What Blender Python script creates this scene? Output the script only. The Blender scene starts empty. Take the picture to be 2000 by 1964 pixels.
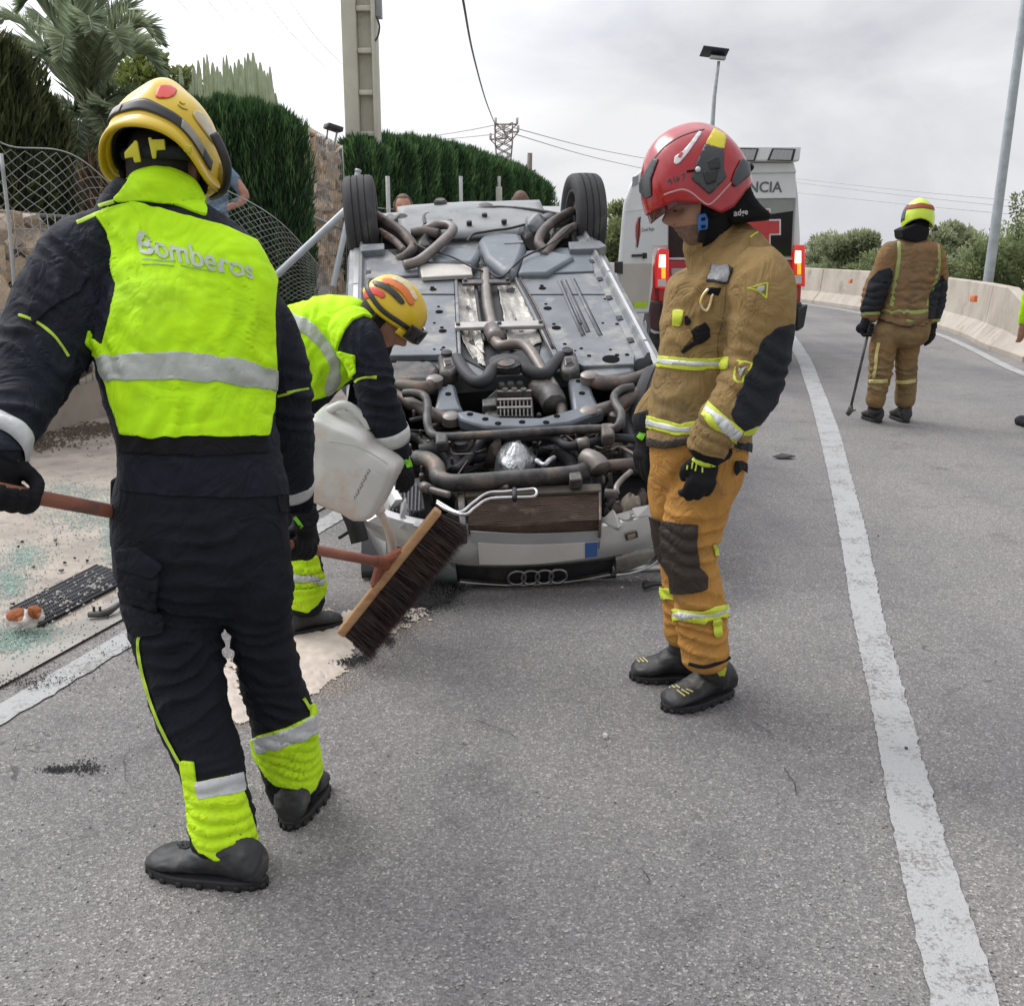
import bpy, bmesh, math, random
import numpy as np
from mathutils import Vector, Matrix, noise
from mathutils.bvhtree import BVHTree
R = math.radians
S = bpy.context.scene
COL = S.collection
random.seed(7)
rng = np.random.default_rng(7)
# ------------------------------------------------------------------ camera
FPX = 2000.0; PIT = R(14.1); CH = 1.5
cam_d = bpy.data.cameras.new('camera'); cam = bpy.data.objects.new('camera', cam_d); COL.objects.link(cam)
cam.location = (0, 0, CH); cam.rotation_euler = (math.pi/2 - PIT, 0, 0)
cam_d.lens = 36; cam_d.sensor_width = 36; cam_d.sensor_fit = 'HORIZONTAL'; cam_d.clip_end = 3000; cam_d.clip_start = .05
S.camera = cam
# ------------------------------------------------------------------ sky (overcast) and soft sun
W = bpy.data.worlds.new('World'); S.world = W; W.use_nodes = True
SUN_EL, SUN_AZ = R(52), R(-55)      # azimuth measured from +Y towards +X
def build_sky():
    nt = W.node_tree; nt.nodes.clear(); N = nt.nodes.new; L = nt.links.new
    out = N('ShaderNodeOutputWorld'); bg = N('ShaderNodeBackground'); bg2 = N('ShaderNodeBackground')
    sky = N('ShaderNodeTexSky'); sky.sky_type = 'NISHITA'; sky.sun_disc = False
    sky.sun_elevation = SUN_EL; sky.sun_rotation = SUN_AZ; sky.dust_density = 3
    tc = N('ShaderNodeTexCoord'); nrm = N('ShaderNodeVectorMath'); nrm.operation = 'NORMALIZE'
    L(tc.outputs['Generated'], nrm.inputs[0])
    comb = N('ShaderNodeMapping'); comb.inputs['Scale'].default_value = (1, 1, 2.3); comb.inputs['Location'].default_value = (.35, .2, .1); L(nrm.outputs[0], comb.inputs[0])
    n1 = N('ShaderNodeTexNoise'); n1.inputs['Scale'].default_value = 3.4; n1.inputs['Detail'].default_value = 7; n1.inputs['Roughness'].default_value = .52; n1.inputs['Distortion'].default_value = .35
    L(comb.outputs[0], n1.inputs['Vector'])
    ramp = N('ShaderNodeValToRGB'); cr = ramp.color_ramp
    cr.elements[0].position = .36; cr.elements[0].color = (.64, .655, .705, 1)
    cr.elements[1].position = .64; cr.elements[1].color = (.93, .93, .95, 1)
    L(n1.outputs['Fac'], ramp.inputs[0])
    # glow of the hidden sun, smooth over the whole dome
    dot = N('ShaderNodeVectorMath'); dot.operation = 'DOT_PRODUCT'; L(nrm.outputs[0], dot.inputs[0])
    dot.inputs[1].default_value = (math.cos(SUN_EL)*math.sin(SUN_AZ), math.cos(SUN_EL)*math.cos(SUN_AZ), math.sin(SUN_EL))
    mr = N('ShaderNodeMapRange'); mr.inputs['From Min'].default_value = .40; mr.inputs['From Max'].default_value = 1.0
    mr.inputs['To Min'].default_value = 1.0; mr.inputs['To Max'].default_value = 3.3; L(dot.outputs['Value'], mr.inputs['Value'])
    mul = N('ShaderNodeVectorMath'); mul.operation = 'SCALE'; L(ramp.outputs[0], mul.inputs[0]); L(mr.outputs[0], mul.inputs['Scale'])
    L(mul.outputs[0], bg.inputs['Color']); bg.inputs['Strength'].default_value = 1.0
    L(sky.outputs[0], bg2.inputs['Color']); bg2.inputs['Strength'].default_value = .05
    mix = N('ShaderNodeMixShader'); mix.inputs[0].default_value = .94
    L(bg2.outputs[0], mix.inputs[1]); L(bg.outputs[0], mix.inputs[2]); L(mix.outputs[0], out.inputs[0])
build_sky()
sun_d = bpy.data.lights.new('sun', 'SUN'); sun_d.energy = 1.5; sun_d.angle = R(25); sun_d.color = (1, .97, .93)
sun = bpy.data.objects.new('sun', sun_d); COL.objects.link(sun)
sd = Vector((math.cos(SUN_EL)*math.sin(SUN_AZ), math.cos(SUN_EL)*math.cos(SUN_AZ), math.sin(SUN_EL)))
sun.rotation_euler = sd.to_track_quat('Z', 'Y').to_euler(); sun.location = (0, 0, 20)
S.view_settings.view_transform = 'Standard'; S.view_settings.look = 'None'; S.view_settings.gamma = 1
S.view_settings.exposure = 0.0; S.view_settings.use_curve_mapping = False
S.cycles.max_bounces = 6; S.cycles.use_denoising = True

# ------------------------------------------------------------------ photograph geometry helpers
cp, sp = math.cos(PIT), math.sin(PIT)
def ray(px, py):
    a = (px-1000)/FPX; b = (982-py)/FPX
    return Vector((a, cp+b*sp, -sp+b*cp))
def P(px, py, Y):
    d = ray(px, py); return Vector((0, 0, CH)) + d*(Y/d.y)
def G(px, py, z=0.):
    d = ray(px, py); return Vector((0, 0, CH)) + d*((z-CH)/d.z)
def depth(p): return p[1]*cp - (p[2]-CH)*sp
def proj(V):
    V = np.asarray(V, float); x, y, z = V[..., 0], V[..., 1], V[..., 2]-CH
    dep = y*cp - z*sp; up = y*sp + z*cp
    return np.stack([1000+FPX*x/dep, 982-FPX*up/dep], -1), dep
# ------------------------------------------------------------------ materials
def nt_new(name):
    m = bpy.data.materials.new(name); m.use_nodes = True; nt = m.node_tree
    b = nt.nodes['Principled BSDF']; return m, nt, b
def noise_node(nt, scale, detail=4, rough=.55, stretch=None, coord='Object', dist=0):
    tc = nt.nodes.new('ShaderNodeTexCoord'); mp = nt.nodes.new('ShaderNodeMapping')
    nt.links.new(tc.outputs[coord], mp.inputs[0])
    if stretch: mp.inputs['Scale'].default_value = stretch
    n = nt.nodes.new('ShaderNodeTexNoise'); n.inputs['Scale'].default_value = scale
    n.inputs['Detail'].default_value = detail; n.inputs['Roughness'].default_value = rough; n.inputs['Distortion'].default_value = dist
    nt.links.new(mp.outputs[0], n.inputs['Vector']); return n
def ramp_node(nt, fac, stops):
    r = nt.nodes.new('ShaderNodeValToRGB'); cr = r.color_ramp
    while len(cr.elements) < len(stops): cr.elements.new(.5)
    for e, (p, c) in zip(cr.elements, stops): e.position = p; e.color = (*c, 1) if len(c) == 3 else c
    nt.links.new(fac, r.inputs[0]); return r
def mix_node(nt, fac, a, b, mode='MIX'):
    m = nt.nodes.new('ShaderNodeMix'); m.data_type = 'RGBA'; m.blend_type = mode
    for v, s in ((fac, m.inputs[0]), (a, m.inputs[6]), (b, m.inputs[7])):
        if isinstance(v, (int, float)): s.default_value = v
        elif isinstance(v, tuple): s.default_value = (*v, 1)
        else: nt.links.new(v, s)
    return m.outputs[2]
def bump(nt, b, h, strength=.3, dist=.01, prev=None):
    bp = nt.nodes.new('ShaderNodeBump'); bp.inputs['Strength'].default_value = strength; bp.inputs['Distance'].default_value = dist
    nt.links.new(h, bp.inputs['Height'])
    if prev is not None: nt.links.new(prev, bp.inputs['Normal'])
    nt.links.new(bp.outputs[0], b.inputs['Normal']); return bp.outputs[0]
MATS = {}
def M(name, c1, c2=None, scale=6, rough=.7, metal=0, bs=0, bscale=60, bdist=.005, lo=.35, hi=.65, stretch=None, c3=None, s3=2, t3=.62, spec=.5, coat=0, sheen=0, emit=None):
    if name in MATS: return MATS[name]
    m, nt, b = nt_new(name)
    b.inputs['Roughness'].default_value = rough; b.inputs['Metallic'].default_value = metal
    b.inputs['Specular IOR Level'].default_value = spec
    if coat: b.inputs['Coat Weight'].default_value = coat; b.inputs['Coat Roughness'].default_value = .08
    if c2 is None: c2 = tuple(x*.8 for x in c1)
    n = noise_node(nt, scale, 5, .6, stretch); r = ramp_node(nt, n.outputs['Fac'], [(lo, c2), (hi, c1)])
    out = r.outputs[0]
    if c3 is not None:
        n3 = noise_node(nt, s3, 6, .65); r3 = ramp_node(nt, n3.outputs['Fac'], [(t3-.05, (0, 0, 0)), (t3+.05, (1, 1, 1))])
        out = mix_node(nt, r3.outputs[0], out, c3)
    nt.links.new(out, b.inputs['Base Color'])
    if bs:
        nb = noise_node(nt, bscale, 4, .6, stretch); bump(nt, b, nb.outputs['Fac'], bs, bdist)
    if emit: b.inputs['Emission Color'].default_value = (*emit[:3], 1); b.inputs['Emission Strength'].default_value = emit[3]
    MATS[name] = m; return m
def cloth(name, c1, c2=None, rough=.85, wr=.35, wscale=9, c3=None, s3=5, t3=.62, weave=.25):
    """woven fabric: broad soft creases and a fine weave as relief"""
    if name in MATS: return MATS[name]
    m, nt, b = nt_new(name); b.inputs['Roughness'].default_value = rough; b.inputs['Specular IOR Level'].default_value = .25
    c2 = c2 or tuple(x*.82 for x in c1)
    n = noise_node(nt, 7, 5, .6); out = ramp_node(nt, n.outputs['Fac'], [(.35, c2), (.65, c1)]).outputs[0]
    if c3 is not None:
        n3 = noise_node(nt, s3, 6, .7); r3 = ramp_node(nt, n3.outputs['Fac'], [(t3-.08, (0, 0, 0)), (t3+.08, (1, 1, 1))]); out = mix_node(nt, r3.outputs[0], out, c3)
    nt.links.new(out, b.inputs['Base Color'])
    n1 = noise_node(nt, wscale, 3, .55, (1, 1, .8), dist=1.2)
    rr = nt.nodes.new('ShaderNodeMath'); rr.operation = 'PINGPONG'; rr.inputs[1].default_value = .13; nt.links.new(n1.outputs['Fac'], rr.inputs[0])
    p = bump(nt, b, rr.outputs[0], wr, .06)
    n2 = noise_node(nt, 420, 2, .5); bump(nt, b, n2.outputs['Fac'], weave, .0015, p)
    MATS[name] = m; return m
# ------------------------------------------------------------------ objects
WM = {}
def tag(o, label=None, cat=None, group=None, kind=None):
    if label: o['label'] = label
    if cat: o['category'] = cat
    if group: o['group'] = group
    if kind: o['kind'] = kind
    return o
def thing(name, label, cat, loc=(0, 0, 0), group=None, mat=None):
    o = bpy.data.objects.new(name, None); o.empty_display_size = .1; COL.objects.link(o)
    if mat is not None: o.matrix_world = mat; WM[o.name] = mat.copy()
    else: o.location = loc; WM[o.name] = Matrix.Translation(Vector(loc))
    return tag(o, label, cat, group)
def link(name, me, mt, parent, local, smooth=True, sub=0, bevel=0, solid=0, auto=None):
    o = bpy.data.objects.new(name, me); COL.objects.link(o)
    if mt is not None:
        if len(me.materials) == 0: me.materials.append(mt)
    if smooth: me.shade_smooth()
    if auto is not None: me.set_sharp_from_angle(angle=R(auto))
    if parent is not None:
        o.parent = parent
        if not local:
            o.matrix_parent_inverse = WM[parent.name].inverted(); WM[o.name] = Matrix.Identity(4)
        else: WM[o.name] = WM[parent.name]
    else: WM[o.name] = Matrix.Identity(4)
    if solid:
        md = o.modifiers.new('solid', 'SOLIDIFY'); md.thickness = solid; md.offset = 0
    if bevel:
        md = o.modifiers.new('bevel', 'BEVEL'); md.width = bevel; md.segments = 2; md.limit_method = 'ANGLE'; md.angle_limit = R(35)
    if sub:
        md = o.modifiers.new('sub', 'SUBSURF'); md.levels = sub; md.render_levels = sub
    return o
def mk(name, V, F, mt, parent=None, local=False, **k):
    me = bpy.data.meshes.new(name)
    V = np.asarray(V, float).reshape(-1, 3)
    if parent is None and len(V):
        o_ = np.array([(V[:, 0].min()+V[:, 0].max())/2, (V[:, 1].min()+V[:, 1].max())/2, V[:, 2].min()]); V = V-o_
    if isinstance(F, np.ndarray): F = F.tolist()
    me.from_pydata(V.tolist(), [], F); me.validate(); me.update()
    o = link(name, me, mt, parent, local, **k)
    if parent is None and len(V): o.location = o_; WM[o.name] = Matrix.Translation(Vector(o_))
    return o
def mkbm(name, bm, mt, parent=None, local=False, normals=True, **k):
    if normals: bmesh.ops.recalc_face_normals(bm, faces=bm.faces)
    me = bpy.data.meshes.new(name)
    off = None
    if parent is None and len(bm.verts):
        xs = [v.co.x for v in bm.verts]; ys = [v.co.y for v in bm.verts]; zs = [v.co.z for v in bm.verts]
        off = Vector(((min(xs)+max(xs))/2, (min(ys)+max(ys))/2, min(zs)))
        for v in bm.verts: v.co -= off
    bm.to_mesh(me); bm.free()
    o = link(name, me, mt, parent, local, **k)
    if off is not None: o.location = off; WM[o.name] = Matrix.Translation(off)
    return o
def box(bm, c, s, rot=None):
    m = Matrix.Translation(Vector(c))
    if rot is not None: m = m @ (rot if isinstance(rot, Matrix) else Matrix.Rotation(rot, 4, 'Z'))
    m = m @ Matrix.Diagonal((s[0], s[1], s[2], 1))
    bmesh.ops.create_cube(bm, size=1, matrix=m)
def prism(bm, pts, d, cap=True):
    """pts: list of 3D points (planar polygon), d: extrusion vector"""
    a = [bm.verts.new(p) for p in pts]; b = [bm.verts.new(Vector(p)+Vector(d)) for p in pts]; n = len(pts)
    bm.faces.new(a); bm.faces.new(b[::-1])
    for i in range(n): bm.faces.new((a[i], b[i], b[(i+1) % n], a[(i+1) % n]))
def catmull(pts, sub):
    pts = [np.asarray(p, float) for p in pts]; out = []; n = len(pts)
    if n < 3 or sub < 2:
        for i in range(n-1):
            for k in range(sub): out.append(pts[i]+(pts[i+1]-pts[i])*k/sub)
        out.append(pts[-1]); return out
    for i in range(n-1):
        p0 = pts[max(i-1, 0)]; p1 = pts[i]; p2 = pts[i+1]; p3 = pts[min(i+2, n-1)]
        for k in range(sub):
            t = k/sub; out.append(.5*(2*p1+(p2-p0)*t+(2*p0-5*p1+4*p2-p3)*t*t+(3*p1-p0-3*p2+p3)*t**3))
    out.append(pts[-1]); return out
def tube(bm, pts, r, n=10, sub=5, cap=True):
    """smooth tube through 3D points; r number or list"""
    rs = r if isinstance(r, (list, tuple)) else [r]*len(pts)
    q = catmull([(*p, rr) for p, rr in zip(pts, rs)], sub)
    C = [Vector(x[:3]) for x in q]; rad = [x[3] for x in q]; rings = []; up = None
    for i, c in enumerate(C):
        t = (C[min(i+1, len(C)-1)]-C[max(i-1, 0)]).normalized()
        if up is None: up = Vector((0, 0, 1)) if abs(t.z) < .9 else Vector((1, 0, 0))
        s = t.cross(up).normalized(); up = s.cross(t).normalized()
        rings.append([bm.verts.new(c+(s*math.cos(2*math.pi*k/n)+up*math.sin(2*math.pi*k/n))*rad[i]) for k in range(n)])
    skin(bm, rings, cap)
def skin(bm, rings, cap=True):
    n = len(rings[0])
    for a, b in zip(rings[:-1], rings[1:]):
        for k in range(n): bm.faces.new((a[k], a[(k+1) % n], b[(k+1) % n], b[k]))
    if cap: bm.faces.new(rings[0][::-1]); bm.faces.new(rings[-1])
def ball(bm, c, s, rot=None, seg=20, rings=12):
    m = Matrix.Translation(Vector(c))
    if rot is not None: m = m @ rot
    m = m @ Matrix.Diagonal((s[0], s[1], s[2], 1)); bmesh.ops.create_uvsphere(bm, u_segments=seg, v_segments=rings, radius=1, matrix=m)
def cyl(bm, a, b, r, n=16, r2=None):
    tube(bm, [a, b], [r, r if r2 is None else r2], n, 1)
def limb(bm, pts, n=28, sub=6, e=2.2, ends=True):
    """pts: (px, py, Y, halfwidth px, depth ratio) traced on the photograph at true distance Y"""
    q = []
    for p in pts:
        w = P(p[0], p[1], p[2]); q.append((*w, p[3]*depth(w)/FPX, p[3]*depth(w)/FPX*(p[4] if len(p) > 4 else 1)))
    q = catmull(q, sub); C = [Vector(x[:3]) for x in q]; rings = []
    T = [(C[min(i+1, len(C)-1)]-C[max(i-1, 0)]).normalized() for i in range(len(C))]
    for i, c in enumerate(C):
        v = (c-Vector((0, 0, CH))).normalized(); s = T[i].cross(v).normalized(); d = s.cross(T[i]).normalized()
        ring = []
        for k in range(n):
            a = 2*math.pi*k/n; ca, sa = math.cos(a), math.sin(a)
            x = math.copysign(abs(ca)**(2/e), ca)*q[i][3]; y = math.copysign(abs(sa)**(2/e), sa)*q[i][4]
            ring.append(c+s*x+d*y)
        rings.append(ring)
    if ends:   # rounded ends
        def capring(ring, c, t):
            r0 = sum((p-c).length for p in ring)/len(ring)
            return [[c+(p-c)*f+t*r0*g for p in ring] for f, g in ((.85, .28), (.5, .48))]
        a = capring(rings[0], C[0], -T[0]); b = capring(rings[-1], C[-1], T[-1]); rings = a[::-1]+rings+b
    skin(bm, [[bm.verts.new(p) for p in r] for r in rings])
# ------------------------------------------------------------------ surfaces made as one continuous skin
class Surf: pass
def vnormals(V, T):
    n = np.zeros_like(V); a = np.cross(V[T[:, 1]]-V[T[:, 0]], V[T[:, 2]]-V[T[:, 0]])
    for k in range(3): np.add.at(n, T[:, k], a)
    return n/np.maximum(np.linalg.norm(n, axis=1, keepdims=True), 1e-12)
def remesh(bm, voxel, smooth=4):
    me = bpy.data.meshes.new('tmp'); bmesh.ops.recalc_face_normals(bm, faces=bm.faces); bm.to_mesh(me); bm.free()
    o = bpy.data.objects.new('tmp', me); COL.objects.link(o)
    md = o.modifiers.new('r', 'REMESH'); md.mode = 'VOXEL'; md.voxel_size = voxel
    dg = bpy.context.evaluated_depsgraph_get(); ev = o.evaluated_get(dg).to_mesh()
    V = np.empty(len(ev.vertices)*3); ev.vertices.foreach_get('co', V); V = V.reshape(-1, 3)
    Q = np.array([p.vertices[:] for p in ev.polygons if len(p.vertices) == 4])
    o.evaluated_get(dg).to_mesh_clear(); bpy.data.objects.remove(o); bpy.data.meshes.remove(me)
    E = np.concatenate([Q[:, [0, 1]], Q[:, [1, 2]], Q[:, [2, 3]], Q[:, [3, 0]]]); E = np.concatenate([E, E[:, ::-1]])
    deg = np.bincount(E[:, 0], minlength=len(V)).astype(float)[:, None]
    for i in range(smooth*2):
        s = np.zeros_like(V)
        for k in range(3): s[:, k] = np.bincount(E[:, 0], weights=V[E[:, 1], k], minlength=len(V))
        V = V+(s/np.maximum(deg, 1)-V)*(.6 if i % 2 == 0 else -.35)
    f = Surf(); f.V = V; f.Q = Q; f.T = np.concatenate([Q[:, [0, 1, 2]], Q[:, [0, 2, 3]]]); f.N = vnormals(V, f.T); f.bvh = None
    return f
def finish(f):
    f.N = vnormals(f.V, f.T); f.bvh = BVHTree.FromPolygons(f.V.tolist(), f.Q.tolist()); f.px, f.dep = proj(f.V); return f
def crumple(f, amp, scale, stretch=(1, 1, 1), seed=0, mask=None):
    d = np.empty(len(f.V)); s = Vector(stretch)*scale
    for i, v in enumerate(f.V):
        p = Vector((v[0]*s.x+seed, v[1]*s.y, v[2]*s.z))
        w = noise.noise(p*.7+Vector((5, 2, 9)))*.9
        a = noise.noise(p+Vector((w, w, w))); d[i] = (.38-abs(a)*1.6)*.8+noise.noise(p*2.3)*.25
    if mask is not None: d = d*mask
    f.V = f.V+f.N*(d*amp)[:, None]; f.N = vnormals(f.V, f.T)
def fold(f, c, ax, rad, lam, amp, seed=0):
    c = np.array(c); ax = np.array(ax)/np.linalg.norm(ax); q = f.V-c
    w = np.exp(-(q**2).sum(1)/rad**2); idx = np.nonzero(w > .02)[0]
    for i in idx:
        t = float(q[i]@ax)/lam+noise.noise(Vector(f.V[i]*9+seed))*.9
        f.V[i] += f.N[i]*amp*w[i]*((1-abs(math.sin(math.pi*t)))**1.3*1.6-.5)
    f.N = vnormals(f.V, f.T)
def sdpoly(px, poly):
    poly = np.asarray(poly, float); d = np.full(len(px), 1e9); ins = np.zeros(len(px), bool)
    for i in range(len(poly)):
        a, b = poly[i], poly[(i+1) % len(poly)]; ab = b-a; ap = px-a
        t = np.clip((ap@ab)/(ab@ab+1e-9), 0, 1); d = np.minimum(d, np.linalg.norm(ap-t[:, None]*ab, axis=1))
        c = ((a[1] > px[:, 1]) != (b[1] > px[:, 1])) & (px[:, 0] < (b[0]-a[0])*(px[:, 1]-a[1])/(b[1]-a[1]+1e-12)+a[0]); ins ^= c
    return np.where(ins, d, -d)
def smoothpoly(poly, sub=5):
    p = [np.array(x, float) for x in poly]; n = len(p); out = []
    for i in range(n):
        p0, p1, p2, p3 = p[i-1], p[i], p[(i+1) % n], p[(i+2) % n]
        for k in range(sub):
            t = k/sub; out.append(.5*(2*p1+(p2-p0)*t+(2*p0-5*p1+4*p2-p3)*t*t+(3*p1-p0-3*p2+p3)*t**3))
    return out
def clip(V, T, fld, carry=()):
    V = list(map(tuple, V)); out = []; cache = {}; fl = list(fld); extra = [list(c) for c in carry]
    def cut(i, j):
        k = (min(i, j), max(i, j))
        if k in cache: return cache[k]
        a, b = k; t = fl[a]/(fl[a]-fl[b]); cache[k] = len(V)
        V.append(tuple(V[a][m]+(V[b][m]-V[a][m])*t for m in range(3))); fl.append(0.)
        for e in extra: e.append(e[a]+(e[b]-e[a])*t)
        return cache[k]
    for t in T:
        s = [fl[i] >= 0 for i in t]; c = sum(s)
        if c == 3: out.append(tuple(t))
        elif c:
            poly = []
            for k in range(3):
                i, j = t[k], t[(k+1) % 3]
                if s[k]: poly.append(i)
                if s[k] != s[(k+1) % 3]: poly.append(cut(i, j))
            for k in range(1, len(poly)-1): out.append((poly[0], poly[k], poly[k+1]))
    out = np.array(out, int).reshape(-1, 3); u, inv = np.unique(out, return_inverse=True)
    return np.array(V)[u], inv.reshape(-1, 3), [np.array(e)[u] for e in extra]
def garment(f, fields, off, name, mt, parent, thick=None):
    """a shell that lies over the body where all the fields are positive"""
    keep = np.ones(len(f.V), bool)
    V, T, N = f.V, f.T, f.N; fl = np.minimum.reduce([np.asarray(x, float) for x in fields])
    m = (fl[T] > 0).any(1); T = T[m]
    V2, T2, ex = clip(V, T.tolist(), fl, [N[:, 0], N[:, 1], N[:, 2]])
    N2 = np.stack(ex, 1); thick = off*1.4 if thick is None else thick
    if len(T2) == 0: return None
    par_ = list(range(len(V2)))
    def find(a):
        while par_[a] != a: par_[a] = par_[par_[a]]; a = par_[a]
        return a
    for a, b, c in T2.tolist():
        ra, rb_, rc = find(a), find(b), find(c); par_[ra] = rc; par_[rb_] = rc
    lab = np.array([find(i) for i in T2[:, 0].tolist()]); ids, cnts = np.unique(lab, return_counts=True); big = cnts.max(); res = None
    for cid in sorted([i for i, c in zip(ids, cnts) if c >= max(30, big*.25)] or [ids[cnts.argmax()]], key=lambda i: -cnts[list(ids).index(i)]):
        Tc = T2[lab == cid]; uu, iv = np.unique(Tc, return_inverse=True); o = _garment_piece(V2[uu], iv.reshape(-1, 3), N2[uu], off, thick, name, mt, parent); res = res or o
    return res
def _garment_piece(V2, T2, N2, off, thick, name, mt, parent):
    V3 = V2+N2*off
    E = np.concatenate([T2[:, [0, 1]], T2[:, [1, 2]], T2[:, [2, 0]]]); key = np.sort(E, 1); u, ix, cnt = np.unique(key, axis=0, return_index=True, return_counts=True)
    B = E[ix[cnt == 1]]; n = len(V3); vs = np.unique(B); mp = {v: n+i for i, v in enumerate(vs)}
    V4 = np.concatenate([V3, V3[vs]-N2[vs]*thick]) if len(vs) else V3
    F = T2.tolist()+[[int(b), int(a), mp[a], mp[b]] for a, b in B]
    o = mk(name, V4, F, mt, parent)
    return o
def cast(f, px, py, off):
    d = ray(px, py).normalized(); h = f.bvh.ray_cast(Vector((0, 0, CH)), d)
    if h[0] is None: return None
    n = h[1]
    if n.dot(d) > 0: n = -n
    return h[0]+n*off
def dquad(f, q, name, mt, parent, nu=10, nv=6, off=.004, z=None):
    """cloth patch sewn on the surface; q = 4 photo corners (tl, tr, br, bl)"""
    q = [np.array(p, float) for p in q]; V = []; F = []; last = None
    for j in range(nv+1):
        for i in range(nu+1):
            u, v = i/nu, j/nv; p = (q[0]*(1-u)+q[1]*u)*(1-v)+(q[3]*(1-u)+q[2]*u)*v
            h = cast(f, p[0], p[1], off)
            V.append(h)
    ok = [v for v in V if v is not None]
    if not ok: return None
    md = sorted(v.y for v in ok)[len(ok)//2]
    for v_i, v in enumerate(V):
        if v is None or abs(v.y-md) > .25: V[v_i] = None
    for j in range(nv):
        for i in range(nu):
            a = j*(nu+1)+i; ids = [a, a+1, a+nu+2, a+nu+1]
            if all(V[k] is not None for k in ids): F.append(ids)
    V = [v if v is not None else Vector((0, 0, 0)) for v in V]
    used = sorted({i for t in F for i in t}); mp = {v: i for i, v in enumerate(used)}
    if not F: return None
    return mk(name, [V[i] for i in used], [[mp[i] for i in t] for t in F], mt, parent)
def dstrip(f, pts, w, name, mt, parent, off=.004, sub=6):
    """narrow band or piping along a traced line, w px wide"""
    q = catmull(pts, sub); segs = [[]]
    for i, p in enumerate(q):
        t = q[min(i+1, len(q)-1)]-q[max(i-1, 0)]; t = t/np.linalg.norm(t); nn = np.array([-t[1], t[0]])
        row = [cast(f, *(p+nn*w*s), off if s == 0 else off*.6) for s in (-.5, 0, .5)]
        if any(r is None for r in row) or (segs[-1] and (row[1]-segs[-1][-1][1]).length > .08): segs.append([]); continue
        segs[-1].append(row)
    best = max(segs, key=len)
    if len(best) < 2: return None
    V = [v for r in best for v in r]; F = []
    for i in range(len(best)-1): a = 3*i; F += [[a, a+1, a+4, a+3], [a+1, a+2, a+5, a+4]]
    return mk(name, V, F, mt, parent)
def band(f, a, b, Y, h, name, mt, parent, off=.004, tilt=None, maxd=.4, n=72, rows=3):
    """band right round a limb; a,b = photo ends of its centre line, h = half height px"""
    A, B = P(*a, Y), P(*b, Y); c = (A+B)/2; s = (B-A).normalized(); up = Vector((0, 0, 1)) if tilt is None else Vector(tilt)
    up = (up-s*up.dot(s)).normalized(); d = s.cross(up); hm = h*depth(c)/FPX; V = []; F = []
    for j in range(rows+1):
        o = c+up*hm*(1-2*j/rows); rr = []
        for k in range(n):
            dr = s*math.cos(2*math.pi*k/n)+d*math.sin(2*math.pi*k/n); hit = f.bvh.ray_cast(o, dr)
            rr.append(hit[3] if hit[0] is not None else None)
        ok = [x for x in rr if x is not None and x < maxd]; md = sorted(ok)[len(ok)//2] if ok else .08
        lst = [x if (x is not None and x < maxd) else md for x in rr]
        sm = [max(lst[k], (lst[k-1]+lst[(k+1) % n])/2) for k in range(n)]
        for k in range(n):
            dr = s*math.cos(2*math.pi*k/n)+d*math.sin(2*math.pi*k/n); V.append(o+dr*(sm[k]+off*(1 if 0 < j < rows else .5)))
    for j in range(rows):
        for k in range(n): F.append([j*n+k, j*n+(k+1) % n, (j+1)*n+(k+1) % n, (j+1)*n+k])
    return mk(name, V, F, mt, parent, solid=.0015)
def text_mesh(txt, size=1., bold=False, sx=1.):
    cu = bpy.data.curves.new('t', 'FONT'); cu.body = txt; cu.size = size; cu.resolution_u = 3
    if bold: cu.offset = .018*size
    o = bpy.data.objects.new('t', cu); COL.objects.link(o); dg = bpy.context.evaluated_depsgraph_get()
    me = bpy.data.meshes.new_from_object(o.evaluated_get(dg)); bpy.data.objects.remove(o); bpy.data.curves.remove(cu)
    bm = bmesh.new(); bm.from_mesh(me); bpy.data.meshes.remove(me); bmesh.ops.triangulate(bm, faces=bm.faces)
    bmesh.ops.remove_doubles(bm, verts=bm.verts, dist=1e-5)
    for _ in range(2): bmesh.ops.subdivide_edges(bm, edges=[e for e in bm.edges if e.calc_length() > size*.12], cuts=1); bmesh.ops.triangulate(bm, faces=bm.faces)
    return bm
def dtext(f, txt, q, name, mt, parent, off=.005, bold=True):
    bm = text_mesh(txt, 1, bold); xs = [v.co.x for v in bm.verts]; ys = [v.co.y for v in bm.verts]
    x0, x1, y0, y1 = min(xs), max(xs), min(ys), max(ys); q = [np.array(p, float) for p in q]; bad = []
    for v in bm.verts:
        u = (v.co.x-x0)/(x1-x0); w = 1-(v.co.y-y0)/(y1-y0); p = (q[0]*(1-u)+q[1]*u)*(1-w)+(q[3]*(1-u)+q[2]*u)*w
        h = cast(f, p[0], p[1], off)
        if h is None: bad.append(v)
        else: v.co = h
    bmesh.ops.delete(bm, geom=bad, context='VERTS')
    return mkbm(name, bm, mt, parent, normals=False)
def flat_text(txt, origin, xdir, ydir, w, name, mt, parent, local=False, bold=False, lift=.003):
    """flat lettering: lower-left origin, world x direction, up direction, total width"""
    bm = text_mesh(txt, 1, bold); xs = [v.co.x for v in bm.verts]; ys = [v.co.y for v in bm.verts]; x0 = min(xs); k = w/(max(xs)-x0); y0 = min(ys)
    X, Y_ = Vector(xdir).normalized(), Vector(ydir).normalized(); Z = X.cross(Y_)
    for v in bm.verts: v.co = Vector(origin)+X*(v.co.x-x0)*k+Y_*(v.co.y-y0)*k+Z*lift
    return mkbm(name, bm, mt, parent, local, normals=False, smooth=False)
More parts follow.
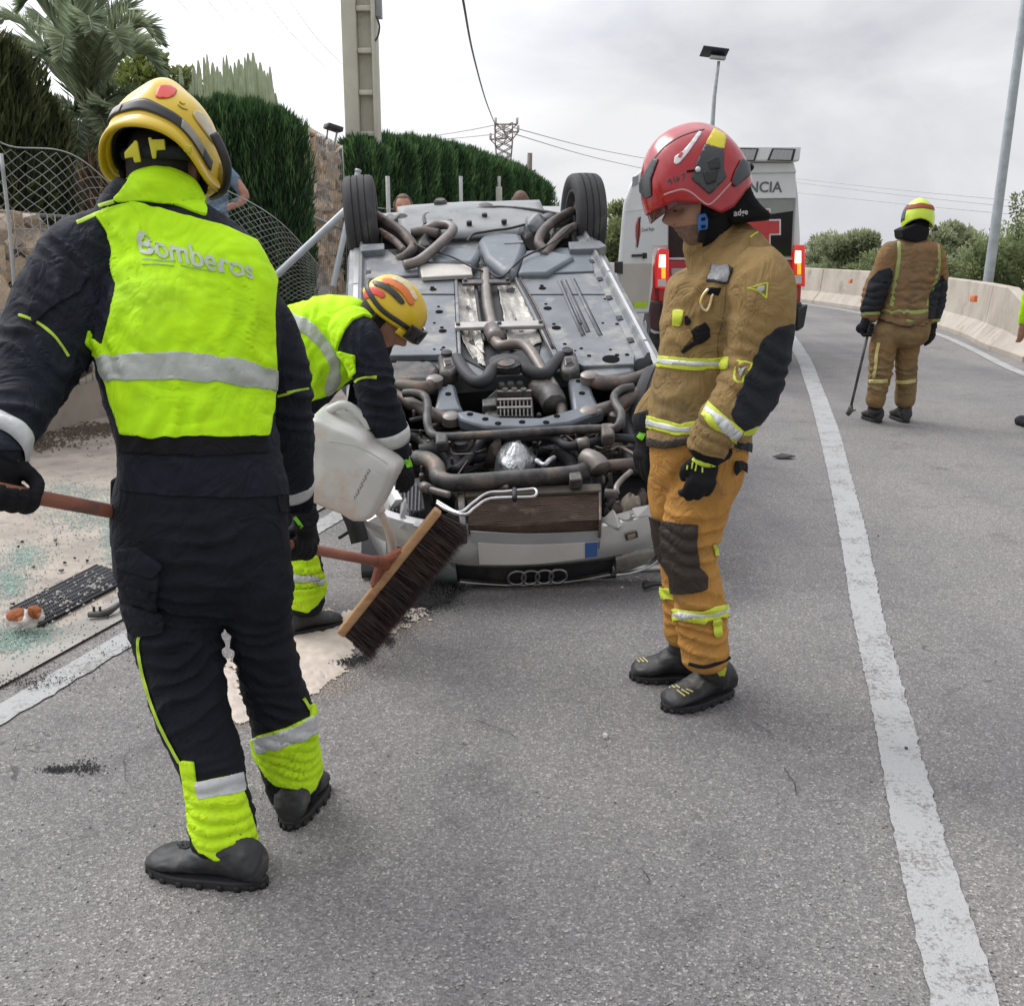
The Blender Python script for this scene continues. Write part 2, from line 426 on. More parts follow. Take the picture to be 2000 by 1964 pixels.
# ================================================================== ground
def asphalt_nodes(nt, b, paint=False):
    tc = nt.nodes.new('ShaderNodeTexCoord'); L = nt.links.new
    vo = nt.nodes.new('ShaderNodeTexVoronoi'); vo.inputs['Scale'].default_value = 180; L(tc.outputs['Object'], vo.inputs['Vector'])
    sep = nt.nodes.new('ShaderNodeSeparateColor'); L(vo.outputs['Color'], sep.inputs[0])
    base = ramp_node(nt, sep.outputs[0], [(0, (.075, .073, .072)), (.45, (.145, .143, .143)), (.82, (.21, .208, .208)), (.96, (.32, .315, .305)), (1, (.48, .47, .45))]).outputs[0]
    vo2 = nt.nodes.new('ShaderNodeTexVoronoi'); vo2.inputs['Scale'].default_value = 330; L(tc.outputs['Object'], vo2.inputs['Vector'])
    sep2 = nt.nodes.new('ShaderNodeSeparateColor'); L(vo2.outputs['Color'], sep2.inputs[0])
    fine = ramp_node(nt, sep2.outputs[1], [(0, (.11, .109, .108)), (1, (.215, .213, .211))]).outputs[0]
    base = mix_node(nt, .35, base, fine); base = mix_node(nt, 1., base, (1.16, 1.13, 1.125), 'MULTIPLY')
    n1 = noise_node(nt, .55, 5, .6); pt = ramp_node(nt, n1.outputs['Fac'], [(.3, (.74, .74, .76)), (.5, (1, .995, .985)), (.72, (1.16, 1.14, 1.10))]).outputs[0]
    base = mix_node(nt, 1., base, pt, 'MULTIPLY')
    n2 = noise_node(nt, 3.2, 6, .7); st = ramp_node(nt, n2.outputs['Fac'], [(.33, (.72, .72, .73)), (.45, (1, 1, 1))]).outputs[0]
    base = mix_node(nt, .8, base, st, 'MULTIPLY')
    n5 = noise_node(nt, .5, 3, .5, stretch=(2.6, .22, 1)); tk = ramp_node(nt, n5.outputs['Fac'], [(.36, (.86, .86, .87)), (.5, (1, 1, 1)), (.64, (1.1, 1.09, 1.07))]).outputs[0]; base = mix_node(nt, 1., base, tk, 'MULTIPLY')
    # sinuous hairline cracks
    n3 = noise_node(nt, 1.4, 4, .6, dist=.6); r3 = ramp_node(nt, n3.outputs['Fac'], [(.496, (1, 1, 1)), (.4995, (.35, .35, .35)), (.503, (1, 1, 1))]).outputs[0]
    nm = noise_node(nt, .9, 2, .5, stretch=(1, 1, 3)); rm = ramp_node(nt, nm.outputs['Fac'], [(.56, (0, 0, 0)), (.62, (1, 1, 1))]).outputs[0]
    cr = mix_node(nt, rm, (1., 1., 1.), r3); base = mix_node(nt, 1., base, cr, 'MULTIPLY')
    h = vo.outputs['Distance']
    return base, h, n2
def asphalt():
    m, nt, b = nt_new('asphalt'); base, h, _ = asphalt_nodes(nt, b)
    nt.links.new(base, b.inputs['Base Color']); b.inputs['Roughness'].default_value = .82
    bump(nt, b, h, .55, .006); return m
def road_paint():
    m, nt, b = nt_new('road_paint'); base, h, n2 = asphalt_nodes(nt, b)
    nw = noise_node(nt, 70, 4, .8); nl = noise_node(nt, 5, 4, .7)
    ad = nt.nodes.new('ShaderNodeMath'); ad.operation = 'MULTIPLY_ADD'; nt.links.new(nl.outputs['Fac'], ad.inputs[0]); ad.inputs[1].default_value = .7; nt.links.new(nw.outputs['Fac'], ad.inputs[2])
    f = ramp_node(nt, ad.outputs[0], [(.70, (0, 0, 0)), (.84, (1, 1, 1))]).outputs[0]
    nt.links.new(mix_node(nt, f, base, mix_node(nt, .15, (.40, .405, .405), base)), b.inputs['Base Color']); b.inputs['Roughness'].default_value = .75
    bump(nt, b, h, .4, .004); return m
ASPH = asphalt(); PAINT = road_paint()
def sheet(name, pts, z, mt, kind='structure', label=None, cat=None):
    bm = bmesh.new(); bm.faces.new([bm.verts.new((p[0], p[1], z)) for p in pts]); bmesh.ops.triangulate(bm, faces=bm.faces)
    for f in bm.faces:
        if f.normal.z < 0: f.normal_flip()
    me = bpy.data.meshes.new(name); bm.to_mesh(me); bm.free(); o = link(name, me, mt, None, False, smooth=False); return tag(o, label, cat, kind=kind)
def ribbon(name, L_, R_, z, mt):
    V = []; F = []
    if 'line' in name:      # worn, slightly ragged edges
        L2_, R2_ = [], []
        for (a, b, c, d) in zip(L_[:-1], L_[1:], R_[:-1], R_[1:]):
            n = max(2, int(math.dist(a, b)/.02)) if min(a[1], b[1]) < 9 else 6
            for k in range(n):
                t = k/n; p = Vector((a[0]+(b[0]-a[0])*t, a[1]+(b[1]-a[1])*t, 0)); q = Vector((c[0]+(d[0]-c[0])*t, c[1]+(d[1]-c[1])*t, 0)); w = (p-q).normalized()
                L2_.append(tuple((p+w*(noise.noise(p*23)*.006+noise.noise(p*90)*.005))[:2])); R2_.append(tuple((q-w*(noise.noise(q*23)*.009+noise.noise(q*90)*.007))[:2]))
        L_, R_ = L2_+[L_[-1]], R2_+[R_[-1]]
    for a, b in zip(L_, R_): V += [(a[0], a[1], z), (b[0], b[1], z)]
    for i in range(len(L_)-1): F.append([2*i, 2*i+1, 2*i+3, 2*i+2])
    me = bpy.data.meshes.new(name); me.from_pydata(V, [], F); o = link(name, me, mt, None, False, smooth=False); o['kind'] = 'structure'; return o
SOIL = M('dry_soil', (.23, .2, .15), (.15, .13, .09), 3, .95, bs=.6, bscale=30, bdist=.03, c3=(.12, .15, .06), s3=.4, t3=.55)
sheet('ground', [(-1200, -300), (1200, -300), (1200, 1500), (-1200, 1500)], -.03, SOIL)
wall_line = [(-4.1, 2.5), (-3.92, 5.5), (-3.86, 7.6), (-3.74, 8.9), (-3.35, 11), (-2.35, 12.7), (-2.1, 15.2), (0.4, 24), (1.5, 34), (-2, 48)]
bar_line = [(6.75, 13.6), (6.9, 14.3), (7.13, 15.62), (7.6, 17.4), (7.95, 19.3), (8.35, 22), (8.4, 24.7), (8.0, 28.5), (7.0, 32), (5.2, 35.5), (2.5, 39), (-1, 42), (-5, 44.5)]
lx = lambda Y: -1.86+.27*(Y-3.1)
road = [(lx(-4), -4), (lx(5), 5), (lx(9), 9), (-.4, 14), (.6, 24), (1.2, 32), (-2.6, 42), (-5, 44)]+[(x+.15, y) for x, y in bar_line[::-1]]+[(6.6, 11), (6.0, 7), (5.2, 3), (4.4, -4)]
sheet('road', road, 0, ASPH)
APRON = M('sandy_concrete', (.42, .365, .31), (.29, .255, .22), 3.5, .9, bs=.5, bscale=90, bdist=.006, c3=(.25, .22, .2), s3=5, t3=.6)
ap = [(lx(-4)-.1, -4), (lx(5)-.05, 5), (lx(9)-.05, 9), (-.5, 14), (.5, 24), (-.2, 26)]+[(x, y) for x, y in wall_line[:8][::-1]]+[(-4.3, -4)]
sheet('concrete_gutter', ap, .006, APRON)
KERB = M('kerb_concrete', (.36, .34, .31), (.25, .235, .215), 4, .88, bs=.4, bscale=120, bdist=.004)
ys = [-4, 1, 3, 5, 7, 9, 14]
ribbon('gutter_edge', [(lx(y)-.16, y) for y in ys], [(lx(y)+.02, y) for y in ys], .011, KERB)
ys = [-4, 0, 2, 3, 4, 5, 6, 8, 11, 14]
ribbon('lane_line_left', [(lx(y)+.11+.015*math.sin(y*3), y) for y in ys], [(lx(y)+.235, y) for y in ys], .005, PAINT)
prs = [(650, 1527, 1549), (700, 1556, 1583), (775, 1581, 1614), (850, 1600, 1642), (950, 1622, 1668), (1050, 1641, 1695), (1200, 1664, 1724), (1400, 1706, 1779), (1640, 1746, 1845), (1964, 1820, 1955)]
La = [G(l, y) for y, l, r in prs]; Ra = [G(r, y) for y, l, r in prs]
La = [La[0]+(La[0]-La[1])*2.2]+La+[La[-1]+(La[-1]-La[-2])*6]; Ra = [Ra[0]+(Ra[0]-Ra[1])*2.2]+Ra+[Ra[-1]+(Ra[-1]-Ra[-2])*6]
ribbon('lane_line_right', [tuple(v[:2]) for v in La], [tuple(v[:2]) for v in Ra], .005, PAINT)
el = catmull([(4.6, 4), (5.7, 9), (6.36, 12.7), (7.05, 15.6), (7.6, 18.45), (8.1, 23.9), (7.75, 28.5), (6.8, 32), (4.9, 35.4)], 4)
ribbon('edge_line', [(p[0]-.2, p[1]) for p in el], [(p[0]-.06, p[1]) for p in el], .005, PAINT)
# --- retaining wall, ledge and bank on the left
ztop = lambda Y: .36 if Y < 8.8 else min(.85, .36+(Y-8.8)*.125)
WALLC = M('wall_concrete', (.42, .37, .31), (.33, .29, .245), 2.2, .9, bs=.4, bscale=60, bdist=.006, c3=(.30, .25, .2), s3=1.6, t3=.58)
LEDGE = M('ledge_concrete', (.47, .455, .43), (.36, .345, .32), 5, .9, bs=.5, bscale=70, bdist=.01, c3=(.28, .26, .23), s3=7, t3=.6)
wl = catmull(wall_line, 4)
bm = bmesh.new(); rings = []
for p in wl:
    z = ztop(p[1]); rings.append([bm.verts.new(q) for q in ((p[0], p[1], -.1), (p[0]+.01, p[1], z-.02), (p[0]-.015, p[1], z), (p[0]-.28, p[1]+.1, z), (p[0]-.28, p[1]+.1, -.1))])
skin(bm, rings); w = mkbm('retaining_wall', bm, WALLC, None, auto=30)
tag(w, 'low beige concrete retaining wall along the sandy gutter on the left', 'wall')
V = []; F = []; offs = [(.27, 0), (1.3, .0), (2.0, .06), (4, .25), (8, .5), (30, .9)]
for p in wl:
    zt = ztop(p[1])
    for o_, dz in offs:
        back = max(0, min(1, (p[1]-7)/3)); V.append((p[0]-o_, p[1]+o_*.15, zt-.01+dz*.5+(.0 if o_ < 1.4 else .3*(1-back))))
n = len(offs)
for i in range(len(wl)-1):
    for k in range(n-1): F.append([i*n+k, i*n+k+1, (i+1)*n+k+1, (i+1)*n+k])
me = bpy.data.meshes.new('bank'); me.from_pydata(V, [], F); o = link('bank', me, LEDGE, None, False); o['kind'] = 'structure'
# ================================================================== barrier on the right
BARC = M('barrier_concrete', (.47, .42, .36), (.36, .315, .265), 1.8, .88, bs=.35, bscale=70, bdist=.006, c3=(.30, .26, .21), s3=2.4, t3=.62)
ORG = M('orange_reflector', (.75, .2, .06), (.6, .14, .04), 8, .35)
def barrier_piece(pts, hs, label, refl=None):
    base = Vector((pts[0][0], pts[0][1], 0)); t = thing('concrete_barrier', label, 'barrier', base, 'concrete barriers along the outer edge of the bend')
    bm = bmesh.new(); rings = []
    for i, p in enumerate(pts):
        a = pts[min(i+1, len(pts)-1)]-pts[max(i-1, 0)]; a = a/np.linalg.norm(a); s = np.array([a[1], -a[0]])*(-1); h = hs[i]
        prof = [(0, 0), (0, .07), (.19, min(.3, h*.36)), (.25, h-.015), (.265, h), (.4, h), (.415, h-.015), (.47, min(.3, h*.36)), (.66, .07), (.66, 0)]
        rings.append([bm.verts.new((p[0]-s[0]*q, p[1]-s[1]*q, z)) for q, z in prof])
    skin(bm, rings); mkbm('barrier_body', bm, BARC, t, auto=30)
    if refl is not None:
        for (px, py, d) in refl:
            c = P(px, py, d); bm = bmesh.new(); box(bm, c+Vector((-.05, 0, 0)), (.05, .16, .1)); mkbm('reflector', bm, ORG, t, bevel=.005)
bl = [np.array(p) for p in catmull(bar_line, 6)]
s_ = [0]
for a, b in zip(bl[:-1], bl[1:]): s_.append(s_[-1]+np.linalg.norm(b-a))
def at_s(s): return np.array([np.interp(s, s_, [p[0] for p in bl]), np.interp(s, s_, [p[1] for p in bl])])
cuts = [0, 3.2, 9.2, 14.6, 20.6, 26.6, 32.6, 38]
labs = ['tapered near end of the beige concrete barrier at the right edge', 'beige barrier piece with an orange reflector below the leaning grey lamp post', 'beige barrier piece partly behind the firefighter walking away', 'beige barrier piece with a small orange reflector and a dark joint crack', 'beige barrier piece just right of the ambulance', 'beige barrier piece hidden mostly behind the ambulance', 'beige barrier piece beyond the open ambulance door']
for i in range(7):
    a, b = cuts[i]+.01, cuts[i+1]-.01; ss = np.linspace(a, b, 9); hs = [.9 if i else (.42+.48*min(1, (s-a)/1.9)) for s in ss]
    rf = {1: [(1908, 583, 16.2)], 3: [(1665, 549, 25.6)]}.get(i)
    barrier_piece([at_s(s) for s in ss], hs, labs[i], rf)
# ================================================================== gabions
STONE = [M('gabion_stone', (.62, .46, .30), (.46, .34, .22), 5, .9, bs=.5, bscale=40, bdist=.01), M('gabion_stone_pale', (.68, .54, .39), (.52, .40, .27), 5, .9, bs=.5, bscale=40, bdist=.01), M('gabion_stone_grey', (.50, .40, .31), (.36, .29, .22), 5, .9, bs=.5, bscale=40, bdist=.01)]
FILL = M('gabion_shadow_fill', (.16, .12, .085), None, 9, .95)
WIRE = M('galvanised_wire', (.42, .43, .43), (.3, .31, .31), 9, .5, metal=.6)
st_mesh = []
for k in range(9):
    bm = bmesh.new()
    for _ in range(15):
        v = Vector((random.gauss(0, 1), random.gauss(0, 1), random.gauss(0, 1))).normalized(); m_ = max(abs(v.x), abs(v.y), abs(v.z)); v = v/m_**.75
        bm.verts.new(Vector((v.x*.5, v.y*.5, v.z*.5)))
    bmesh.ops.convex_hull(bm, input=bm.verts); bmesh.ops.delete(bm, geom=[v for v in bm.verts if not v.link_faces], context='VERTS')
    me = bpy.data.meshes.new('stone'); bm.to_mesh(me); bm.free(); me.materials.append(STONE[k % 3]); st_mesh.append(me)
def gabion(label, x0, x1, y0, y1, z0, z1, sz, faces, zt1=None):
    t = thing('gabion_wall', label, 'wall', (x1, y0, z0)); zt1 = zt1 or z1
    bm = bmesh.new(); i = .1
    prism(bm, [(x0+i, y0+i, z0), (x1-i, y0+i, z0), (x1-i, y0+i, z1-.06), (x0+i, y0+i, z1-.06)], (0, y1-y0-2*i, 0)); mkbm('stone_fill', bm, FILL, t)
    def place(c, s):
        o = bpy.data.objects.new('stone', random.choice(st_mesh)); COL.objects.link(o); o.parent = t; o.matrix_parent_inverse = WM[t.name].inverted()
        o.location = c; o.rotation_euler = (random.uniform(-.3, .3), random.uniform(-.3, .3), random.uniform(-.5, .5)); o.scale = s
    for (kind, u0, u1) in faces:
        z = z0
        while z < z1-.04:
            hgt = sz*random.uniform(.75, 1.1); hgt = min(hgt, z1-z+.02); u = u0+random.uniform(-.05, 0)
            while u < u1-.03:
                w = sz*random.uniform(.8, 1.7); uu = min(u+w/2, u1-.03); d = random.uniform(-.02, .02)
                c = (x1-.09+d, uu, z+hgt/2) if kind == 'side' else (uu, y0+.09+d, z+hgt/2)
                s = (.22, w*1.08, hgt*1.12) if kind == 'side' else (w*1.08, .22, hgt*1.12); place(c, s); u += w
            z += hgt
    bm = bmesh.new(); r = .0035
    def ln(a, b): cyl(bm, Vector(a), Vector(b), r, 4)
    for z in np.arange(z0, z1+.01, .14):
        ln((x1+.03, y0-.03, z), (x1+.03, y1, z)); ln((x0, y0-.03, z), (x1+.03, y0-.03, z))
    for y in np.arange(y0-.03, y1, .14): ln((x1+.03, y, z0), (x1+.03, y, z1+.02)); ln((x1+.03, y, z1+.02), (x0, y, z1+.02))
    for x in np.arange(x0, x1, .14): ln((x, y0-.03, z0), (x, y0-.03, z1+.02))
    for y in (y0-.03, y1): cyl(bm, Vector((x1+.03, y, z0)), Vector((x1+.03, y, z1+.03)), .01, 6)
    cyl(bm, Vector((x1+.03, y0, (z0+z1)/2)), Vector((x1+.03, y1, (z0+z1)/2-.12)), .018, 6)
    o = mkbm('wire_cage', bm, WIRE, t); return t
gabion('tall gabion wall of tan stones in a wire cage between the two clipped hedges', -3.2, -2.4, 12.7, 15.1, .83, 2.83, .18, [('side', 12.7, 15.1), ('front', -3.0, -2.4)])
gabion('low gabion of large tan stones at the left edge behind the chain link fence', -4.5, -3.66, 7.35, 9.3, .36, 1.72, .24, [('side', 7.35, 8.2), ('front', -4.4, -3.66)])
# flood lamp on top of the gabion
DKM = M('dark_lamp_metal', (.05, .055, .065), (.035, .038, .045), 8, .45, metal=.3); STEEL = M('galvanised_steel', (.42, .46, .48), (.32, .35, .37), 6, .5, metal=.45, bs=.1, bscale=80)
t = thing('flood_lamp', 'small dark flood lamp on a bracket on top of the tall gabion wall', 'lamp', P(650, 268, 13.4))
c = P(651, 250, 13.4); bm = bmesh.new(); rot = Matrix.Rotation(.5, 4, 'Z') @ Matrix.Rotation(.25, 4, 'Y'); box(bm, c, (.2, .2, .06), rot); mkbm('lamp_head', bm, DKM, t, bevel=.012)
bm = bmesh.new(); tube(bm, [c+Vector((-.07, 0, -.02)), c+Vector((-.09, 0, -.14))], .011, 6, 1); tube(bm, [c+Vector((.05, 0, -.02)), c+Vector((.01, 0, -.2)), c+Vector((.02, 0, -.26))], .013, 6, 3); mkbm('bracket', bm, STEEL, t)
# ================================================================== fence (fallen chain link) and poles
def fence_net(name, label, pts_top, pts_bot, y0, y1, ncol, nrow, top=True):
    t = thing(name, label, 'fence', P(*pts_bot[0], y0)); a = catmull(pts_top, 16); b = catmull(pts_bot, 16)
    def ev(arr, u): f = min(max(u, 0), 1)*(len(arr)-1); i = min(int(f), len(arr)-2); return arr[i]*(1-f+i)+arr[i+1]*(f-i)
    def pt(u, v):
        q = ev(a, u)*(1-v)+ev(b, u)*v; Y = y0+(y1-y0)*u+.12*math.sin(u*7+v*3); return P(q[0], q[1], Y)
    bm = bmesh.new()
    for fam in (1, -1):
        for k in range(-nrow, ncol+nrow):
            pts = []
            for j in range(nrow+1):
                i = k+fam*j if fam > 0 else k+nrow-j-nrow
                i = k+j if fam > 0 else k-j+0
                u = i/ncol; v = j/nrow
                if 0 <= u <= 1: pts.append(pt(u, v)+Vector((0, .012*((j+k) % 2), 0)))
            if len(pts) > 1:
                for p, q in zip(pts[:-1], pts[1:]): cyl(bm, p, q, .0025, 3)
    o = mkbm('wire_mesh', bm, WIRE, t, smooth=False); o['kind'] = 'stuff'
    if top:
        bm = bmesh.new(); tube(bm, [pt(u, 0)+Vector((0, 0, .02)) for u in np.linspace(0, 1, 14)], .005, 5, 2); mkbm('tension_wire', bm, WIRE, t)
    return t
f1 = fence_net('chain_link_fence', 'sagging chain link fence left of the foreground firefighter, in front of the dark hedge', [(-30, 262), (20, 292), (110, 298), (170, 325), (250, 395), (330, 440)], [(-30, 660), (30, 640), (110, 640), (180, 640), (260, 640), (330, 640)], 7.0, 8.8, 15, 15)
bm = bmesh.new(); tube(bm, [P(2, 300, 7.0), P(22, 480, 7.0), P(34, 660, 7.0)], .013, 8, 4); mkbm('edge_wire', bm, WIRE, f1)
f2 = fence_net('chain_link_fence', 'collapsed chain link fence sloping down beside the bent grey post', [(380, 350), (450, 380), (520, 418), (575, 465), (640, 545)], [(380, 590), (450, 590), (520, 590), (580, 585), (645, 575)], 9.2, 10.4, 17, 14)
def post(label, a, b, r, name='fence_post'):
    t = thing(name, label, 'post', b); bm = bmesh.new(); tube(bm, [a, b], r, 12, 1); mkbm('tube', bm, STEEL, t, auto=40)
    bm = bmesh.new(); ax = (Vector(a)-Vector(b)).normalized(); tube(bm, [Vector(a)-ax*.01, Vector(a)+ax*.02, Vector(a)+ax*.028], [r*1.12, r*1.12, r*.5], 12, 1); mkbm('cap', bm, STEEL, t); return t
post('thick grey steel fence post knocked over at a slant behind the car', P(676, 410, 9.9), P(535, 542, 9.5), .034)
post('thin grey steel post sticking up behind the rear tyre of the overturned car', P(699, 336, 10.6), P(650, 560, 10.2), .03)
# ================================================================== concrete pole
PC = M('pole_concrete', (.56, .54, .46), (.49, .47, .40), 3, .85, bs=.3, bscale=60, bdist=.005, c3=(.40, .40, .32), s3=2.5, t3=.66)
PYC = 16.0; X0, X1 = P(672, 200, PYC).x, P(737, 200, PYC).x; xa, xb = P(700, 200, PYC).x, P(729, 200, PYC).x
t = thing('utility_pole', 'thick grey concrete utility pole with stepped recesses rising behind the hedge', 'pole', ((X0+X1)/2, PYC, .8))
bm = bmesh.new(); box(bm, ((X0+xa)/2, PYC+.2, 5.3), (xa-X0, .4, 9)); box(bm, ((xb+X1)/2, PYC+.2, 5.3), (X1-xb, .4, 9)); box(bm, ((xa+xb)/2, PYC+.22, 5.3), (xb-xa-.002, .12, 9)); mkbm('shaft', bm, PC, t, bevel=.012)
for py in (-60, 22, 105, 187, 268):
    z = P(714, py, PYC).z; bm = bmesh.new(); box(bm, ((xa+xb)/2, PYC+.1, z+.05), (xb-xa-.01, .14, .07)); mkbm('step', bm, PC, t, bevel=.008)
z0, z1 = P(740, 32, PYC).z, P(740, -60, PYC).z; bm = bmesh.new(); box(bm, (X1+.045, PYC+.15, (z0+z1)/2), (.085, .18, z1-z0)); mkbm('junction_box', bm, M('grey_box', (.33, .34, .36), None, 5, .5), t, bevel=.01)
bm = bmesh.new(); tube(bm, [P(735, 32, PYC), P(741, 50, PYC), P(739, 68, PYC), P(733, 80, PYC)], .014, 8, 4); mkbm('conduit', bm, DKM, t)
# ================================================================== pylon, poles, wires
PYL = M('weathered_steel', (.33, .28, .27), (.25, .21, .2), 3, .7, metal=.2); WOOD = M('old_wood', (.22, .19, .17), (.15, .13, .11), 6, .85)
YP = 62.; t = thing('lattice_pylon', 'small steel lattice power pylon far behind the hedge', 'pylon', P(985, 400, YP))
bm = bmesh.new(); zb, zt = P(985, 400, YP).z, P(985, 241, YP).z; cx = P(984, 300, YP).x
def hw(z): return .3+(.12*(zt-z)/(zt-zb)) if z < zt-3 else .3+.2*min(1, (z-zt+3)/2)
zs = np.linspace(zb-2, zt, 16); c4 = lambda z: [Vector((cx+sx*hw(z), YP+sy*hw(z), z)) for sx, sy in ((-1, -1), (1, -1), (1, 1), (-1, 1))]
for a, b in zip(zs[:-1], zs[1:]):
    A, B = c4(a), c4(b)
    for k in range(4): cyl(bm, A[k], B[k], .04, 4); cyl(bm, A[k], B[(k+1) % 4], .026, 4); cyl(bm, A[(k+1) % 4], B[k], .026, 4)
mkbm('lattice_mast', bm, PYL, t)
arms = [((968, 243), (1010, 243)), ((984, 258), (1012, 258)), ((958, 273), (990, 270))]
for a, b in arms:
    bm = bmesh.new(); A, B = P(*a, YP), P(*b, YP); cyl(bm, A, B, .05, 5); cyl(bm, A, (A+B)/2+Vector((0, 0, -.5)), .03, 4); cyl(bm, B, (A+B)/2+Vector((0, 0, -.5)), .03, 4); arm = mkbm('cross_arm', bm, PYL, t)
    for e in (A, B):
        bm = bmesh.new(); tube(bm, [e, e+Vector((0, 0, .35))], [.07, .09], 6, 1); mkbm('insulator', bm, M('insulator_grey', (.5, .5, .52)), arm)
t = thing('wooden_pole', 'thin dark wooden pole right of the lattice pylon', 'pole', P(1033, 412, 45))
bm = bmesh.new(); tube(bm, [P(1031, 430, 45), P(1035, 299, 45)], [.15, .1], 8, 1); mkbm('shaft', bm, WOOD, t)
bm = bmesh.new(); cyl(bm, P(1030, 344, 45), P(1046, 332, 45), .04, 5); mkbm('bracket', bm, WOOD, t)
CAB = M('black_cable', (.05, .05, .055)); CABG = M('far_cable_grey', (.5, .5, .53))
def wire(label, pts, r, mt=CABG, name='power_line'):
    bm = bmesh.new(); tube(bm, pts, r, 5, 6); tag(mkbm(name, bm, mt, None), label, 'cable')
wire('dark cable running down from the top of the picture to the lattice pylon', [P(898, -40, 16), P(906, 10, 18), P(925, 110, 26), P(950, 200, 40), P(969, 248, YP)], .022, CAB)
wire('slack cable between the pylon and the wooden pole', [P(990, 300, YP), P(1003, 330, 55), P(1018, 336, 50), P(1033, 315, 45)], .03, CAB)
for i, (a, b, lab) in enumerate([((338, -10), (378, 34), 'first'), ((396, -10), (445, 46), 'second'), ((438, -10), (466, 26), 'third'), ((468, -10), (505, 32), 'fourth'), ((508, -10), (575, 72), 'fifth'), ((556, -10), (622, 78), 'sixth')]):
    wire('faint high power line over the palm, %s from the left' % lab, [P(a[0]-60, a[1]-60, 70), P(*a, 80), P(*b, 95), P(b[0]+60, b[1]+60, 130)], .022)
for a, b, lab in [((1005, 250), (1330, 322), 'upper faint line from the pylon towards the red helmet'), ((1005, 262), (1330, 345), 'lower faint line from the pylon towards the red helmet')]:
    wire(lab, [P(*a, YP), P((a[0]+b[0])/2, (a[1]+b[1])/2+6, 90), P(*b, 120)], .03)
for k, (y0, y1, lab) in enumerate([(345, 385, 'highest'), (352, 398, 'middle'), (372, 412, 'lowest')]):
    wire('%s of the faint lines right of the ambulance, crossing to the lamp post' % lab, [P(1520, y0, 120), P(1760, (y0+y1)/2+6, 95), P(2040, y1+12, 75)], .032)
for k, (y0, y1, lab) in enumerate([(244, 262, 'upper faint line left of the pylon above the hedge'), (262, 268, 'lower faint line left of the pylon above the hedge')]):
    wire(lab, [P(968, y0, YP), P(900, (y0+y1)/2+4, 70), P(800, y1+10, 85), P(740, y1+14, 100)], .028)
# ================================================================== lamp posts
def lamp_solar():
    t = thing('street_lamp', 'tall thin street lamp with a flat solar panel, behind the red helmet', 'street lamp', P(1386, 590, 36))
    bm = bmesh.new(); tube(bm, [P(1388, 560, 36), P(1391, 250, 36), P(1404, 120, 36)], [.09, .075, .05], 10, 3); mkbm('post', bm, STEEL, t)
    c = P(1395, 103, 36); bm = bmesh.new(); box(bm, c, (.85, .6, .05), Matrix.Rotation(.12, 4, 'Y') @ Matrix.Rotation(-.35, 4, 'X')); mkbm('solar_panel', bm, M('solar_panel', (.025, .03, .05), None, 5, .3), t, bevel=.01)
    bm = bmesh.new(); box(bm, c+Vector((.12, 0, -.16)), (.5, .25, .1), Matrix.Rotation(.1, 4, 'Y')); mkbm('lamp_head', bm, STEEL, t, bevel=.02)
lamp_solar()
t = thing('street_lamp', 'thick grey lamp post rising out of the frame at the right behind the barrier', 'street lamp', P(1925, 575, 18))
bm = bmesh.new(); b0 = P(1925, 575, 18); tube(bm, [b0+Vector((0, 0, -.6)), b0+Vector((.08, 0, 3)), b0+Vector((.16, 0, 6.5))], [.085, .075, .06], 16, 3); mkbm('post', bm, STEEL, t)
bm = bmesh.new(); tube(bm, [b0+Vector((.16, 0, 6.5)), b0+Vector((-.2, .2, 6.9)), b0+Vector((-.9, .5, 7))], .04, 8, 4); mkbm('arm', bm, STEEL, t)
bm = bmesh.new(); box(bm, b0+Vector((-1.1, .6, 7)), (.5, .25, .08)); mkbm('lamp_head', bm, STEEL, t, bevel=.02)
# ================================================================== vegetation
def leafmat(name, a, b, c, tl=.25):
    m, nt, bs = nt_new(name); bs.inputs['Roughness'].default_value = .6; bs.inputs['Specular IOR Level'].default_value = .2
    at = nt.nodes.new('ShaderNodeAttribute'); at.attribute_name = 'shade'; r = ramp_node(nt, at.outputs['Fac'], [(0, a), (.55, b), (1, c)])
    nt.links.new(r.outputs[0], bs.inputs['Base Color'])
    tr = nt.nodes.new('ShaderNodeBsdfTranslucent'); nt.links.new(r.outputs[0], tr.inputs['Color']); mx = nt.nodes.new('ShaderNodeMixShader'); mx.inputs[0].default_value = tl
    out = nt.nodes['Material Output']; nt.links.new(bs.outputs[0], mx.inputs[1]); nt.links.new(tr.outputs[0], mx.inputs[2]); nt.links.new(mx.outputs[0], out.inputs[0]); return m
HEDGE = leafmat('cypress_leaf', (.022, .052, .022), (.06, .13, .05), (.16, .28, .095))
HEDGEB = leafmat('brownish_cypress_leaf', (.026, .034, .015), (.065, .085, .033), (.17, .18, .08))
PALM = leafmat('palm_leaf', (.13, .17, .11), (.30, .36, .23), (.50, .56, .38), .5)
OLIVE = leafmat('olive_leaf', (.09, .115, .055), (.20, .25, .115), (.38, .43, .2), .4)
YELL = leafmat('yellow_green_leaf', (.09, .12, .03), (.21, .26, .07), (.38, .43, .14))
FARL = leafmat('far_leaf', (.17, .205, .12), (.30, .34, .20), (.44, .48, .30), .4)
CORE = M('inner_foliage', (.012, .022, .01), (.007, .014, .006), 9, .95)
BARK = M('bark', (.12, .09, .065), (.07, .055, .04), 14, .95, bs=.6, bscale=30, bdist=.02)
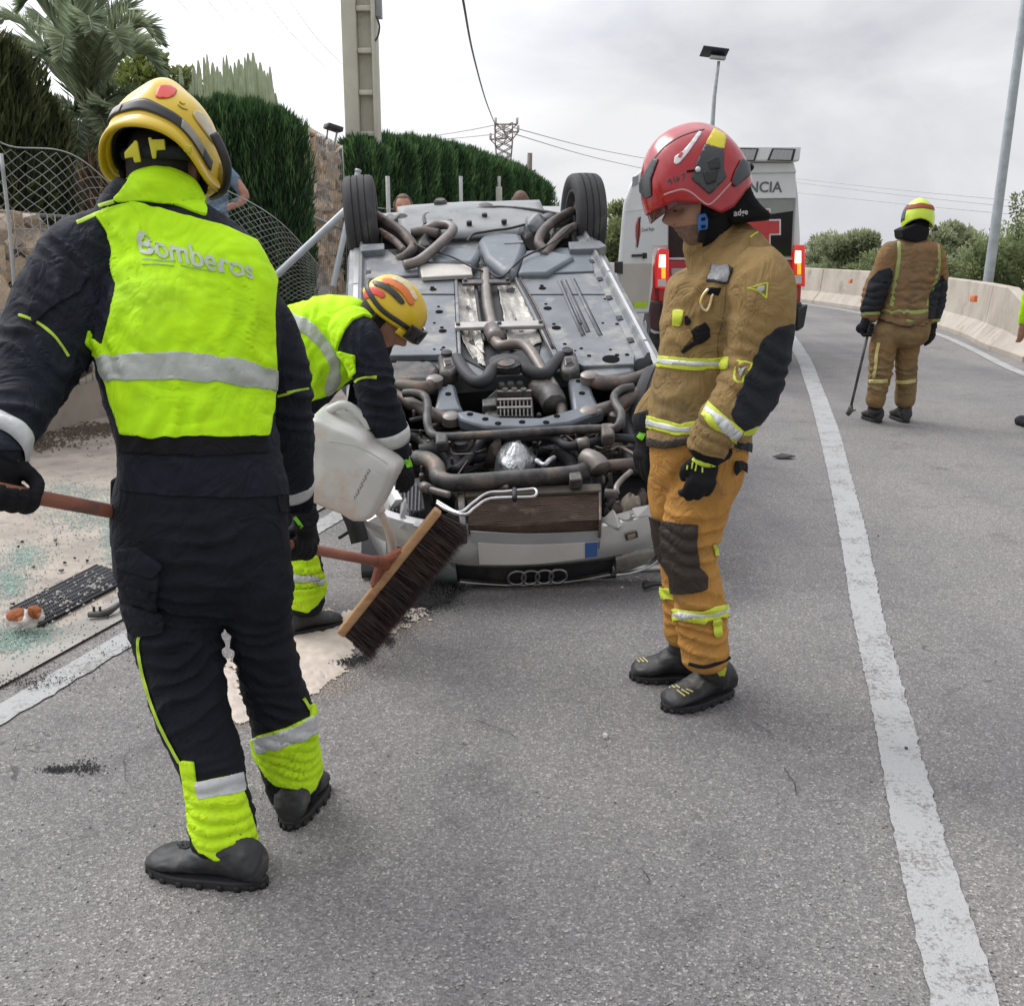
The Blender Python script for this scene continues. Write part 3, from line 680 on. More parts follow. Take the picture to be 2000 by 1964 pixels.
def blades(c, d, ln, wd, sh, name, mt, parent, shared=False):
    """many small pointed leaves: centre, direction, length, width, shade"""
    n = len(c); d = d/np.linalg.norm(d, axis=1, keepdims=True); r = rng.normal(size=(n, 3)); s = np.cross(d, r); s /= np.linalg.norm(s, axis=1, keepdims=True)+1e-9
    V = np.empty((n, 4, 3)); V[:, 0] = c; V[:, 1] = c+d*ln[:, None]*.5+s*wd[:, None]*.5; V[:, 2] = c+d*ln[:, None]; V[:, 3] = c+d*ln[:, None]*.5-s*wd[:, None]*.5
    me = bpy.data.meshes.new(name); me.vertices.add(n*4); me.vertices.foreach_set('co', V.ravel()); me.loops.add(n*4); me.loops.foreach_set('vertex_index', np.arange(n*4, dtype=np.int32))
    me.polygons.add(n); me.polygons.foreach_set('loop_start', np.arange(0, n*4, 4, dtype=np.int32)); me.update(calc_edges=True)
    at = me.attributes.new('shade', 'FLOAT', 'POINT'); at.data.foreach_set('value', np.repeat(np.clip(sh, 0, 1), 4).astype(np.float32)); me.materials.append(mt)
    if shared: return me
    return link(name, me, None, parent, False, smooth=False)
def cypress_meshes(w, dp, h, n, seed, taper=.25):
    """clipped cypress column, local coordinates with its base at the origin"""
    g = np.random.default_rng(seed); ph = g.uniform(0, 6.28, 6)
    def surf(a, z):   # radius of the lumpy outline
        t = z/h; top = np.clip((1-t)/.08, 0, 1)**.5; f = (1-taper*np.clip(t-.5, 0, 1)*2*.5)*top
        lump = 1+.10*np.sin(3*a+ph[0]+z*2)+.07*np.sin(5*a+ph[1]-z*3)+.05*np.sin(7*a+z*9+ph[2])
        ca, sa = np.cos(a), np.sin(a); q = (np.abs(ca)**3+np.abs(sa)**3)**(-1/3.)
        return ca*q*w/2*f*lump, sa*q*dp/2*f*lump
    a = g.uniform(0, 2*np.pi, n); z = h*(1-g.uniform(0, 1, n)**1.0); tp = g.uniform(0, 1, n) < .12; z[tp] = h*g.uniform(.93, 1.0, tp.sum())
    x, y = surf(a, z); rr = g.uniform(.8, 1.03, n); rr[tp] = g.uniform(.1, 1, tp.sum())
    c = np.stack([x*rr, y*rr, z-.05], 1); d = np.stack([np.cos(a)*.45, np.sin(a)*.45, np.full(n, 1.)], 1)+g.normal(0, .28, (n, 3))
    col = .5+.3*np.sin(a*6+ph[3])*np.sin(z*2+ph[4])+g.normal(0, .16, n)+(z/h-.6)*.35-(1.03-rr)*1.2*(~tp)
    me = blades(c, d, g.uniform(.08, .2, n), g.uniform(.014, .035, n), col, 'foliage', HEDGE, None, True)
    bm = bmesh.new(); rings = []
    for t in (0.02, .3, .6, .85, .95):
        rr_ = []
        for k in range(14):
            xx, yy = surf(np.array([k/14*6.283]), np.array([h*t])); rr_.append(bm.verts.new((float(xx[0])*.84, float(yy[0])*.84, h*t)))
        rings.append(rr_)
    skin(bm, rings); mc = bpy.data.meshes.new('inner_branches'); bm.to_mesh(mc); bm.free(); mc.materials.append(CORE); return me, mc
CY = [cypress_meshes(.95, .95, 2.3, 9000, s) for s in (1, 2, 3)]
trunkm = bpy.data.meshes.new('trunk'); bm = bmesh.new(); tube(bm, [Vector((0, 0, -.1)), Vector((.02, 0, 1)), Vector((0, .02, 1.9))], [.07, .06, .03], 8, 3); bm.to_mesh(trunkm); bm.free(); trunkm.materials.append(BARK)
def shrub(x, y, z, h, label, group, k=0, w=1., rz=0, mt=None, tilt=0):
    t = thing('cypress_shrub', label, 'hedge shrub', (0, 0, 0), group)
    t.matrix_world = Matrix.Translation((x, y, z)) @ Matrix.Rotation(tilt, 4, 'Y') @ Matrix.Rotation(rz, 4, 'Z') @ Matrix.Diagonal((w, w, h/2.3, 1))
    for nm, me in (('foliage', CY[k % 3][0]), ('inner_branches', CY[k % 3][1]), ('trunk', trunkm)):
        o = bpy.data.objects.new(nm, me); COL.objects.link(o); o.parent = t
        if nm == 'foliage': o['kind'] = 'stuff'
        if mt is not None and nm == 'foliage': o.material_slots[0].link = 'OBJECT'; o.material_slots[0].material = mt
g1 = 'clipped cypress hedge between the palm and the gabion wall'
for i, (px, top) in enumerate([(326, 205), (388, 192), (440, 186), (495, 192), (545, 210)]):
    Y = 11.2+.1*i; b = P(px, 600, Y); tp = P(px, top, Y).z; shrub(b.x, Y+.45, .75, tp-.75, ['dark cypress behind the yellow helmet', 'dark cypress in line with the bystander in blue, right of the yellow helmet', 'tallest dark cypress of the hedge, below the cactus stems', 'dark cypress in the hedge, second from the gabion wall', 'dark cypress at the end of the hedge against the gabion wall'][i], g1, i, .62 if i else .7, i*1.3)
g2 = 'clipped cypress hedge right of the concrete pole'
L2 = np.array([[-2.42, 15.6], [.35, 25.5]])
names2 = ['nearest and tallest looking', 'second', 'third', 'fourth', 'fifth', 'sixth', 'seventh', 'eighth', 'ninth', 'tenth', 'farthest']
for i in range(11):
    q = L2[0]+(L2[1]-L2[0])*(i/10.); tops = [272, 268, 270, 276, 284, 292, 305, 312, 322, 336, 350]; px_ = proj([q[0], q[1], 2.5])[0][0]
    tz = P(px_, tops[i], q[1]+.3).z; shrub(q[0]+.15, q[1]+.4, .6, tz-.6, 'green clipped cypress, %s from the concrete pole in the receding hedge' % names2[i], g2, i+1, .95 if i < 6 else 1.05, i*.9)
g3 = 'unclipped dark conifers at the left edge'
for i, (px, top, Y, w, lb) in enumerate([(-60, 20, 9.6, 1.15, 'dark ragged conifer cut off by the left edge'), (25, 78, 9.9, .95, 'dark conifer in front of the palm, right of the leftmost one'), (85, 180, 10.3, .8, 'lower dark conifer behind the sagging fence, nearest the palm trunk')]):
    b = P(px, 600, Y); tp = P(px, top, Y).z; shrub(b.x, Y, .7, tp-.7, lb, g3, i, w, i*2., HEDGEB)
# --- palm
def palm():
    base = P(182, 395, 11.6); t = thing('palm_tree', 'date palm with long arching grey green fronds behind the left firefighter', 'palm', (base.x, 11.6, .8))
    c = P(176, 245, 11.6); bm = bmesh.new(); tube(bm, [(c.x-.02, 11.6, .7), (c.x, 11.6, 1.6), (c.x, 11.6, c.z)], [.24, .26, .3], 14, 3); mkbm('trunk', bm, BARK, t)
    bm = bmesh.new(); g = random.Random(3)
    for k in range(150):
        a = g.uniform(0, 6.28); z = g.uniform(c.z-1.5, c.z+.05); p = Vector((c.x+.26*math.cos(a), 11.6+.26*math.sin(a), z)); tube(bm, [p, p+Vector((math.cos(a)*.1, math.sin(a)*.1, .22))], [.025, .008], 4, 1)
    mkbm('dry_frond_base', bm, M('dry_fibre', (.30, .2, .09), (.17, .11, .05), 20, .95), t)
    ends = [(45, 10, -.2), (-20, 60, .3), (100, -70, .2), (160, -90, -.3), (205, -40, .1), (262, 40, .4), (308, 78, -.2), (318, 150, .3), (285, 205, -.5), (60, 160, -.5), (10, 130, .6), (225, -80, .5), (130, -20, -.7), (240, 100, -.9), (120, 110, -1.), (180, 60, -1.1), (70, 60, .8), (300, 115, .9), (150, 290, -.9), (215, 280, -.9), (100, 270, -.6), (60, 230, .3), (185, -60, .9), (215, 330, -.6), (130, 340, -.7), (245, 240, -.9)]
    for i, (ex, ey, dy) in enumerate(ends):
        e = P(ex, ey, 11.6+dy*1.3); s = Vector((c.x, 11.6, c.z)); up = Vector((0, 0, .55 if ey < 200 else .25)); mid = s*.5+e*.5+up*.8
        pts = [Vector(p) for p in catmull([s, s*.75+e*.25+up*.55, mid, s*.22+e*.78+up*.6, e], 9)]; bm = bmesh.new()
        tube(bm, pts, [.022*(1-.8*k/len(pts)) for k in range(len(pts))], 4, 1)
        fr = mkbm('frond', bm, M('frond_rib', (.16, .19, .1)), t); cc = []; dd = []; ln = []; sh = []
        g_ = np.random.default_rng(i); sv = g_.normal(.5, .1)
        for k in range(5, len(pts)-1):
            for rep in range(5):
                p = pts[k].lerp(pts[k+1], rep/5.); tg = (pts[k+1]-pts[k-1]).normalized(); u = k/len(pts); side = tg.cross(Vector((0, 0, 1)))
                side = side.normalized() if side.length > .05 else Vector((1, 0, 0)); nn = side.cross(tg)
                for sg in (-1, 1):
                    dv = tg*.85+side*sg*.55+nn*g_.uniform(.0, .4)+Vector((0, 0, -.15)); cc.append(p); dd.append(dv); ln.append(.42*(1-abs(u-.45)*1.25)*g_.uniform(.8, 1.1)); sh.append(sv+g_.normal(0, .14)+.15*sg)
        ln = np.array(ln); o = blades(np.array(cc), np.array([list(x) for x in dd]), ln, np.full(len(ln), .022), np.array(sh), 'leaflets', PALM, fr); o['kind'] = 'stuff'
palm()
# --- candelabra cactus
def cactus():
    CM = M('cactus_skin', (.52, .58, .40), (.36, .42, .27), 5, .7, bs=.3, bscale=40); base = P(440, 250, 12.9); t = thing('candelabra_cactus', 'pale green candelabra cactus with many upright stems above the hedge', 'cactus', (base.x, 12.9, .9)); g = random.Random(5)
    bm = bmesh.new(); tube(bm, [(base.x, 12.9, .7), (base.x, 12.9, 2.1)], .14, 10, 2); mkbm('trunk', bm, CM, t)
    tops = [(352, 132), (366, 140), (378, 128), (387, 118), (398, 112), (404, 106), (415, 122), (424, 130), (436, 112), (442, 108), (450, 128), (458, 122), (466, 116), (472, 126), (478, 112), (484, 104), (488, 118), (494, 103), (500, 124), (508, 122), (516, 138), (522, 142), (527, 130), (538, 182), (530, 160), (344, 160), (430, 140), (410, 150), (470, 150), (450, 160), (390, 150), (372, 165), (500, 160)]
    for i, (px, py) in enumerate(tops):
        Y = 12.9+g.uniform(-.8, .9); tp = P(px, py, Y); bx = base.x*.35+tp.x*.65; bm = bmesh.new(); r = g.uniform(.019, .028); b0 = Vector((bx, 12.9*.4+Y*.6, 2.15+g.uniform(0, .35)))
        pts = [Vector((base.x*.6+tp.x*.4, 12.9, 1.9)), b0, Vector((tp.x*.92+bx*.08, Y, b0.z*.6+tp.z*.4)), tp]
        q = catmull([(*p, r) for p in pts], 6); rings = []
        for j, x in enumerate(q):
            rr = r*(1 if j < len(q)-2 else (.75 if j == len(q)-2 else .3)); rings.append([bm.verts.new((x[0]+rr*(1+.28*(-1)**k)*math.cos(k/12*6.283), x[1]+rr*(1+.28*(-1)**k)*math.sin(k/12*6.283), x[2])) for k in range(12)])
        skin(bm, rings); mkbm('stem', bm, CM, t, smooth=False)
cactus()
def cloud_tree(name, label, cat, base, c, rad, mt, n=6000, leaf=.14, trunkr=.06, seed=1, group=None, clumps=16, br=8, wid=.35):
    g = np.random.default_rng(seed); t = thing(name, label, cat, base, group); c = np.array(c); rad = np.array(rad, float)
    cl = []; 
    while len(cl) < clumps:
        p = g.uniform(-1, 1, 3)
        if np.linalg.norm(p) < 1: cl.append(p)
    cl = np.array(cl)*.78; cr = g.uniform(.2, .42, clumps)
    k = g.integers(0, clumps, n); q = g.normal(size=(n, 3)); q /= np.linalg.norm(q, axis=1, keepdims=True); rr = g.uniform(.25, 1, n)**.5
    p = c+(cl[k]+q*(cr[k]*rr)[:, None])*rad; d = q*.6+g.normal(0, .5, (n, 3))+np.array([0, 0, .25])
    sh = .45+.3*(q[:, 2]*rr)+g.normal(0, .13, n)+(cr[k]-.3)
    o = blades(p, d, g.uniform(.6, 1.2, n)*leaf, g.uniform(.25, .45, n)*leaf*wid/.35, sh, 'crown', mt, t); o['kind'] = 'stuff'
    bm = bmesh.new(); b = Vector(base); C = Vector(c); tube(bm, [b, b*.5+C*.5+Vector((trunkr*.8, 0, 0)), C], [trunkr, trunkr*.7, trunkr*.3], 8, 3)
    for j in range(min(br, clumps)):
        e = Vector(c+cl[j]*rad); s = b.lerp(C, .45+.06*j % .5); tube(bm, [s, s.lerp(e, .5)+Vector((0, 0, .1*rad[2])), e], [trunkr*.45, trunkr*.25, trunkr*.1], 5, 3)
    mkbm('trunk', bm, BARK, t); return t
b = P(300, 250, 13.6); cloud_tree('bush', 'yellow green bush between the palm and the cactus', 'bush', (b.x, 13.6, .9), (b.x, 13.6, P(0, 200, 13.6).z), (.75, .6, .62), YELL, 5000, .11, seed=4)
b = P(385, 250, 13.6); cloud_tree('bush', 'small olive green bush under the cactus stems', 'bush', (b.x, 13.5, .9), (b.x, 13.5, P(0, 205, 13.6).z), (.5, .5, .4), OLIVE, 2500, .1, seed=6)
b = P(1203, 560, 47); cloud_tree('tree', 'distant olive green tree between the raised rear tyre and the ambulance', 'tree', (b.x, 47, 0), (b.x, 47, P(0, 462, 47).z), (1.1, 1.2, 1.7), OLIVE, 6000, .24, seed=8)
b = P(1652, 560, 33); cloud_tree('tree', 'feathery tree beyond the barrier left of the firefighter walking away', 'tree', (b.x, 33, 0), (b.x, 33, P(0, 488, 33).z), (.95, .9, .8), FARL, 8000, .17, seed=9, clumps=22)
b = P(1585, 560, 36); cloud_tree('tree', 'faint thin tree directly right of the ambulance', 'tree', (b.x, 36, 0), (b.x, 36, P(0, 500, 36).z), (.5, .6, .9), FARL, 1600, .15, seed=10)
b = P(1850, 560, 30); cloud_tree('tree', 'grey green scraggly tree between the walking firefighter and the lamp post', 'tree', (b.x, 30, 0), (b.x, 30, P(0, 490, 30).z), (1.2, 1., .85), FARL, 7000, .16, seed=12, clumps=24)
for i, (px, py, Y, rx, rz, lb) in enumerate([(1720, 528, 31, 1.2, .6, 'low green bush over the barrier left of the walking firefighter'), (1800, 545, 24, .9, .6, 'low green bush behind the barrier at the walking firefighter elbow'), (1870, 540, 23, .9, .65, 'dense olive bush behind the barrier at the lamp post foot'), (1960, 520, 22, 1.0, .85, 'large olive bush behind the barrier right of the lamp post'), (2020, 470, 24, 1.1, 1.3, 'tall olive bush cut off by the right edge'), (1625, 540, 34, 1.2, .5, 'low olive scrub over the barrier nearest the ambulance')]):
    b = P(px, py, Y); cloud_tree('bush', lb, 'bush', (b.x, Y, .2), b, (rx, .9, rz), (FARL, OLIVE, YELL)[(i+1) % 3] if i != 4 else OLIVE, 5500, .12, seed=20+i, clumps=26)
# --- hills
HILL = M('hill_scrub', (.26, .24, .2), (.18, .18, .15), .02, .95, c3=(.3, .25, .2), s3=.05)
V = []; F = []; nx, ny = 40, 8
for j in range(ny):
    for i in range(nx):
        px = 1500+i*40; d = 260+j*40; hh = np.interp(px, [1500, 1850, 1925, 2010, 2200, 2600, 3060], [0, 0, 1, 8, 20, 34, 30])*math.sin(math.pi*min(1, j/(ny-1)*1.0)) + 2*noise.noise(Vector((i*.4, j*.5, 0)))*(px > 1850)
        w = P(px, 476, d); V.append((w.x, d, max(-2, hh)))
for j in range(ny-1):
    for i in range(nx-1): a = j*nx+i; F.append([a, a+1, a+nx+1, a+nx])
o = mk('hill', V, F, HILL); o['kind'] = 'structure'
# --- reed screen fence in front of the far hedge
REED = M('reed_screen', (.20, .17, .11), (.12, .1, .065), 20, .9, stretch=(6, 6, .3), bs=.5, bscale=60)
t = thing('reed_fence', 'low wire fence with a brown reed screen along the foot of the far hedge', 'fence', (-1.6, 15.2, .6)); pts = [(-2.05, 14.9), (-1.3, 17.5), (-.5, 20.4), (.35, 23.3), (.7, 24.5)]
bm = bmesh.new(); g = random.Random(9)
for a, b in zip(pts[:-1], pts[1:]):
    n = int(math.dist(a, b)/.045)
    for k in range(n):
        u = k/n; x, y = a[0]+(b[0]-a[0])*u, a[1]+(b[1]-a[1])*u; h = 1.95+g.uniform(-.05, .05); box(bm, (x, y+g.uniform(-.01, .01), .5+(h-.5)/2), (.045, .012, h-.5), math.atan2(b[1]-a[1], b[0]-a[0]))
o = mkbm('reed_panel', bm, REED, t, smooth=False); o['kind'] = 'stuff'
bm = bmesh.new()
for z in (.9, 1.3, 1.7, 2.02): tube(bm, [Vector((x+.03, y-.06, z)) for x, y in pts], .006, 4, 2)
mkbm('line_wire', bm, WIRE, t)
for px, Y in ((901, 17.6), (975, 21.2), (760, 15.2)):
    w = P(px, 400, Y); bm = bmesh.new(); tube(bm, [(w.x, Y-.1, .5), (w.x, Y-.1, P(px, 345, Y).z)], .03, 8, 1); mkbm('post', bm, M('white_post', (.5, .5, .5)), t)
w = P(975, 400, 21); bm = bmesh.new(); box(bm, (w.x, 20.7, 1.4), (.12, .12, 2.4)); o = mkbm('concrete_post', bm, PC, None, bevel=.01); tag(o, 'pale square concrete post at the far end of the reed fence', 'post')
# ================================================================== the overturned car
CARM = Matrix.Translation((.1151, 4.2878, .424)) @ Matrix.Rotation(R(6.94), 4, 'Z') @ Matrix.Rotation(R(19.48), 4, 'X') @ Matrix.Rotation(R(-2.75), 4, 'Y')
CARI = CARM.inverted(); cam_l = CARI @ Vector((0, 0, CH))
def K(px, py, w=0.):
    """photo point -> car coordinates (u across, v towards the tail, w up out of the underside)"""
    d = CARI.to_3x3() @ ray(px, py); t = (w-cam_l.z)/d.z; return cam_l+d*t
Z4 = lambda X, Y: (640+.3404*X, 340+.3404*Y)
Z5 = lambda X, Y: (640+.361*X, 740+.361*Y)
CUND = M('dusty_underbody', (.185, .20, .215), (.115, .127, .14), 3.5, .5, metal=.15, bs=.3, bscale=25, bdist=.005, c3=(.27, .265, .25), s3=3.2, t3=.56, spec=.6)
CBLUE = M('underbody_cover', (.155, .178, .20), (.105, .122, .14), 4, .45, bs=.1, bscale=30, c3=(.22, .23, .24), s3=3, t3=.62)
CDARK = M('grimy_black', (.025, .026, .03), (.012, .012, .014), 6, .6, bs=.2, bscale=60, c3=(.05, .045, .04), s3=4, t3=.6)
CGRIME = M('greasy_metal', (.10, .096, .092), (.028, .027, .027), 11, .5, metal=.3, bs=.45, bscale=50, c3=(.17, .13, .10), s3=5, t3=.6)
CPIPE = M('exhaust_steel', (.235, .21, .195), (.12, .105, .095), 5, .42, metal=.5, bs=.1, bscale=40, c3=(.22, .13, .08), s3=4, t3=.64)
CSHIELD = M('heat_shield', (.42, .40, .36), (.28, .265, .24), 4, .4, metal=.45, bs=.8, bscale=16, bdist=.02, c3=(.2, .19, .18), s3=3, t3=.62)
CSILV = M('silver_paint', (.58, .58, .57), (.48, .48, .47), 4, .3, metal=.35, coat=.5, c3=(.28, .27, .25), s3=3, t3=.68)
CBROWN = M('rusty_fins', (.10, .06, .042), (.05, .032, .024), 14, .75, bs=.8, bscale=90, stretch=(1, 8, 1), bdist=.006, c3=(.16, .12, .09), s3=8, t3=.62)
CALU = M('crumpled_aluminium', (.52, .53, .55), (.36, .37, .39), 8, .35, metal=.75, bs=.9, bscale=14, bdist=.02)
CRUB = M('tyre_rubber', (.045, .046, .05), (.028, .028, .03), 5, .75, bs=.2, bscale=90, c3=(.09, .085, .08), s3=3, t3=.6)
CARMT = M('rusted_arm', (.15, .125, .11), (.06, .05, .045), 8, .55, metal=.3, bs=.3, bscale=60, c3=(.2, .12, .08), s3=6, t3=.6)
CGLASS = M('car_glass', (.02, .03, .03), None, 5, .08, spec=.8); CHROME = M('chrome', (.5, .5, .5), (.36, .35, .34), 14, .32, metal=1.); CHOLE = M('plug_and_shade_black', (.006, .006, .007), None, 5, .9, spec=.1)  # last one: near-black for plugs, and for hollows whose shade is in the colour
CAR = thing('overturned_car', 'silver car lying on its roof with its muddy underside facing the camera', 'car', mat=CARM)
def kpanel(name, pts, w, th, mt, z=None, bevel=.006, parent=None, up=0, edge=None):
    zf = z or (lambda a, b: (a, b)); P_ = [K(*zf(*p), w) for p in pts]; bm = bmesh.new(); prism(bm, [(p.x, p.y, w+up) for p in P_], (0, 0, -th))
    return mkbm(name, bm, mt, parent or CAR, True, bevel=bevel, auto=35)
def kpipe(name, pts, r, mt, z=None, n=10, parent=None, sub=6):
    zf = z or (lambda a, b: (a, b)); L_ = [K(*zf(p[0], p[1]), p[2]) for p in pts]; bm = bmesh.new(); tube(bm, L_, r, n, sub); return mkbm(name, bm, mt, parent or CAR, True)
def kdisc(name, x, y, w, r, h, mt, z=Z4, sq=1., parent=None):
    c = K(*z(x, y), w); bm = bmesh.new(); tube(bm, [c-Vector((0, 0, .02)), c+Vector((0, 0, h*.7)), c+Vector((0, 0, h))], [r, r, r*.7], 14, 1)
    return mkbm(name, bm, mt, parent or CAR, True, auto=40)
# --- body shell (doors, wings, roof) between the underside and the ground
def wz(u, v, w):     # keep the crushed roof above the road
    g = CARM @ Vector((u, v, w)); return w if g.z > .015 else w+(.015-g.z)/CARM.to_3x3()[2][2]
def body_side(sgn):
    nm = [('front_wing', .1, 1.55), ('front_door', 1.57, 2.62), ('rear_door', 2.64, 3.42), ('rear_wing', 3.44, 4.08)]
    for n_, a, b in nm:
        bm = bmesh.new(); rings = []
        for v in np.linspace(a, b, 7):
            tap = .86 if v > .8 else .86-.13*(1-v/.8)**1.6
            if sgn < 0 and v < 1.5: tap -= .12*(1.5-v)/1.5
            if v > 3.9: tap = .86-.10*((v-3.9)/.5)**2
            prof = [(tap-.03, 0.0 if not (.6 < v < 1.3 or 3.3 < v < 3.95) else -.06), (tap+.01, -.06), (tap+.035, -.3), (tap+.02, -.5), (tap-.04, -.66)]
            if n_ in ('front_wing',) and v < .7: prof = [(p, q*.95) for p, q in prof]
            out = [(sgn*p, v, wz(p*sgn, v, q)) for p, q in prof]; inn = [(sgn*(p-.03), v, wz(p*sgn, v, q)+.001) for p, q in prof[::-1]]
            rings.append([bm.verts.new(x) for x in out+inn])
        skin(bm, rings); d = mkbm(n_, bm, CSILV, CAR, True, auto=50)
        if 'door' in n_:
            bm = bmesh.new(); vm = b-.12; box(bm, (sgn*.90, vm-.06, -.5), (.03, .2, .035)); mkbm('door_handle', bm, CSILV, d, True, bevel=.008)
            bm = bmesh.new(); P_ = [(a+.04, -.68), (b-.04, -.68), (b-.1, -.95), (a+.12, -.95)]; prism(bm, [(sgn*(.80+.2*(q+.68)), p, wz(0, p, q)) for p, q in P_], (sgn*.008, 0, 0)); mkbm('side_window', bm, CGLASS, CAR, True)
for sg in (-1, 1): body_side(sg)
bm = bmesh.new(); rings = []
for v, hw_, q in ((.12, .70, -.56), (.5, .74, -.66), (1.2, .76, -.72), (1.35, .74, -.76)):
    rings.append([bm.verts.new((u*hw_, v, wz(u*hw_, v, q-.03*(1-u*u)))) for u in np.linspace(-1, 1, 9)])
for a, b in zip(rings[:-1], rings[1:]):
    for k in range(8): bm.faces.new((a[k], a[k+1], b[k+1], b[k]))
mkbm('bonnet', bm, CSILV, CAR, True, solid=.02)
bm = bmesh.new(); rings = []
for v, hw_, q in ((1.36, .74, -.78), (1.9, .62, -1.1), (2.6, .6, -1.3), (3.3, .62, -1.28), (3.8, .66, -.95), (4.08, .7, -.82)):
    rings.append([bm.verts.new((u*hw_, v, wz(u*hw_, v, q))) for u in np.linspace(-1, 1, 7)])
for a, b in zip(rings[:-1], rings[1:]):
    for k in range(6): bm.faces.new((a[k], a[k+1], b[k+1], b[k]))
mkbm('roof', bm, CSILV, CAR, True, solid=.03)
bm = bmesh.new(); rings = []
for u in np.linspace(-.74, .74, 13): c = .06*(u/.74)**2; rings.append([bm.verts.new(x) for x in ((u, 4.12-c, -.02), (u, 4.2-c, -.12), (u, 4.2-c, -.4), (u, 4.12-c, -.5), (u, 4.0-c, -.4), (u, 4.0-c, -.09))])
skin(bm, rings); mkbm('rear_bumper', bm, CSILV, CAR, True, auto=40)
# --- floor
bm = bmesh.new(); out = [(-.83, 1.32), (-.84, 2.2), (-.84, 3.2), (-.62, 3.32), (-.58, 3.88), (-.64, 3.96), (-.60, 4.04), (.60, 4.04), (.64, 3.96), (.58, 3.88), (.62, 3.32), (.84, 3.2), (.84, 2.2), (.83, 1.32)]
prism(bm, [(u, v, -.045) for u, v in out], (0, 0, -.1)); mkbm('floor_pan', bm, CUND, CAR, True, bevel=.01, auto=35)
bm = bmesh.new(); prism(bm, [(-.8, .16, -.42), (.8, .16, -.42), (.8, 1.4, -.38), (-.8, 1.4, -.38)], (0, 0, -.04)); mkbm('engine_bay_floor', bm, CDARK, CAR, True)
bm = bmesh.new(); prism(bm, [(-.8, 1.34, -.05), (.8, 1.34, -.05), (.8, 1.36, -.4), (-.8, 1.36, -.4)], (0, .03, 0)); mkbm('bulkhead', bm, CDARK, CAR, True)
for sg in (-1, 1):      # sills with their pinch seam
    bm = bmesh.new(); rings = []
    for v in np.linspace(1.32, 3.3, 14): rings.append([bm.verts.new(x) for x in ((sg*.70, v, -.03), (sg*.72, v, .005), (sg*.76, v, .012), (sg*.775, v, .04), (sg*.79, v, .04), (sg*.80, v, .0), (sg*.865, v, -.02), (sg*.885, v, -.07), (sg*.86, v, -.12), (sg*.7, v, -.12))])
    skin(bm, rings); s = mkbm('sill', bm, CUND, CAR, True, auto=40)
    for k, v in enumerate(np.linspace(1.55, 3.1, 6)):
        bm = bmesh.new(); box(bm, (sg*.735, v, .008), (.035, .06, .012)); mkbm('jacking_clip', bm, CDARK, s, True, bevel=.003)
# --- floor plates traced on the underside
kpanel('left_floor_plate', [(222, 612), (470, 596), (726, 590), (744, 1030), (600, 1036), (340, 1040), (215, 1040)], 0, .04, CUND, Z4)
rp = kpanel('right_floor_plate', [(1082, 580), (1400, 572), (1525, 566), (1545, 600), (1765, 958), (1760, 1088), (1470, 1100), (1330, 1038), (1240, 900)], 0, .04, CUND, Z4)
kpanel('left_rear_plate', [(225, 440), (420, 425), (520, 520), (520, 575), (222, 600)], .012, .05, CUND, Z4)
kpanel('right_rear_plate', [(1140, 440), (1310, 420), (1500, 425), (1530, 555), (1250, 566), (1085, 560)], .012, .05, CBLUE, Z4)
for a, b in (((1325, 612), (1462, 925)), ((1352, 606), (1490, 905)), ((1400, 598), (1560, 925)), ((1378, 690), (1452, 858))):
    p, q = K(*Z4(*a), .002), K(*Z4(*b), .002); bm = bmesh.new(); tube(bm, [p, q], .009, 6, 1); mkbm('pressed_rib', bm, CUND, rp, True)
    p.x += .016; q.x += .016; bm = bmesh.new(); tube(bm, [p-Vector((0, 0, .006)), q-Vector((0, 0, .006))], .008, 4, 1); mkbm('rib_groove', bm, CDARK, rp, True)
for a in [(240, 640), (255, 770), (262, 900)]:
    p = K(*Z4(*a), .002); bm = bmesh.new(); tube(bm, [p, p+Vector((.0, -.3, 0))], .008, 6, 1); mkbm('pressed_rib', bm, CUND, CAR, True)
for x, y, r in [(590, 595, .02), (605, 662, .024), (600, 650, .014), (640, 790, .026), (636, 760, .01), (660, 900, .026), (655, 880, .012), (664, 995, .012), (1205, 582, .018), (1232, 655, .026), (1228, 640, .014), (1262, 770, .028), (1252, 745, .011), (1312, 882, .03), (1298, 860, .012), (1372, 1005, .028), (1360, 975, .012), (1500, 1042, .013), (1455, 1000, .011), (1660, 860, .012), (1590, 716, .009), (1660, 1038, .014), (1718, 1036, .014), (490, 578, .03), (380, 1074, .016), (545, 1070, .013), (430, 700, .012), (400, 820, .012)]:
    kdisc('rubber_plug', x, y, .001, r*.9, .003, CHOLE)
for x, y, r in [(1625, 1062, .048)]: kdisc('drain_plug', x, y, .0, r, .004, CHOLE)
kpanel('white_heat_plate', [(524, 512), (820, 512), (832, 576), (540, 590)], .035, .03, M('pale_plate', (.52, .49, .45), (.42, .39, .36), 5, .5, metal=.3), Z4)
kpanel('silencer_box', [(640, 402), (880, 430), (862, 470), (838, 508), (640, 502), (560, 470)], .05, .09, CBLUE, Z4, bevel=.03)
kpanel('fuel_tank', [(880, 350), (960, 326), (1110, 336), (1140, 400), (1128, 450), (1080, 560), (1000, 550), (900, 470), (860, 380)], .055, .1, CBLUE, Z4, bevel=.04)
kpanel('tank_strap', [(1010, 385), (1120, 380), (1122, 392), (1012, 398)], .06, .01, CUND, Z4, bevel=.003)
kpanel('tank_skirt', [(1128, 452), (1300, 440), (1420, 470), (1260, 566), (1090, 566)], .04, .06, CBLUE, Z4, bevel=.02)
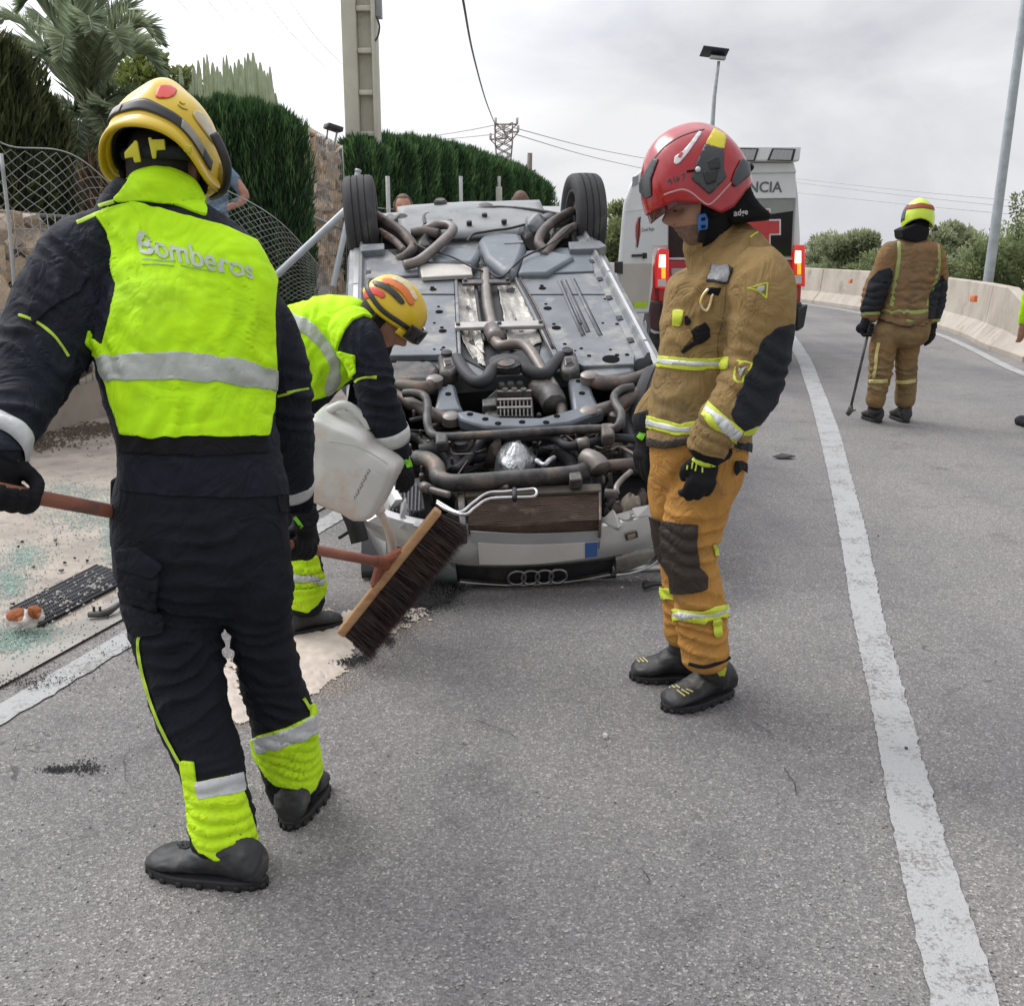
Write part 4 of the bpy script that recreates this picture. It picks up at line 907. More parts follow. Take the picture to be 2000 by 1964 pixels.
# rear valance and its dished silencer
bm = bmesh.new(); rings = []
def rear_cover():
    bm = bmesh.new(); g = []
    for j in range(9):
        row = []
        for i in range(19):
            u = -.52+1.08*i/18; v = 3.42+.64*j/8; w = .02+.045*math.exp(-((u+.12)/.3)**2-((v-3.85)/.22)**2)+.02*math.exp(-((u-.4)/.2)**2-((v-3.9)/.2)**2)-.03*(j == 0)+.006*noise.noise(Vector((u*6, v*6, 0)))
            row.append(bm.verts.new((u, v, w)))
        g.append(row)
    for j in range(8):
        for i in range(18): bm.faces.new((g[j][i], g[j][i+1], g[j+1][i+1], g[j+1][i]))
    return mkbm('rear_floor_cover', bm, M('pale_underbody', (.30, .31, .31), (.20, .215, .22), 3, .5, bs=.2, bscale=20, c3=(.15, .16, .17), s3=2.5, t3=.6), CAR, True, solid=.02)
rear_cover()
kpipe('cover_seam', [(800, 385, .075), (835, 345, .075), (900, 332, .075), (960, 322, .075), (1040, 312, .07), (1130, 290, .06)], .009, CDARK, Z4, 6)
kpipe('cover_seam', [(560, 290, .05), (555, 240, .05), (600, 225, .05), (760, 205, .05), (900, 195, .05), (1000, 190, .05), (1180, 205, .05), (1340, 232, .05)], .012, CGRIME, Z4, 6)
for x, y in [(812, 276), (1012, 268), (900, 232), (560, 300), (1240, 262), (700, 270)]: kdisc('rubber_plug', x, y, .06, .02, .01, CDARK)
for x, y, r, h in [(648, 190, .05, .06), (905, 196, .06, .03), (1268, 262, .05, .04)]: kdisc('tow_mount', x, y, .03, r, h, CGRIME)
# tunnel with crumpled heat shields
def shield(pts, w, name, amp=.02, seed=0):
    q = [K(*Z4(*p), w) for p in pts]; bm = bmesh.new(); g = []; n, m_ = 14, 22
    for j in range(m_+1):
        row = []
        for i in range(n+1):
            a, b = i/n, j/m_; p = (q[0]*(1-a)+q[1]*a)*(1-b)+(q[3]*(1-a)+q[2]*a)*b
            k = noise.noise(Vector((p.x*9+seed, p.y*7, seed)))*.6+abs(noise.noise(Vector((p.x*22, p.y*16, seed))))*.7
            row.append(bm.verts.new((p.x+.008*k, p.y, w+amp*k-.05*math.sin(a*math.pi)*(.3))))
        g.append(row)
    for j in range(m_):
        for i in range(n): bm.faces.new((g[j][i], g[j][i+1], g[j+1][i+1], g[j+1][i]))
    return mkbm(name, bm, CSHIELD, CAR, True, solid=.004)
kpanel('tunnel_back', [(732, 596), (1075, 592), (1240, 900), (1200, 1100), (900, 1120), (748, 1040)], -.035, .01, CDARK, Z4)
shield([(735, 600), (860, 640), (900, 1040), (752, 900)], -.02, 'left_heat_shield', .03, 3)
shield([(975, 640), (1078, 596), (1232, 960), (1040, 1010)], -.02, 'right_heat_shield', .03, 7)
shield([(752, 900), (900, 1040), (905, 1110), (800, 1010)], -.02, 'left_heat_shield_tail', .02, 5)
kpipe('prop_shaft', [(905, 560, .0), (908, 640, .0), (920, 760, .0), (950, 900, .0)], .034, CPIPE, Z4)
kpipe('brake_line', [(850, 640, -.01), (870, 800, -.01), (900, 960, -.01)], .012, CDARK, Z4, 6)
kpipe('exhaust_pipe', [(945, 905, .02), (965, 960, .03), (1000, 985, .04), (1070, 975, .045), (1130, 985, .045), (1180, 1040, .03), (1240, 1140, .0), (1300, 1230, -.03), (1335, 1320, -.06), (1350, 1400, -.1)], .031, CPIPE, Z4, 16)
kpipe('exhaust_clamp', [(940, 890, .02), (955, 925, .025), (970, 950, .03)], .048, CPIPE, Z4, 12, sub=1)
kpanel('cross_brace', [(728, 848), (1236, 836), (1240, 868), (730, 880)], .03, .025, M('brace_alloy', (.45, .44, .42), (.34, .33, .31), 6, .45, metal=.4), Z4)
kpanel('small_cross_brace', [(770, 604), (1048, 600), (1052, 622), (772, 626)], .03, .02, CGRIME, Z4)
kpanel('tunnel_rim', [(726, 592), (745, 592), (768, 1050), (748, 1050)], .01, .03, CUND, Z4); kpanel('tunnel_rim', [(1066, 584), (1084, 584), (1330, 1040), (1300, 1050), (1225, 900)], .01, .03, CUND, Z4)
for x, y in [(790, 612), (1032, 608), (748, 864), (1222, 852), (985, 858)]: kdisc('bolt', x, y, .03, .013, .014, CGRIME)
# front seat-bracket zone and crossmember
kpanel('left_front_rail_plate', [(345, 1060), (600, 1062), (650, 1110), (600, 1180), (340, 1180)], .0, .06, CGRIME, Z4, bevel=.03)
kpanel('right_front_rail_plate', [(1460, 1105), (1760, 1085), (1770, 1140), (1500, 1180)], -.02, .06, CUND, Z4, bevel=.03)
for nm, x, y in (('left_engine_mount', 690, 1080), ('right_engine_mount', 1385, 1070)):
    a = kpanel(nm, [(x-60, y-50), (x+40, y-58), (x+62, y+30), (x+20, y+64), (x-48, y+52)], .04, .08, CGRIME, Z4, bevel=.02)
    kpanel(nm+'_rim', [(x-34, y-26), (x+24, y-30), (x+36, y+16), (x-24, y+26)], .048, .02, CPIPE, Z4, bevel=.01, parent=a); kdisc('bolt', x-8, y-52, .045, .03, .012, CDARK, parent=a)
    kpanel(nm+'_recess', [(x-22, y-16), (x+14, y-20), (x+22, y+8), (x-14, y+16)], .053, .006, CDARK, Z4, bevel=.002, parent=a)
kpipe('gearbox_crossmember', [(740, 1060, .02), (790, 1140, .03), (850, 1190, .03), (910, 1180, .04), (950, 1120, .05), (1030, 1085, .05), (1110, 1095, .05), (1160, 1130, .04), (1240, 1150, .03), (1300, 1090, .03), (1340, 1050, .02)], .036, CDARK, Z4, 14)
kpanel('gearbox_mount', [(930, 1060), (1110, 1050), (1140, 1075), (1100, 1108), (950, 1112)], .065, .05, CGRIME, Z4, bevel=.015)
kdisc('mount_bush', 1020, 1080, .065, .09, .012, CDARK); kdisc('mount_bush_core', 1020, 1080, .078, .05, .006, CGRIME)
# gearbox with cooling fins
gb = kpanel('gearbox', [(845, 205), (850, 100), (930, 30), (1060, 20), (1110, 90), (1118, 205)], -.03, .18, CGRIME, Z5, bevel=.02)
for i in range(9):
    x = 930+i*21; kpanel('cooling_fin', [(x, 100), (x+7, 100), (x+9, 200), (x+2, 200)], .0, .03, CGRIME, Z5, bevel=0, parent=gb)
for y in (60, 104, 148): kpanel('fin_bridge', [(915, y), (1100, y-4), (1102, y+6), (917, y+10)], .004, .03, CPIPE, Z5, bevel=0, parent=gb)
for x, y in [(940, 50), (990, 44), (1040, 44), (960, 80), (1010, 78), (1060, 80)]: kdisc('gear_bolt', x, y, -.02, .022, .03, CGRIME, Z5, parent=gb)
kpanel('gearbox_ear', [(835, 108), (912, 100), (915, 140), (838, 146)], .0, .06, CGRIME, Z5, parent=gb); kpipe('drive_flange', [(1130, 50, -.05), (1200, 90, -.05), (1230, 150, -.06)], .07, CGRIME, Z5)
# subframe
SUBF = M('subframe_steel', (.13, .145, .17), (.08, .09, .105), 4, .45, metal=.3, bs=.1, bscale=30)
kpanel('left_subframe_leg', [(604, 20), (690, 24), (716, 120), (738, 168), (570, 172), (588, 110)], .0, .08, SUBF, Z5, bevel=.02)
kpanel('right_subframe_leg', [(1300, -8), (1410, -12), (1440, 80), (1475, 150), (1330, 172), (1316, 90)], .0, .08, SUBF, Z5, bevel=.02)
kpanel('front_crossmember', [(690, 176), (765, 166), (930, 204), (1150, 206), (1300, 166), (1450, 128), (1500, 166), (1310, 236), (1100, 262), (850, 256), (716, 212)], .035, .07, SUBF, Z5, bevel=.015)
for x, y in [(922, 240), (853, 216), (1182, 234), (1240, 200), (1052, 232), (632, 32), (652, 80), (1358, 10), (1376, 76), (770, 190), (1400, 168)]: kdisc('hole', x, y, .036 if 150 < y else .002, .016, .002, CHOLE, Z5)
kpipe('anti_roll_bar', [(410, 78, .05), (470, 76, .06), (522, 92, .06), (540, 140, .06), (538, 220, .05), (556, 286, .03), (610, 312, .03), (800, 306, .03), (1100, 288, .03), (1380, 272, .03), (1510, 268, .03), (1568, 258, .05), (1588, 190, .06), (1556, 130, .06), (1552, 90, .06), (1590, 56, .06), (1650, 44, .05)], .021, CGRIME, Z5, 12)
kpanel('bar_clamp', [(1476, 236), (1548, 232), (1556, 300), (1484, 306)], .05, .06, CARMT, Z5, bevel=.012); kpanel('bar_clamp', [(580, 286), (650, 286), (650, 340), (584, 346)], .05, .06, CGRIME, Z5, bevel=.012)
for nm, pts, r in [('left_control_arm', [(330, 28, .0), (440, 44, .01), (530, 50, .01), (580, 20, .0)], .038), ('left_control_arm', [(330, 70, -.02), (420, 120, -.02), (520, 170, -.02), (600, 205, -.02), (668, 222, -.02)], .036), ('right_control_arm', [(1412, 0, .01), (1480, 22, .01), (1580, 24, .01), (1680, 0, .0), (1790, -50, -.02)], .04), ('right_control_arm', [(1410, 192, .0), (1480, 170, .01), (1570, 140, .01), (1660, 90, .0), (1760, 40, -.02)], .036), ('tie_rod', [(1560, 205, -.03), (1640, 130, -.03), (1740, 80, -.04)], .022)]:
    a = kpipe(nm, pts, r, CARMT, Z5, 12)
    e = pts[-1] if 'left' in nm else pts[0]; kdisc('arm_bush', e[0], e[1], e[2]+.01, .045, .035, CPIPE, Z5, parent=a)
# --- engine bay
kdisc('crank_pulley', 720, 342, -.02, .065, .03, CPIPE, Z5); kdisc('crank_pulley_hub', 720, 340, .012, .035, .006, CDARK, Z5)
kpipe('coolant_hose', [(480, 430, -.02), (545, 440, .0), (590, 480, .0), (600, 530, .0), (660, 560, .0), (800, 556, .0), (1000, 540, .0), (1200, 526, .0), (1340, 512, -.01), (1400, 490, -.02), (1440, 455, -.02)], .040, CGRIME, Z5, 16)
kpipe('hose_end', [(1402, 432, -.0), (1430, 442, .01), (1460, 462, .01), (1480, 490, .0)], .050, CPIPE, Z5, 16); kpanel('frame_lip', [(1305, 505), (1368, 498), (1380, 540), (1310, 548)], .03, .05, CGRIME, Z5)
kpipe('power_steering_hose', [(690, 492, -.05), (760, 430, -.05), (820, 350, -.03), (860, 322, -.02), (1000, 318, -.01), (1180, 312, -.01), (1240, 330, -.01), (1290, 360, -.01), (1350, 358, -.01), (1500, 326, -.02), (1600, 320, -.02), (1700, 336, -.04)], .022, CDARK, Z5, 10)
kpipe('hose_collar', [(1350, 354, -.0), (1405, 342, .0)], .028, CPIPE, Z5, 12, sub=1)
kpipe('bypass_hose', [(500, 398, -.06), (590, 384, -.05), (650, 400, -.05), (682, 450, -.06), (690, 500, -.08)], .04, CDARK, Z5, 12)
kpipe('bypass_hose', [(1240, 400, -.12), (1300, 440, -.12), (1340, 500, -.1)], .03, CDARK, Z5, 10); kpipe('side_pipe', [(1490, 468, -.02), (1570, 462, -.02), (1650, 456, -.03)], .026, CARMT, Z5)
def crumpled(name, pts, w, h, mt, z, seed):
    q = [K(*z(*p), w) for p in pts]; c = sum(q, Vector())/len(q); bm = bmesh.new(); rings = []
    for k in range(9):
        f = 1-(k/8)**2.2 if k < 8 else .02; ring = []
        for i in range(40):
            a = i/40*len(q); j = int(a); p = q[j].lerp(q[(j+1) % len(q)], a-j); v = c.lerp(p, f); zz = w-.1+(.1+h)*(k/8)**.6
            nz = noise.noise(Vector((v.x*14+seed, v.y*14, k*.5)))*.022; ring.append(bm.verts.new((v.x+nz, v.y+nz*.8, zz+nz+abs(noise.noise(v*25))*.015)))
        rings.append(ring)
    skin(bm, rings); return mkbm(name, bm, mt, CAR, True)
crumpled('oil_sump', [(905, 380), (960, 340), (1050, 330), (1110, 350), (1130, 420), (1080, 480), (1000, 505), (930, 490), (910, 440)], -.05, .06, CALU, Z5, 3)
kpipe('sump_tab', [(1130, 440, .0), (1170, 465, .02), (1200, 440, .02), (1225, 425, .0)], .012, CALU, Z5, 6)
crumpled('sump_bracket', [(850, 370), (900, 340), (960, 335), (970, 365), (900, 385)], -.03, .03, CARMT, Z5, 8)
crumpled('rusty_housing', [(1480, 350), (1600, 345), (1640, 400), (1600, 440), (1500, 420)], -.12, .05, CBROWN, Z5, 11)
crumpled('engine_block', [(740, 490), (860, 480), (900, 520), (740, 530)], -.16, .04, CGRIME, Z5, 12)
crumpled('starter_motor', [(1160, 400), (1330, 380), (1360, 470), (1200, 500)], -.2, .08, CDARK, Z5, 13)
crumpled('alternator', [(560, 560), (640, 580), (680, 620), (560, 640)], -.2, .08, CDARK, Z5, 14)
for pts in ([(520, 350, -.2), (640, 350, -.16), (900, 300, -.14), (1300, 300, -.16), (1700, 260, -.2)], [(400, 300, -.14), (520, 340, -.1), (560, 420, -.1)], [(1600, 200, -.1), (1640, 330, -.1), (1620, 420, -.08), (1655, 500, -.08)], [(760, 440, -.16), (1000, 420, -.18), (1240, 380, -.16)]):
    kpipe('wiring_loom', pts, .028, CDARK, Z5, 8)
kpipe('thin_bracket', [(1565, 620, .0), (1562, 585, .01), (1590, 545, .01), (1640, 500, .0)], .014, CPIPE, Z5, 6); kpipe('thin_bracket', [(1500, 618, .0), (1540, 622, .0), (1565, 620, .0)], .022, CGRIME, Z5, 8)
rq = random.Random(17)
for k in range(46):      # thin hoses, pipes and wiring in the engine bay
    x = rq.uniform(430, 1640); y = rq.uniform(190, 560); w = rq.uniform(-.16, -.015); pts = [(x, y, w)]; dx, dy = rq.gauss(0, 1), rq.gauss(0, .5)
    for j in range(rq.choice((2, 3, 4))): x = min(1720, max(380, x+dx*60+rq.gauss(0, 30))); y = min(585, max(170, y+dy*50+rq.gauss(0, 26))); w = min(-.01, max(-.2, w+rq.gauss(0, .03))); pts.append((x, y, w))
    kpipe(rq.choice(('thin_hose', 'thin_pipe', 'thin_wire')), pts, rq.choice((.004, .006, .009, .013)), rq.choice((CDARK, CDARK, CGRIME, CARMT, CPIPE)), Z5, 6, sub=4)
for k in range(40):
    x, y = rq.uniform(440, 1620), rq.uniform(180, 560); kdisc('bolt', x, y, rq.uniform(-.1, -.01), rq.uniform(.007, .014), .014, rq.choice((CPIPE, CGRIME)), Z5)
for k in range(26):
    x, y = rq.uniform(230, 1700), rq.uniform(600, 1030)
    if 700 < x < 1260: continue
    kdisc('floor_bolt', x, y, .0, rq.uniform(.005, .009), .004, CHOLE)
# radiator, its frame, cooler loop
rad = kpanel('radiator', [(752, 636), (1478, 604), (1480, 758), (1000, 792), (760, 792)], -.05, .16, CBROWN, Z5, bevel=.005)
for i in range(16):
    t_ = i/15.; kpanel('radiator_tube', [(758, 640+t_*146), (1474, 608+t_*146), (1474, 612+t_*146), (758, 644+t_*146)], -.046, .006, CBROWN, Z5, bevel=0, parent=rad)
kpanel('radiator_rim', [(700, 612), (740, 610), (752, 790), (716, 796)], -.03, .1, CGRIME, Z5); kpanel('radiator_rim', [(1466, 598), (1482, 597), (1484, 760), (1468, 762)], -.035, .1, CARMT, Z5)
kpanel('radiator_top_rail', [(740, 596), (1480, 562), (1484, 604), (742, 634)], -.03, .1, M('mud_brown', (.09, .075, .06), (.06, .05, .04), 9, .8, bs=.4, bscale=50), Z5)
kpipe('cooler_loop', [(592, 660, .02), (640, 690, .02), (716, 722, .03), (790, 668, .03), (866, 618, .03), (960, 610, .03), (1080, 598, .03), (1118, 596, .03), (1132, 614, .03), (1116, 636, .03), (1060, 640, .03), (880, 648, .03), (800, 694, .03), (740, 734, .03), (640, 704, .02), (590, 672, .02)], .0075, CHROME, Z5, 8, sub=5)
kpipe('cooler_clip', [(1010, 596, .035), (1012, 652, .035)], .012, CDARK, Z5, 6, sub=1)
kpipe('brake_pipe_end', [(515, 582, .02), (560, 600, .02), (660, 628, .02)], .016, CPIPE, Z5, 8); kpipe('brake_pipe_end', [(512, 580, .02), (550, 596, .02)], .024, CPIPE, Z5, 8, sub=1)
fan = kpanel('air_duct_grille', [(322, 560), (500, 530), (530, 700), (440, 740), (320, 700)], -.05, .1, CDARK, Z5)
for i in range(9):
    x = 335+i*20; kpanel('duct_slat', [(x, 560), (x+8, 558), (x+2, 712), (x-6, 710)], -.035, .03, M('duct_plastic', (.06, .062, .068), None, 6, .5), Z5, bevel=0, parent=fan)
crumpled('torn_plastic', [(395, 690), (430, 670), (440, 760), (400, 770)], -.04, .06, M('pale_plastic', (.42, .42, .43), None, 6, .5), Z5, 21)
crumpled('fog_lamp', [(1575, 660), (1680, 650), (1700, 700), (1600, 726)], -.1, .06, M('dirty_lens', (.30, .27, .22), (.18, .15, .12), 9, .35), Z5, 23)
for k, (x, y) in enumerate([(1500, 640), (1530, 690), (1560, 720), (1500, 730), (1530, 640), (1700, 640), (1480, 560), (1520, 560), (560, 470), (640, 440)]):
    crumpled('grimy_lump', [(x-28, y-22), (x+20, y-26), (x+30, y+18), (x-20, y+24)], -.12, .05, (CDARK, CGRIME, CARMT)[k % 3], Z5, 30+k)
# --- front bumper, plate, grille, badge
def U(px, py, v):     # photo point -> on the vertical plane v = const in car coordinates
    d = CARI.to_3x3() @ ray(px, py); t = (v-cam_l.y)/d.y; return cam_l+d*t
def bx(u): return .035*(u/.7)**2+.10*abs(u/.78)**6
def front_strip(name, top, bot, v0, th, mt, n=24, belly=.02, parent=None, auto=50):
    """top/bot: photo polylines of a bowed front panel"""
    T_ = catmull(top, 8); B_ = catmull(bot, 8); bm = bmesh.new(); rings = []
    def ev(arr, u): f = u*(len(arr)-1); i = min(int(f), len(arr)-2); return arr[i]*(1-f+i)+arr[i+1]*(f-i)
    for i in range(n+1):
        u = i/n; a = U(*ev(T_, u), v0); b = U(*ev(B_, u), v0); ring = []
        a.y += bx(a.x); b.y += bx(b.x)
        for k in range(6): t = k/5; p = a.lerp(b, t); p.y -= belly*math.sin(math.pi*t); ring.append(bm.verts.new(p))
        for k in range(5, -1, -1): t = k/5; p = a.lerp(b, t); p.y += th; ring.append(bm.verts.new(p))
        rings.append(ring)
    skin(bm, rings); return mkbm(name, bm, mt, parent or CAR, True, auto=auto)
zz = lambda L_: [Z5(*p) for p in L_]
bump_ = front_strip('front_bumper', zz([(150, 745), (230, 775), (480, 808), (700, 822), (1000, 822), (1300, 812), (1500, 800), (1740, 752), (2050, 680)]), zz([(190, 870), (260, 920), (480, 960), (690, 1004), (850, 1012), (1200, 1000), (1500, 970), (1770, 922), (2050, 850)]), -.06, .05, CSILV, 40, .03)
front_strip('bumper_torn_edge', zz([(700, 802), (1000, 800), (1300, 785), (1500, 772), (1640, 742), (1742, 722)]), zz([(700, 826), (1000, 826), (1300, 816), (1500, 804), (1640, 772), (1746, 756)]), -.03, .03, M('cracked_bumper', (.36, .35, .34), (.16, .15, .145), 16, .6, bs=.9, bscale=60, bdist=.01), 30, .0, bump_)
for k, (x, y, s) in enumerate([(1560, 770, 26), (1600, 760, 18), (1690, 740, 24), (1650, 745, 14), (1470, 790, 16), (520, 808, 22), (430, 800, 26), (270, 770, 22)]):
    c = U(*Z5(x, y), -.075); bm = bmesh.new(); v = [bm.verts.new(c+Vector((random.gauss(0, 1)*.0011*s, random.gauss(0, 1)*.0006*s, random.gauss(0, 1)*.0008*s))) for _ in range(9)]; bmesh.ops.convex_hull(bm, input=v); mkbm('broken_edge_chip', bm, CSILV, bump_, True, smooth=False)
pl = front_strip('number_plate', zz([(812, 892), (1000, 900), (1200, 897), (1466, 886)]), zz([(822, 1006), (1000, 1006), (1200, 994), (1462, 962)]), -.105, .006, M('plate_white', (.62, .61, .58), (.52, .5, .47), 3, .45), 12, .0, bump_)
front_strip('plate_blue_band', zz([(1394, 890), (1464, 887)]), zz([(1394, 970), (1460, 962)]), -.109, .003, M('plate_blue', (.05, .13, .38), None, 4, .4), 3, .0, pl)
front_strip('plate_holder', zz([(772, 828), (1100, 838), (1476, 826)]), zz([(778, 892), (1100, 898), (1474, 884)]), -.098, .004, M('holder_grey', (.36, .365, .38), None, 4, .5), 10, .0, bump_)
front_strip('towing_eye_recess', zz([(1612, 852), (1680, 838)]), zz([(1618, 884), (1684, 868)]), -.10, .01, CBROWN, 3, 0, bump_); front_strip('towing_eye_cover', zz([(1626, 858), (1668, 848)]), zz([(1630, 878), (1670, 864)]), -.108, .004, M('dirty_lens2', (.30, .25, .19), None, 9, .5), 3, 0, bump_)
gr = front_strip('front_grille', zz([(690, 1012), (900, 1020), (1200, 1008), (1552, 978)]), zz([(700, 1096), (900, 1108), (1200, 1100), (1540, 1060)]), .02, .03, CDARK, 24, .0)
front_strip('grille_chrome_strip', zz([(716, 1100), (1000, 1112), (1280, 1096), (1530, 1060)]), zz([(720, 1110), (1000, 1122), (1280, 1106), (1530, 1070)]), -.02, .02, CHROME, 20, .004, gr)
for i in range(4):      # four linked rings
    c = U(*Z5(1024+i*74, 1076-i*3), -.03); bm = bmesh.new(); ring = []
    n = 36; rr = .040; tr = .0062
    for k in range(n):
        a = k/n*6.283; ctr = c+Vector((math.cos(a)*rr, 0, math.sin(a)*rr*.95)); rad = Vector((math.cos(a), 0, math.sin(a))); ring.append([bm.verts.new(ctr+rad*tr*math.cos(b)+Vector((0, tr*math.sin(b), 0))) for b in np.linspace(0, 5.236, 6)])
    ring.append(ring[0]); skin(bm, ring, False); mkbm('badge_ring', bm, CHROME, gr, True)
hl = front_strip('headlight', zz([(1560, 970), (1640, 952), (1740, 930), (1790, 925)]), zz([(1560, 1056), (1640, 1044), (1740, 1010), (1800, 960)]), .0, .05, M('headlight_lens', (.26, .24, .20), (.13, .12, .10), 7, .12, c3=(.4, .38, .35), s3=9, t3=.64, coat=1), 12, .02)
kpipe('headlight_trim', [(1560, 1060, -.3), (1640, 1050, -.3), (1740, 1015, -.3), (1800, 965, -.3)], .006, CHROME, Z5, 6)
front_strip('left_front_wing_edge', zz([(560, 960), (640, 985), (690, 1006)]), zz([(590, 1100), (650, 1110), (706, 1110)]), -.0, .08, M('green_grey_paint', (.16, .19, .185), (.10, .12, .12), 4, .35, coat=.4), 8, .03)
front_strip('bonnet_lip', zz([(700, 1118), (1000, 1128), (1280, 1112), (1560, 1070)]), zz([(720, 1134), (1000, 1144), (1280, 1128), (1560, 1084)]), .04, .08, CDARK, 16, .0)
kpipe('hanging_splash_guard', [(120, 716, -.0), (150, 790, -.04), (175, 880, -.1)], .04, CDARK, Z5, 6); kpipe('hanging_cable', [(60, 860, -.1), (100, 835, -.08), (150, 800, -.06)], .008, CDARK, Z5, 5)
# --- wheels
def wheel(c, r, wd, tilt=0, steer=0, lab=None, rimside=-1):
    """c centre in car coordinates; axle along u"""
    bm = bmesh.new(); n = 72; prof = []
    hw_ = wd/2; pr = [(-hw_*.82, r*.64), (-hw_*.98, r*.72), (-hw_*1.04, r*.84), (-hw_*.95, r*.95), (-hw_*.78, r*.99), (-hw_*.5, r*1.0)]
    gro = [(-hw_*.46, r*1.0), (-hw_*.45, r*.975), (-hw_*.38, r*.975), (-hw_*.37, r*1.003), (-hw_*.06, r*1.005), (-hw_*.05, r*.978), (hw_*.05, r*.978), (hw_*.06, r*1.005), (hw_*.37, r*1.003), (hw_*.38, r*.975), (hw_*.45, r*.975), (hw_*.46, r*1.0)]
    pr = pr+gro+[(-a, b) for a, b in pr[::-1]]; rings = []
    for k in range(n): a = k/n*6.2832; rings.append([bm.verts.new((x, math.cos(a)*q, math.sin(a)*q)) for x, q in pr])
    m_ = len(pr)
    for k in range(n):
        A, B = rings[k], rings[(k+1) % n]
        for j in range(m_-1): bm.faces.new((A[j], A[j+1], B[j+1], B[j]))
    tr = Matrix.Translation(Vector(c)) @ Matrix.Rotation(steer, 4, 'Z') @ Matrix.Rotation(tilt, 4, 'Y')
    root = bpy.data.objects.new('wheel', None); COL.objects.link(root); root.parent = CAR; root.matrix_local = tr; WM[root.name] = WM[CAR.name] @ tr
    mkbm('tyre', bm, CRUB, root, True, auto=40)
    bm = bmesh.new(); rr = r*.655
    rim = [(-hw_*.84, rr), (-hw_*.84, rr*.93), (-hw_*.5, rr*.86), (hw_*.5, rr*.86), (hw_*.84, rr*.93), (hw_*.84, rr)]; rings = []
    for k in range(n): a = k/n*6.2832; rings.append([bm.verts.new((x, math.cos(a)*q, math.sin(a)*q)) for x, q in rim])
    for k in range(n):
        A, B = rings[k], rings[(k+1) % n]
        for j in range(5): bm.faces.new((A[j], A[j+1], B[j+1], B[j]))
    for k in range(10):
        a = k/10*6.283; d = Vector((0, math.cos(a), math.sin(a))); cyl(bm, Vector((-rimside*hw_*.55, 0, 0)), Vector((-rimside*hw_*.6, 0, 0))+d*rr*.9, .022, 6, .016)
    tube(bm, [(-hw_*.5, 0, 0), (hw_*.6, 0, 0)], .07, 16, 1); mkbm('rim', bm, M('alloy_rim', (.25, .25, .26), (.15, .15, .15), 6, .4, metal=.6), root, True, auto=40)
    bm = bmesh.new(); tube(bm, [(-rimside*-.02, 0, 0), (-rimside*-.05, 0, 0)], r*.42, 24, 1); mkbm('brake_disc', bm, CARMT, root, True, auto=40)
wl_, wr_ = U(708, 428, 3.62), U(1139, 422, 3.62)
wheel((wl_.x, 3.62, wl_.z-.02), .318, .215, R(-2), 0, rimside=1); wheel((wr_.x, 3.62, wr_.z-.02), .318, .215, R(3), R(3), rimside=-1)
wheel((.745, 1.02, -.25), .318, .205, R(6), R(-24), rimside=-1); wheel((-.70, 1.0, -.24), .318, .205, 0, R(6), rimside=1)
# rear suspension
for nm, pts, r in [('left_trailing_arm', [(285, 240, .06), (340, 280, .08), (410, 320, .08), (460, 370, .07), (490, 420, .04), (450, 470, .02), (400, 495, .0)], .036), ('left_lateral_link', [(300, 330, .06), (380, 380, .06), (440, 440, .04)], .025), ('left_axle_link', [(480, 340, .05), (560, 330, .06), (640, 345, .05)], .036), ('right_trailing_arm', [(1400, 215, .06), (1330, 250, .08), (1262, 300, .08), (1222, 350, .07), (1212, 400, .05), (1250, 440, .03)], .034), ('right_lateral_link', [(1240, 470, .03), (1290, 400, .05), (1360, 330, .06), (1420, 300, .06)], .03), ('rear_exhaust', [(440, 525, .05), (520, 500, .06), (600, 440, .09), (660, 385, .1), (706, 340, .1), (718, 312, .1), (690, 292, .1), (640, 292, .09), (590, 305, .08), (560, 325, .05)], .034)]:
    kpipe(nm, pts, r, CPIPE if 'exhaust' in nm else CARMT, Z4, 14)
crumpled('left_wheel_liner', [(300, 240), (420, 232), (510, 250), (520, 320), (420, 300), (330, 300)], .0, .05, CGRIME, Z4, 40)
crumpled('left_spring_seat', [(480, 350), (580, 340), (630, 380), (600, 430), (500, 440)], .0, .05, CGRIME, Z4, 41)
crumpled('right_spring_seat', [(1060, 320), (1130, 305), (1190, 330), (1200, 380), (1130, 400)], .0, .05, CDARK, Z4, 42)
crumpled('right_wheel_liner', [(1230, 300), (1400, 290), (1410, 380), (1330, 400), (1250, 440)], .0, .04, CGRIME, Z4, 43)
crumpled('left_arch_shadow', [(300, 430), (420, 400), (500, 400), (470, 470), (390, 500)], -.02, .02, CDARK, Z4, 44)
kpanel('left_arch_bracket', [(190, 402), (325, 396), (325, 430), (190, 440)], .06, .06, CUND, Z4); kpanel('right_arch_bracket', [(1380, 388), (1560, 380), (1600, 410), (1560, 425), (1390, 430)], .05, .06, CUND, Z4)

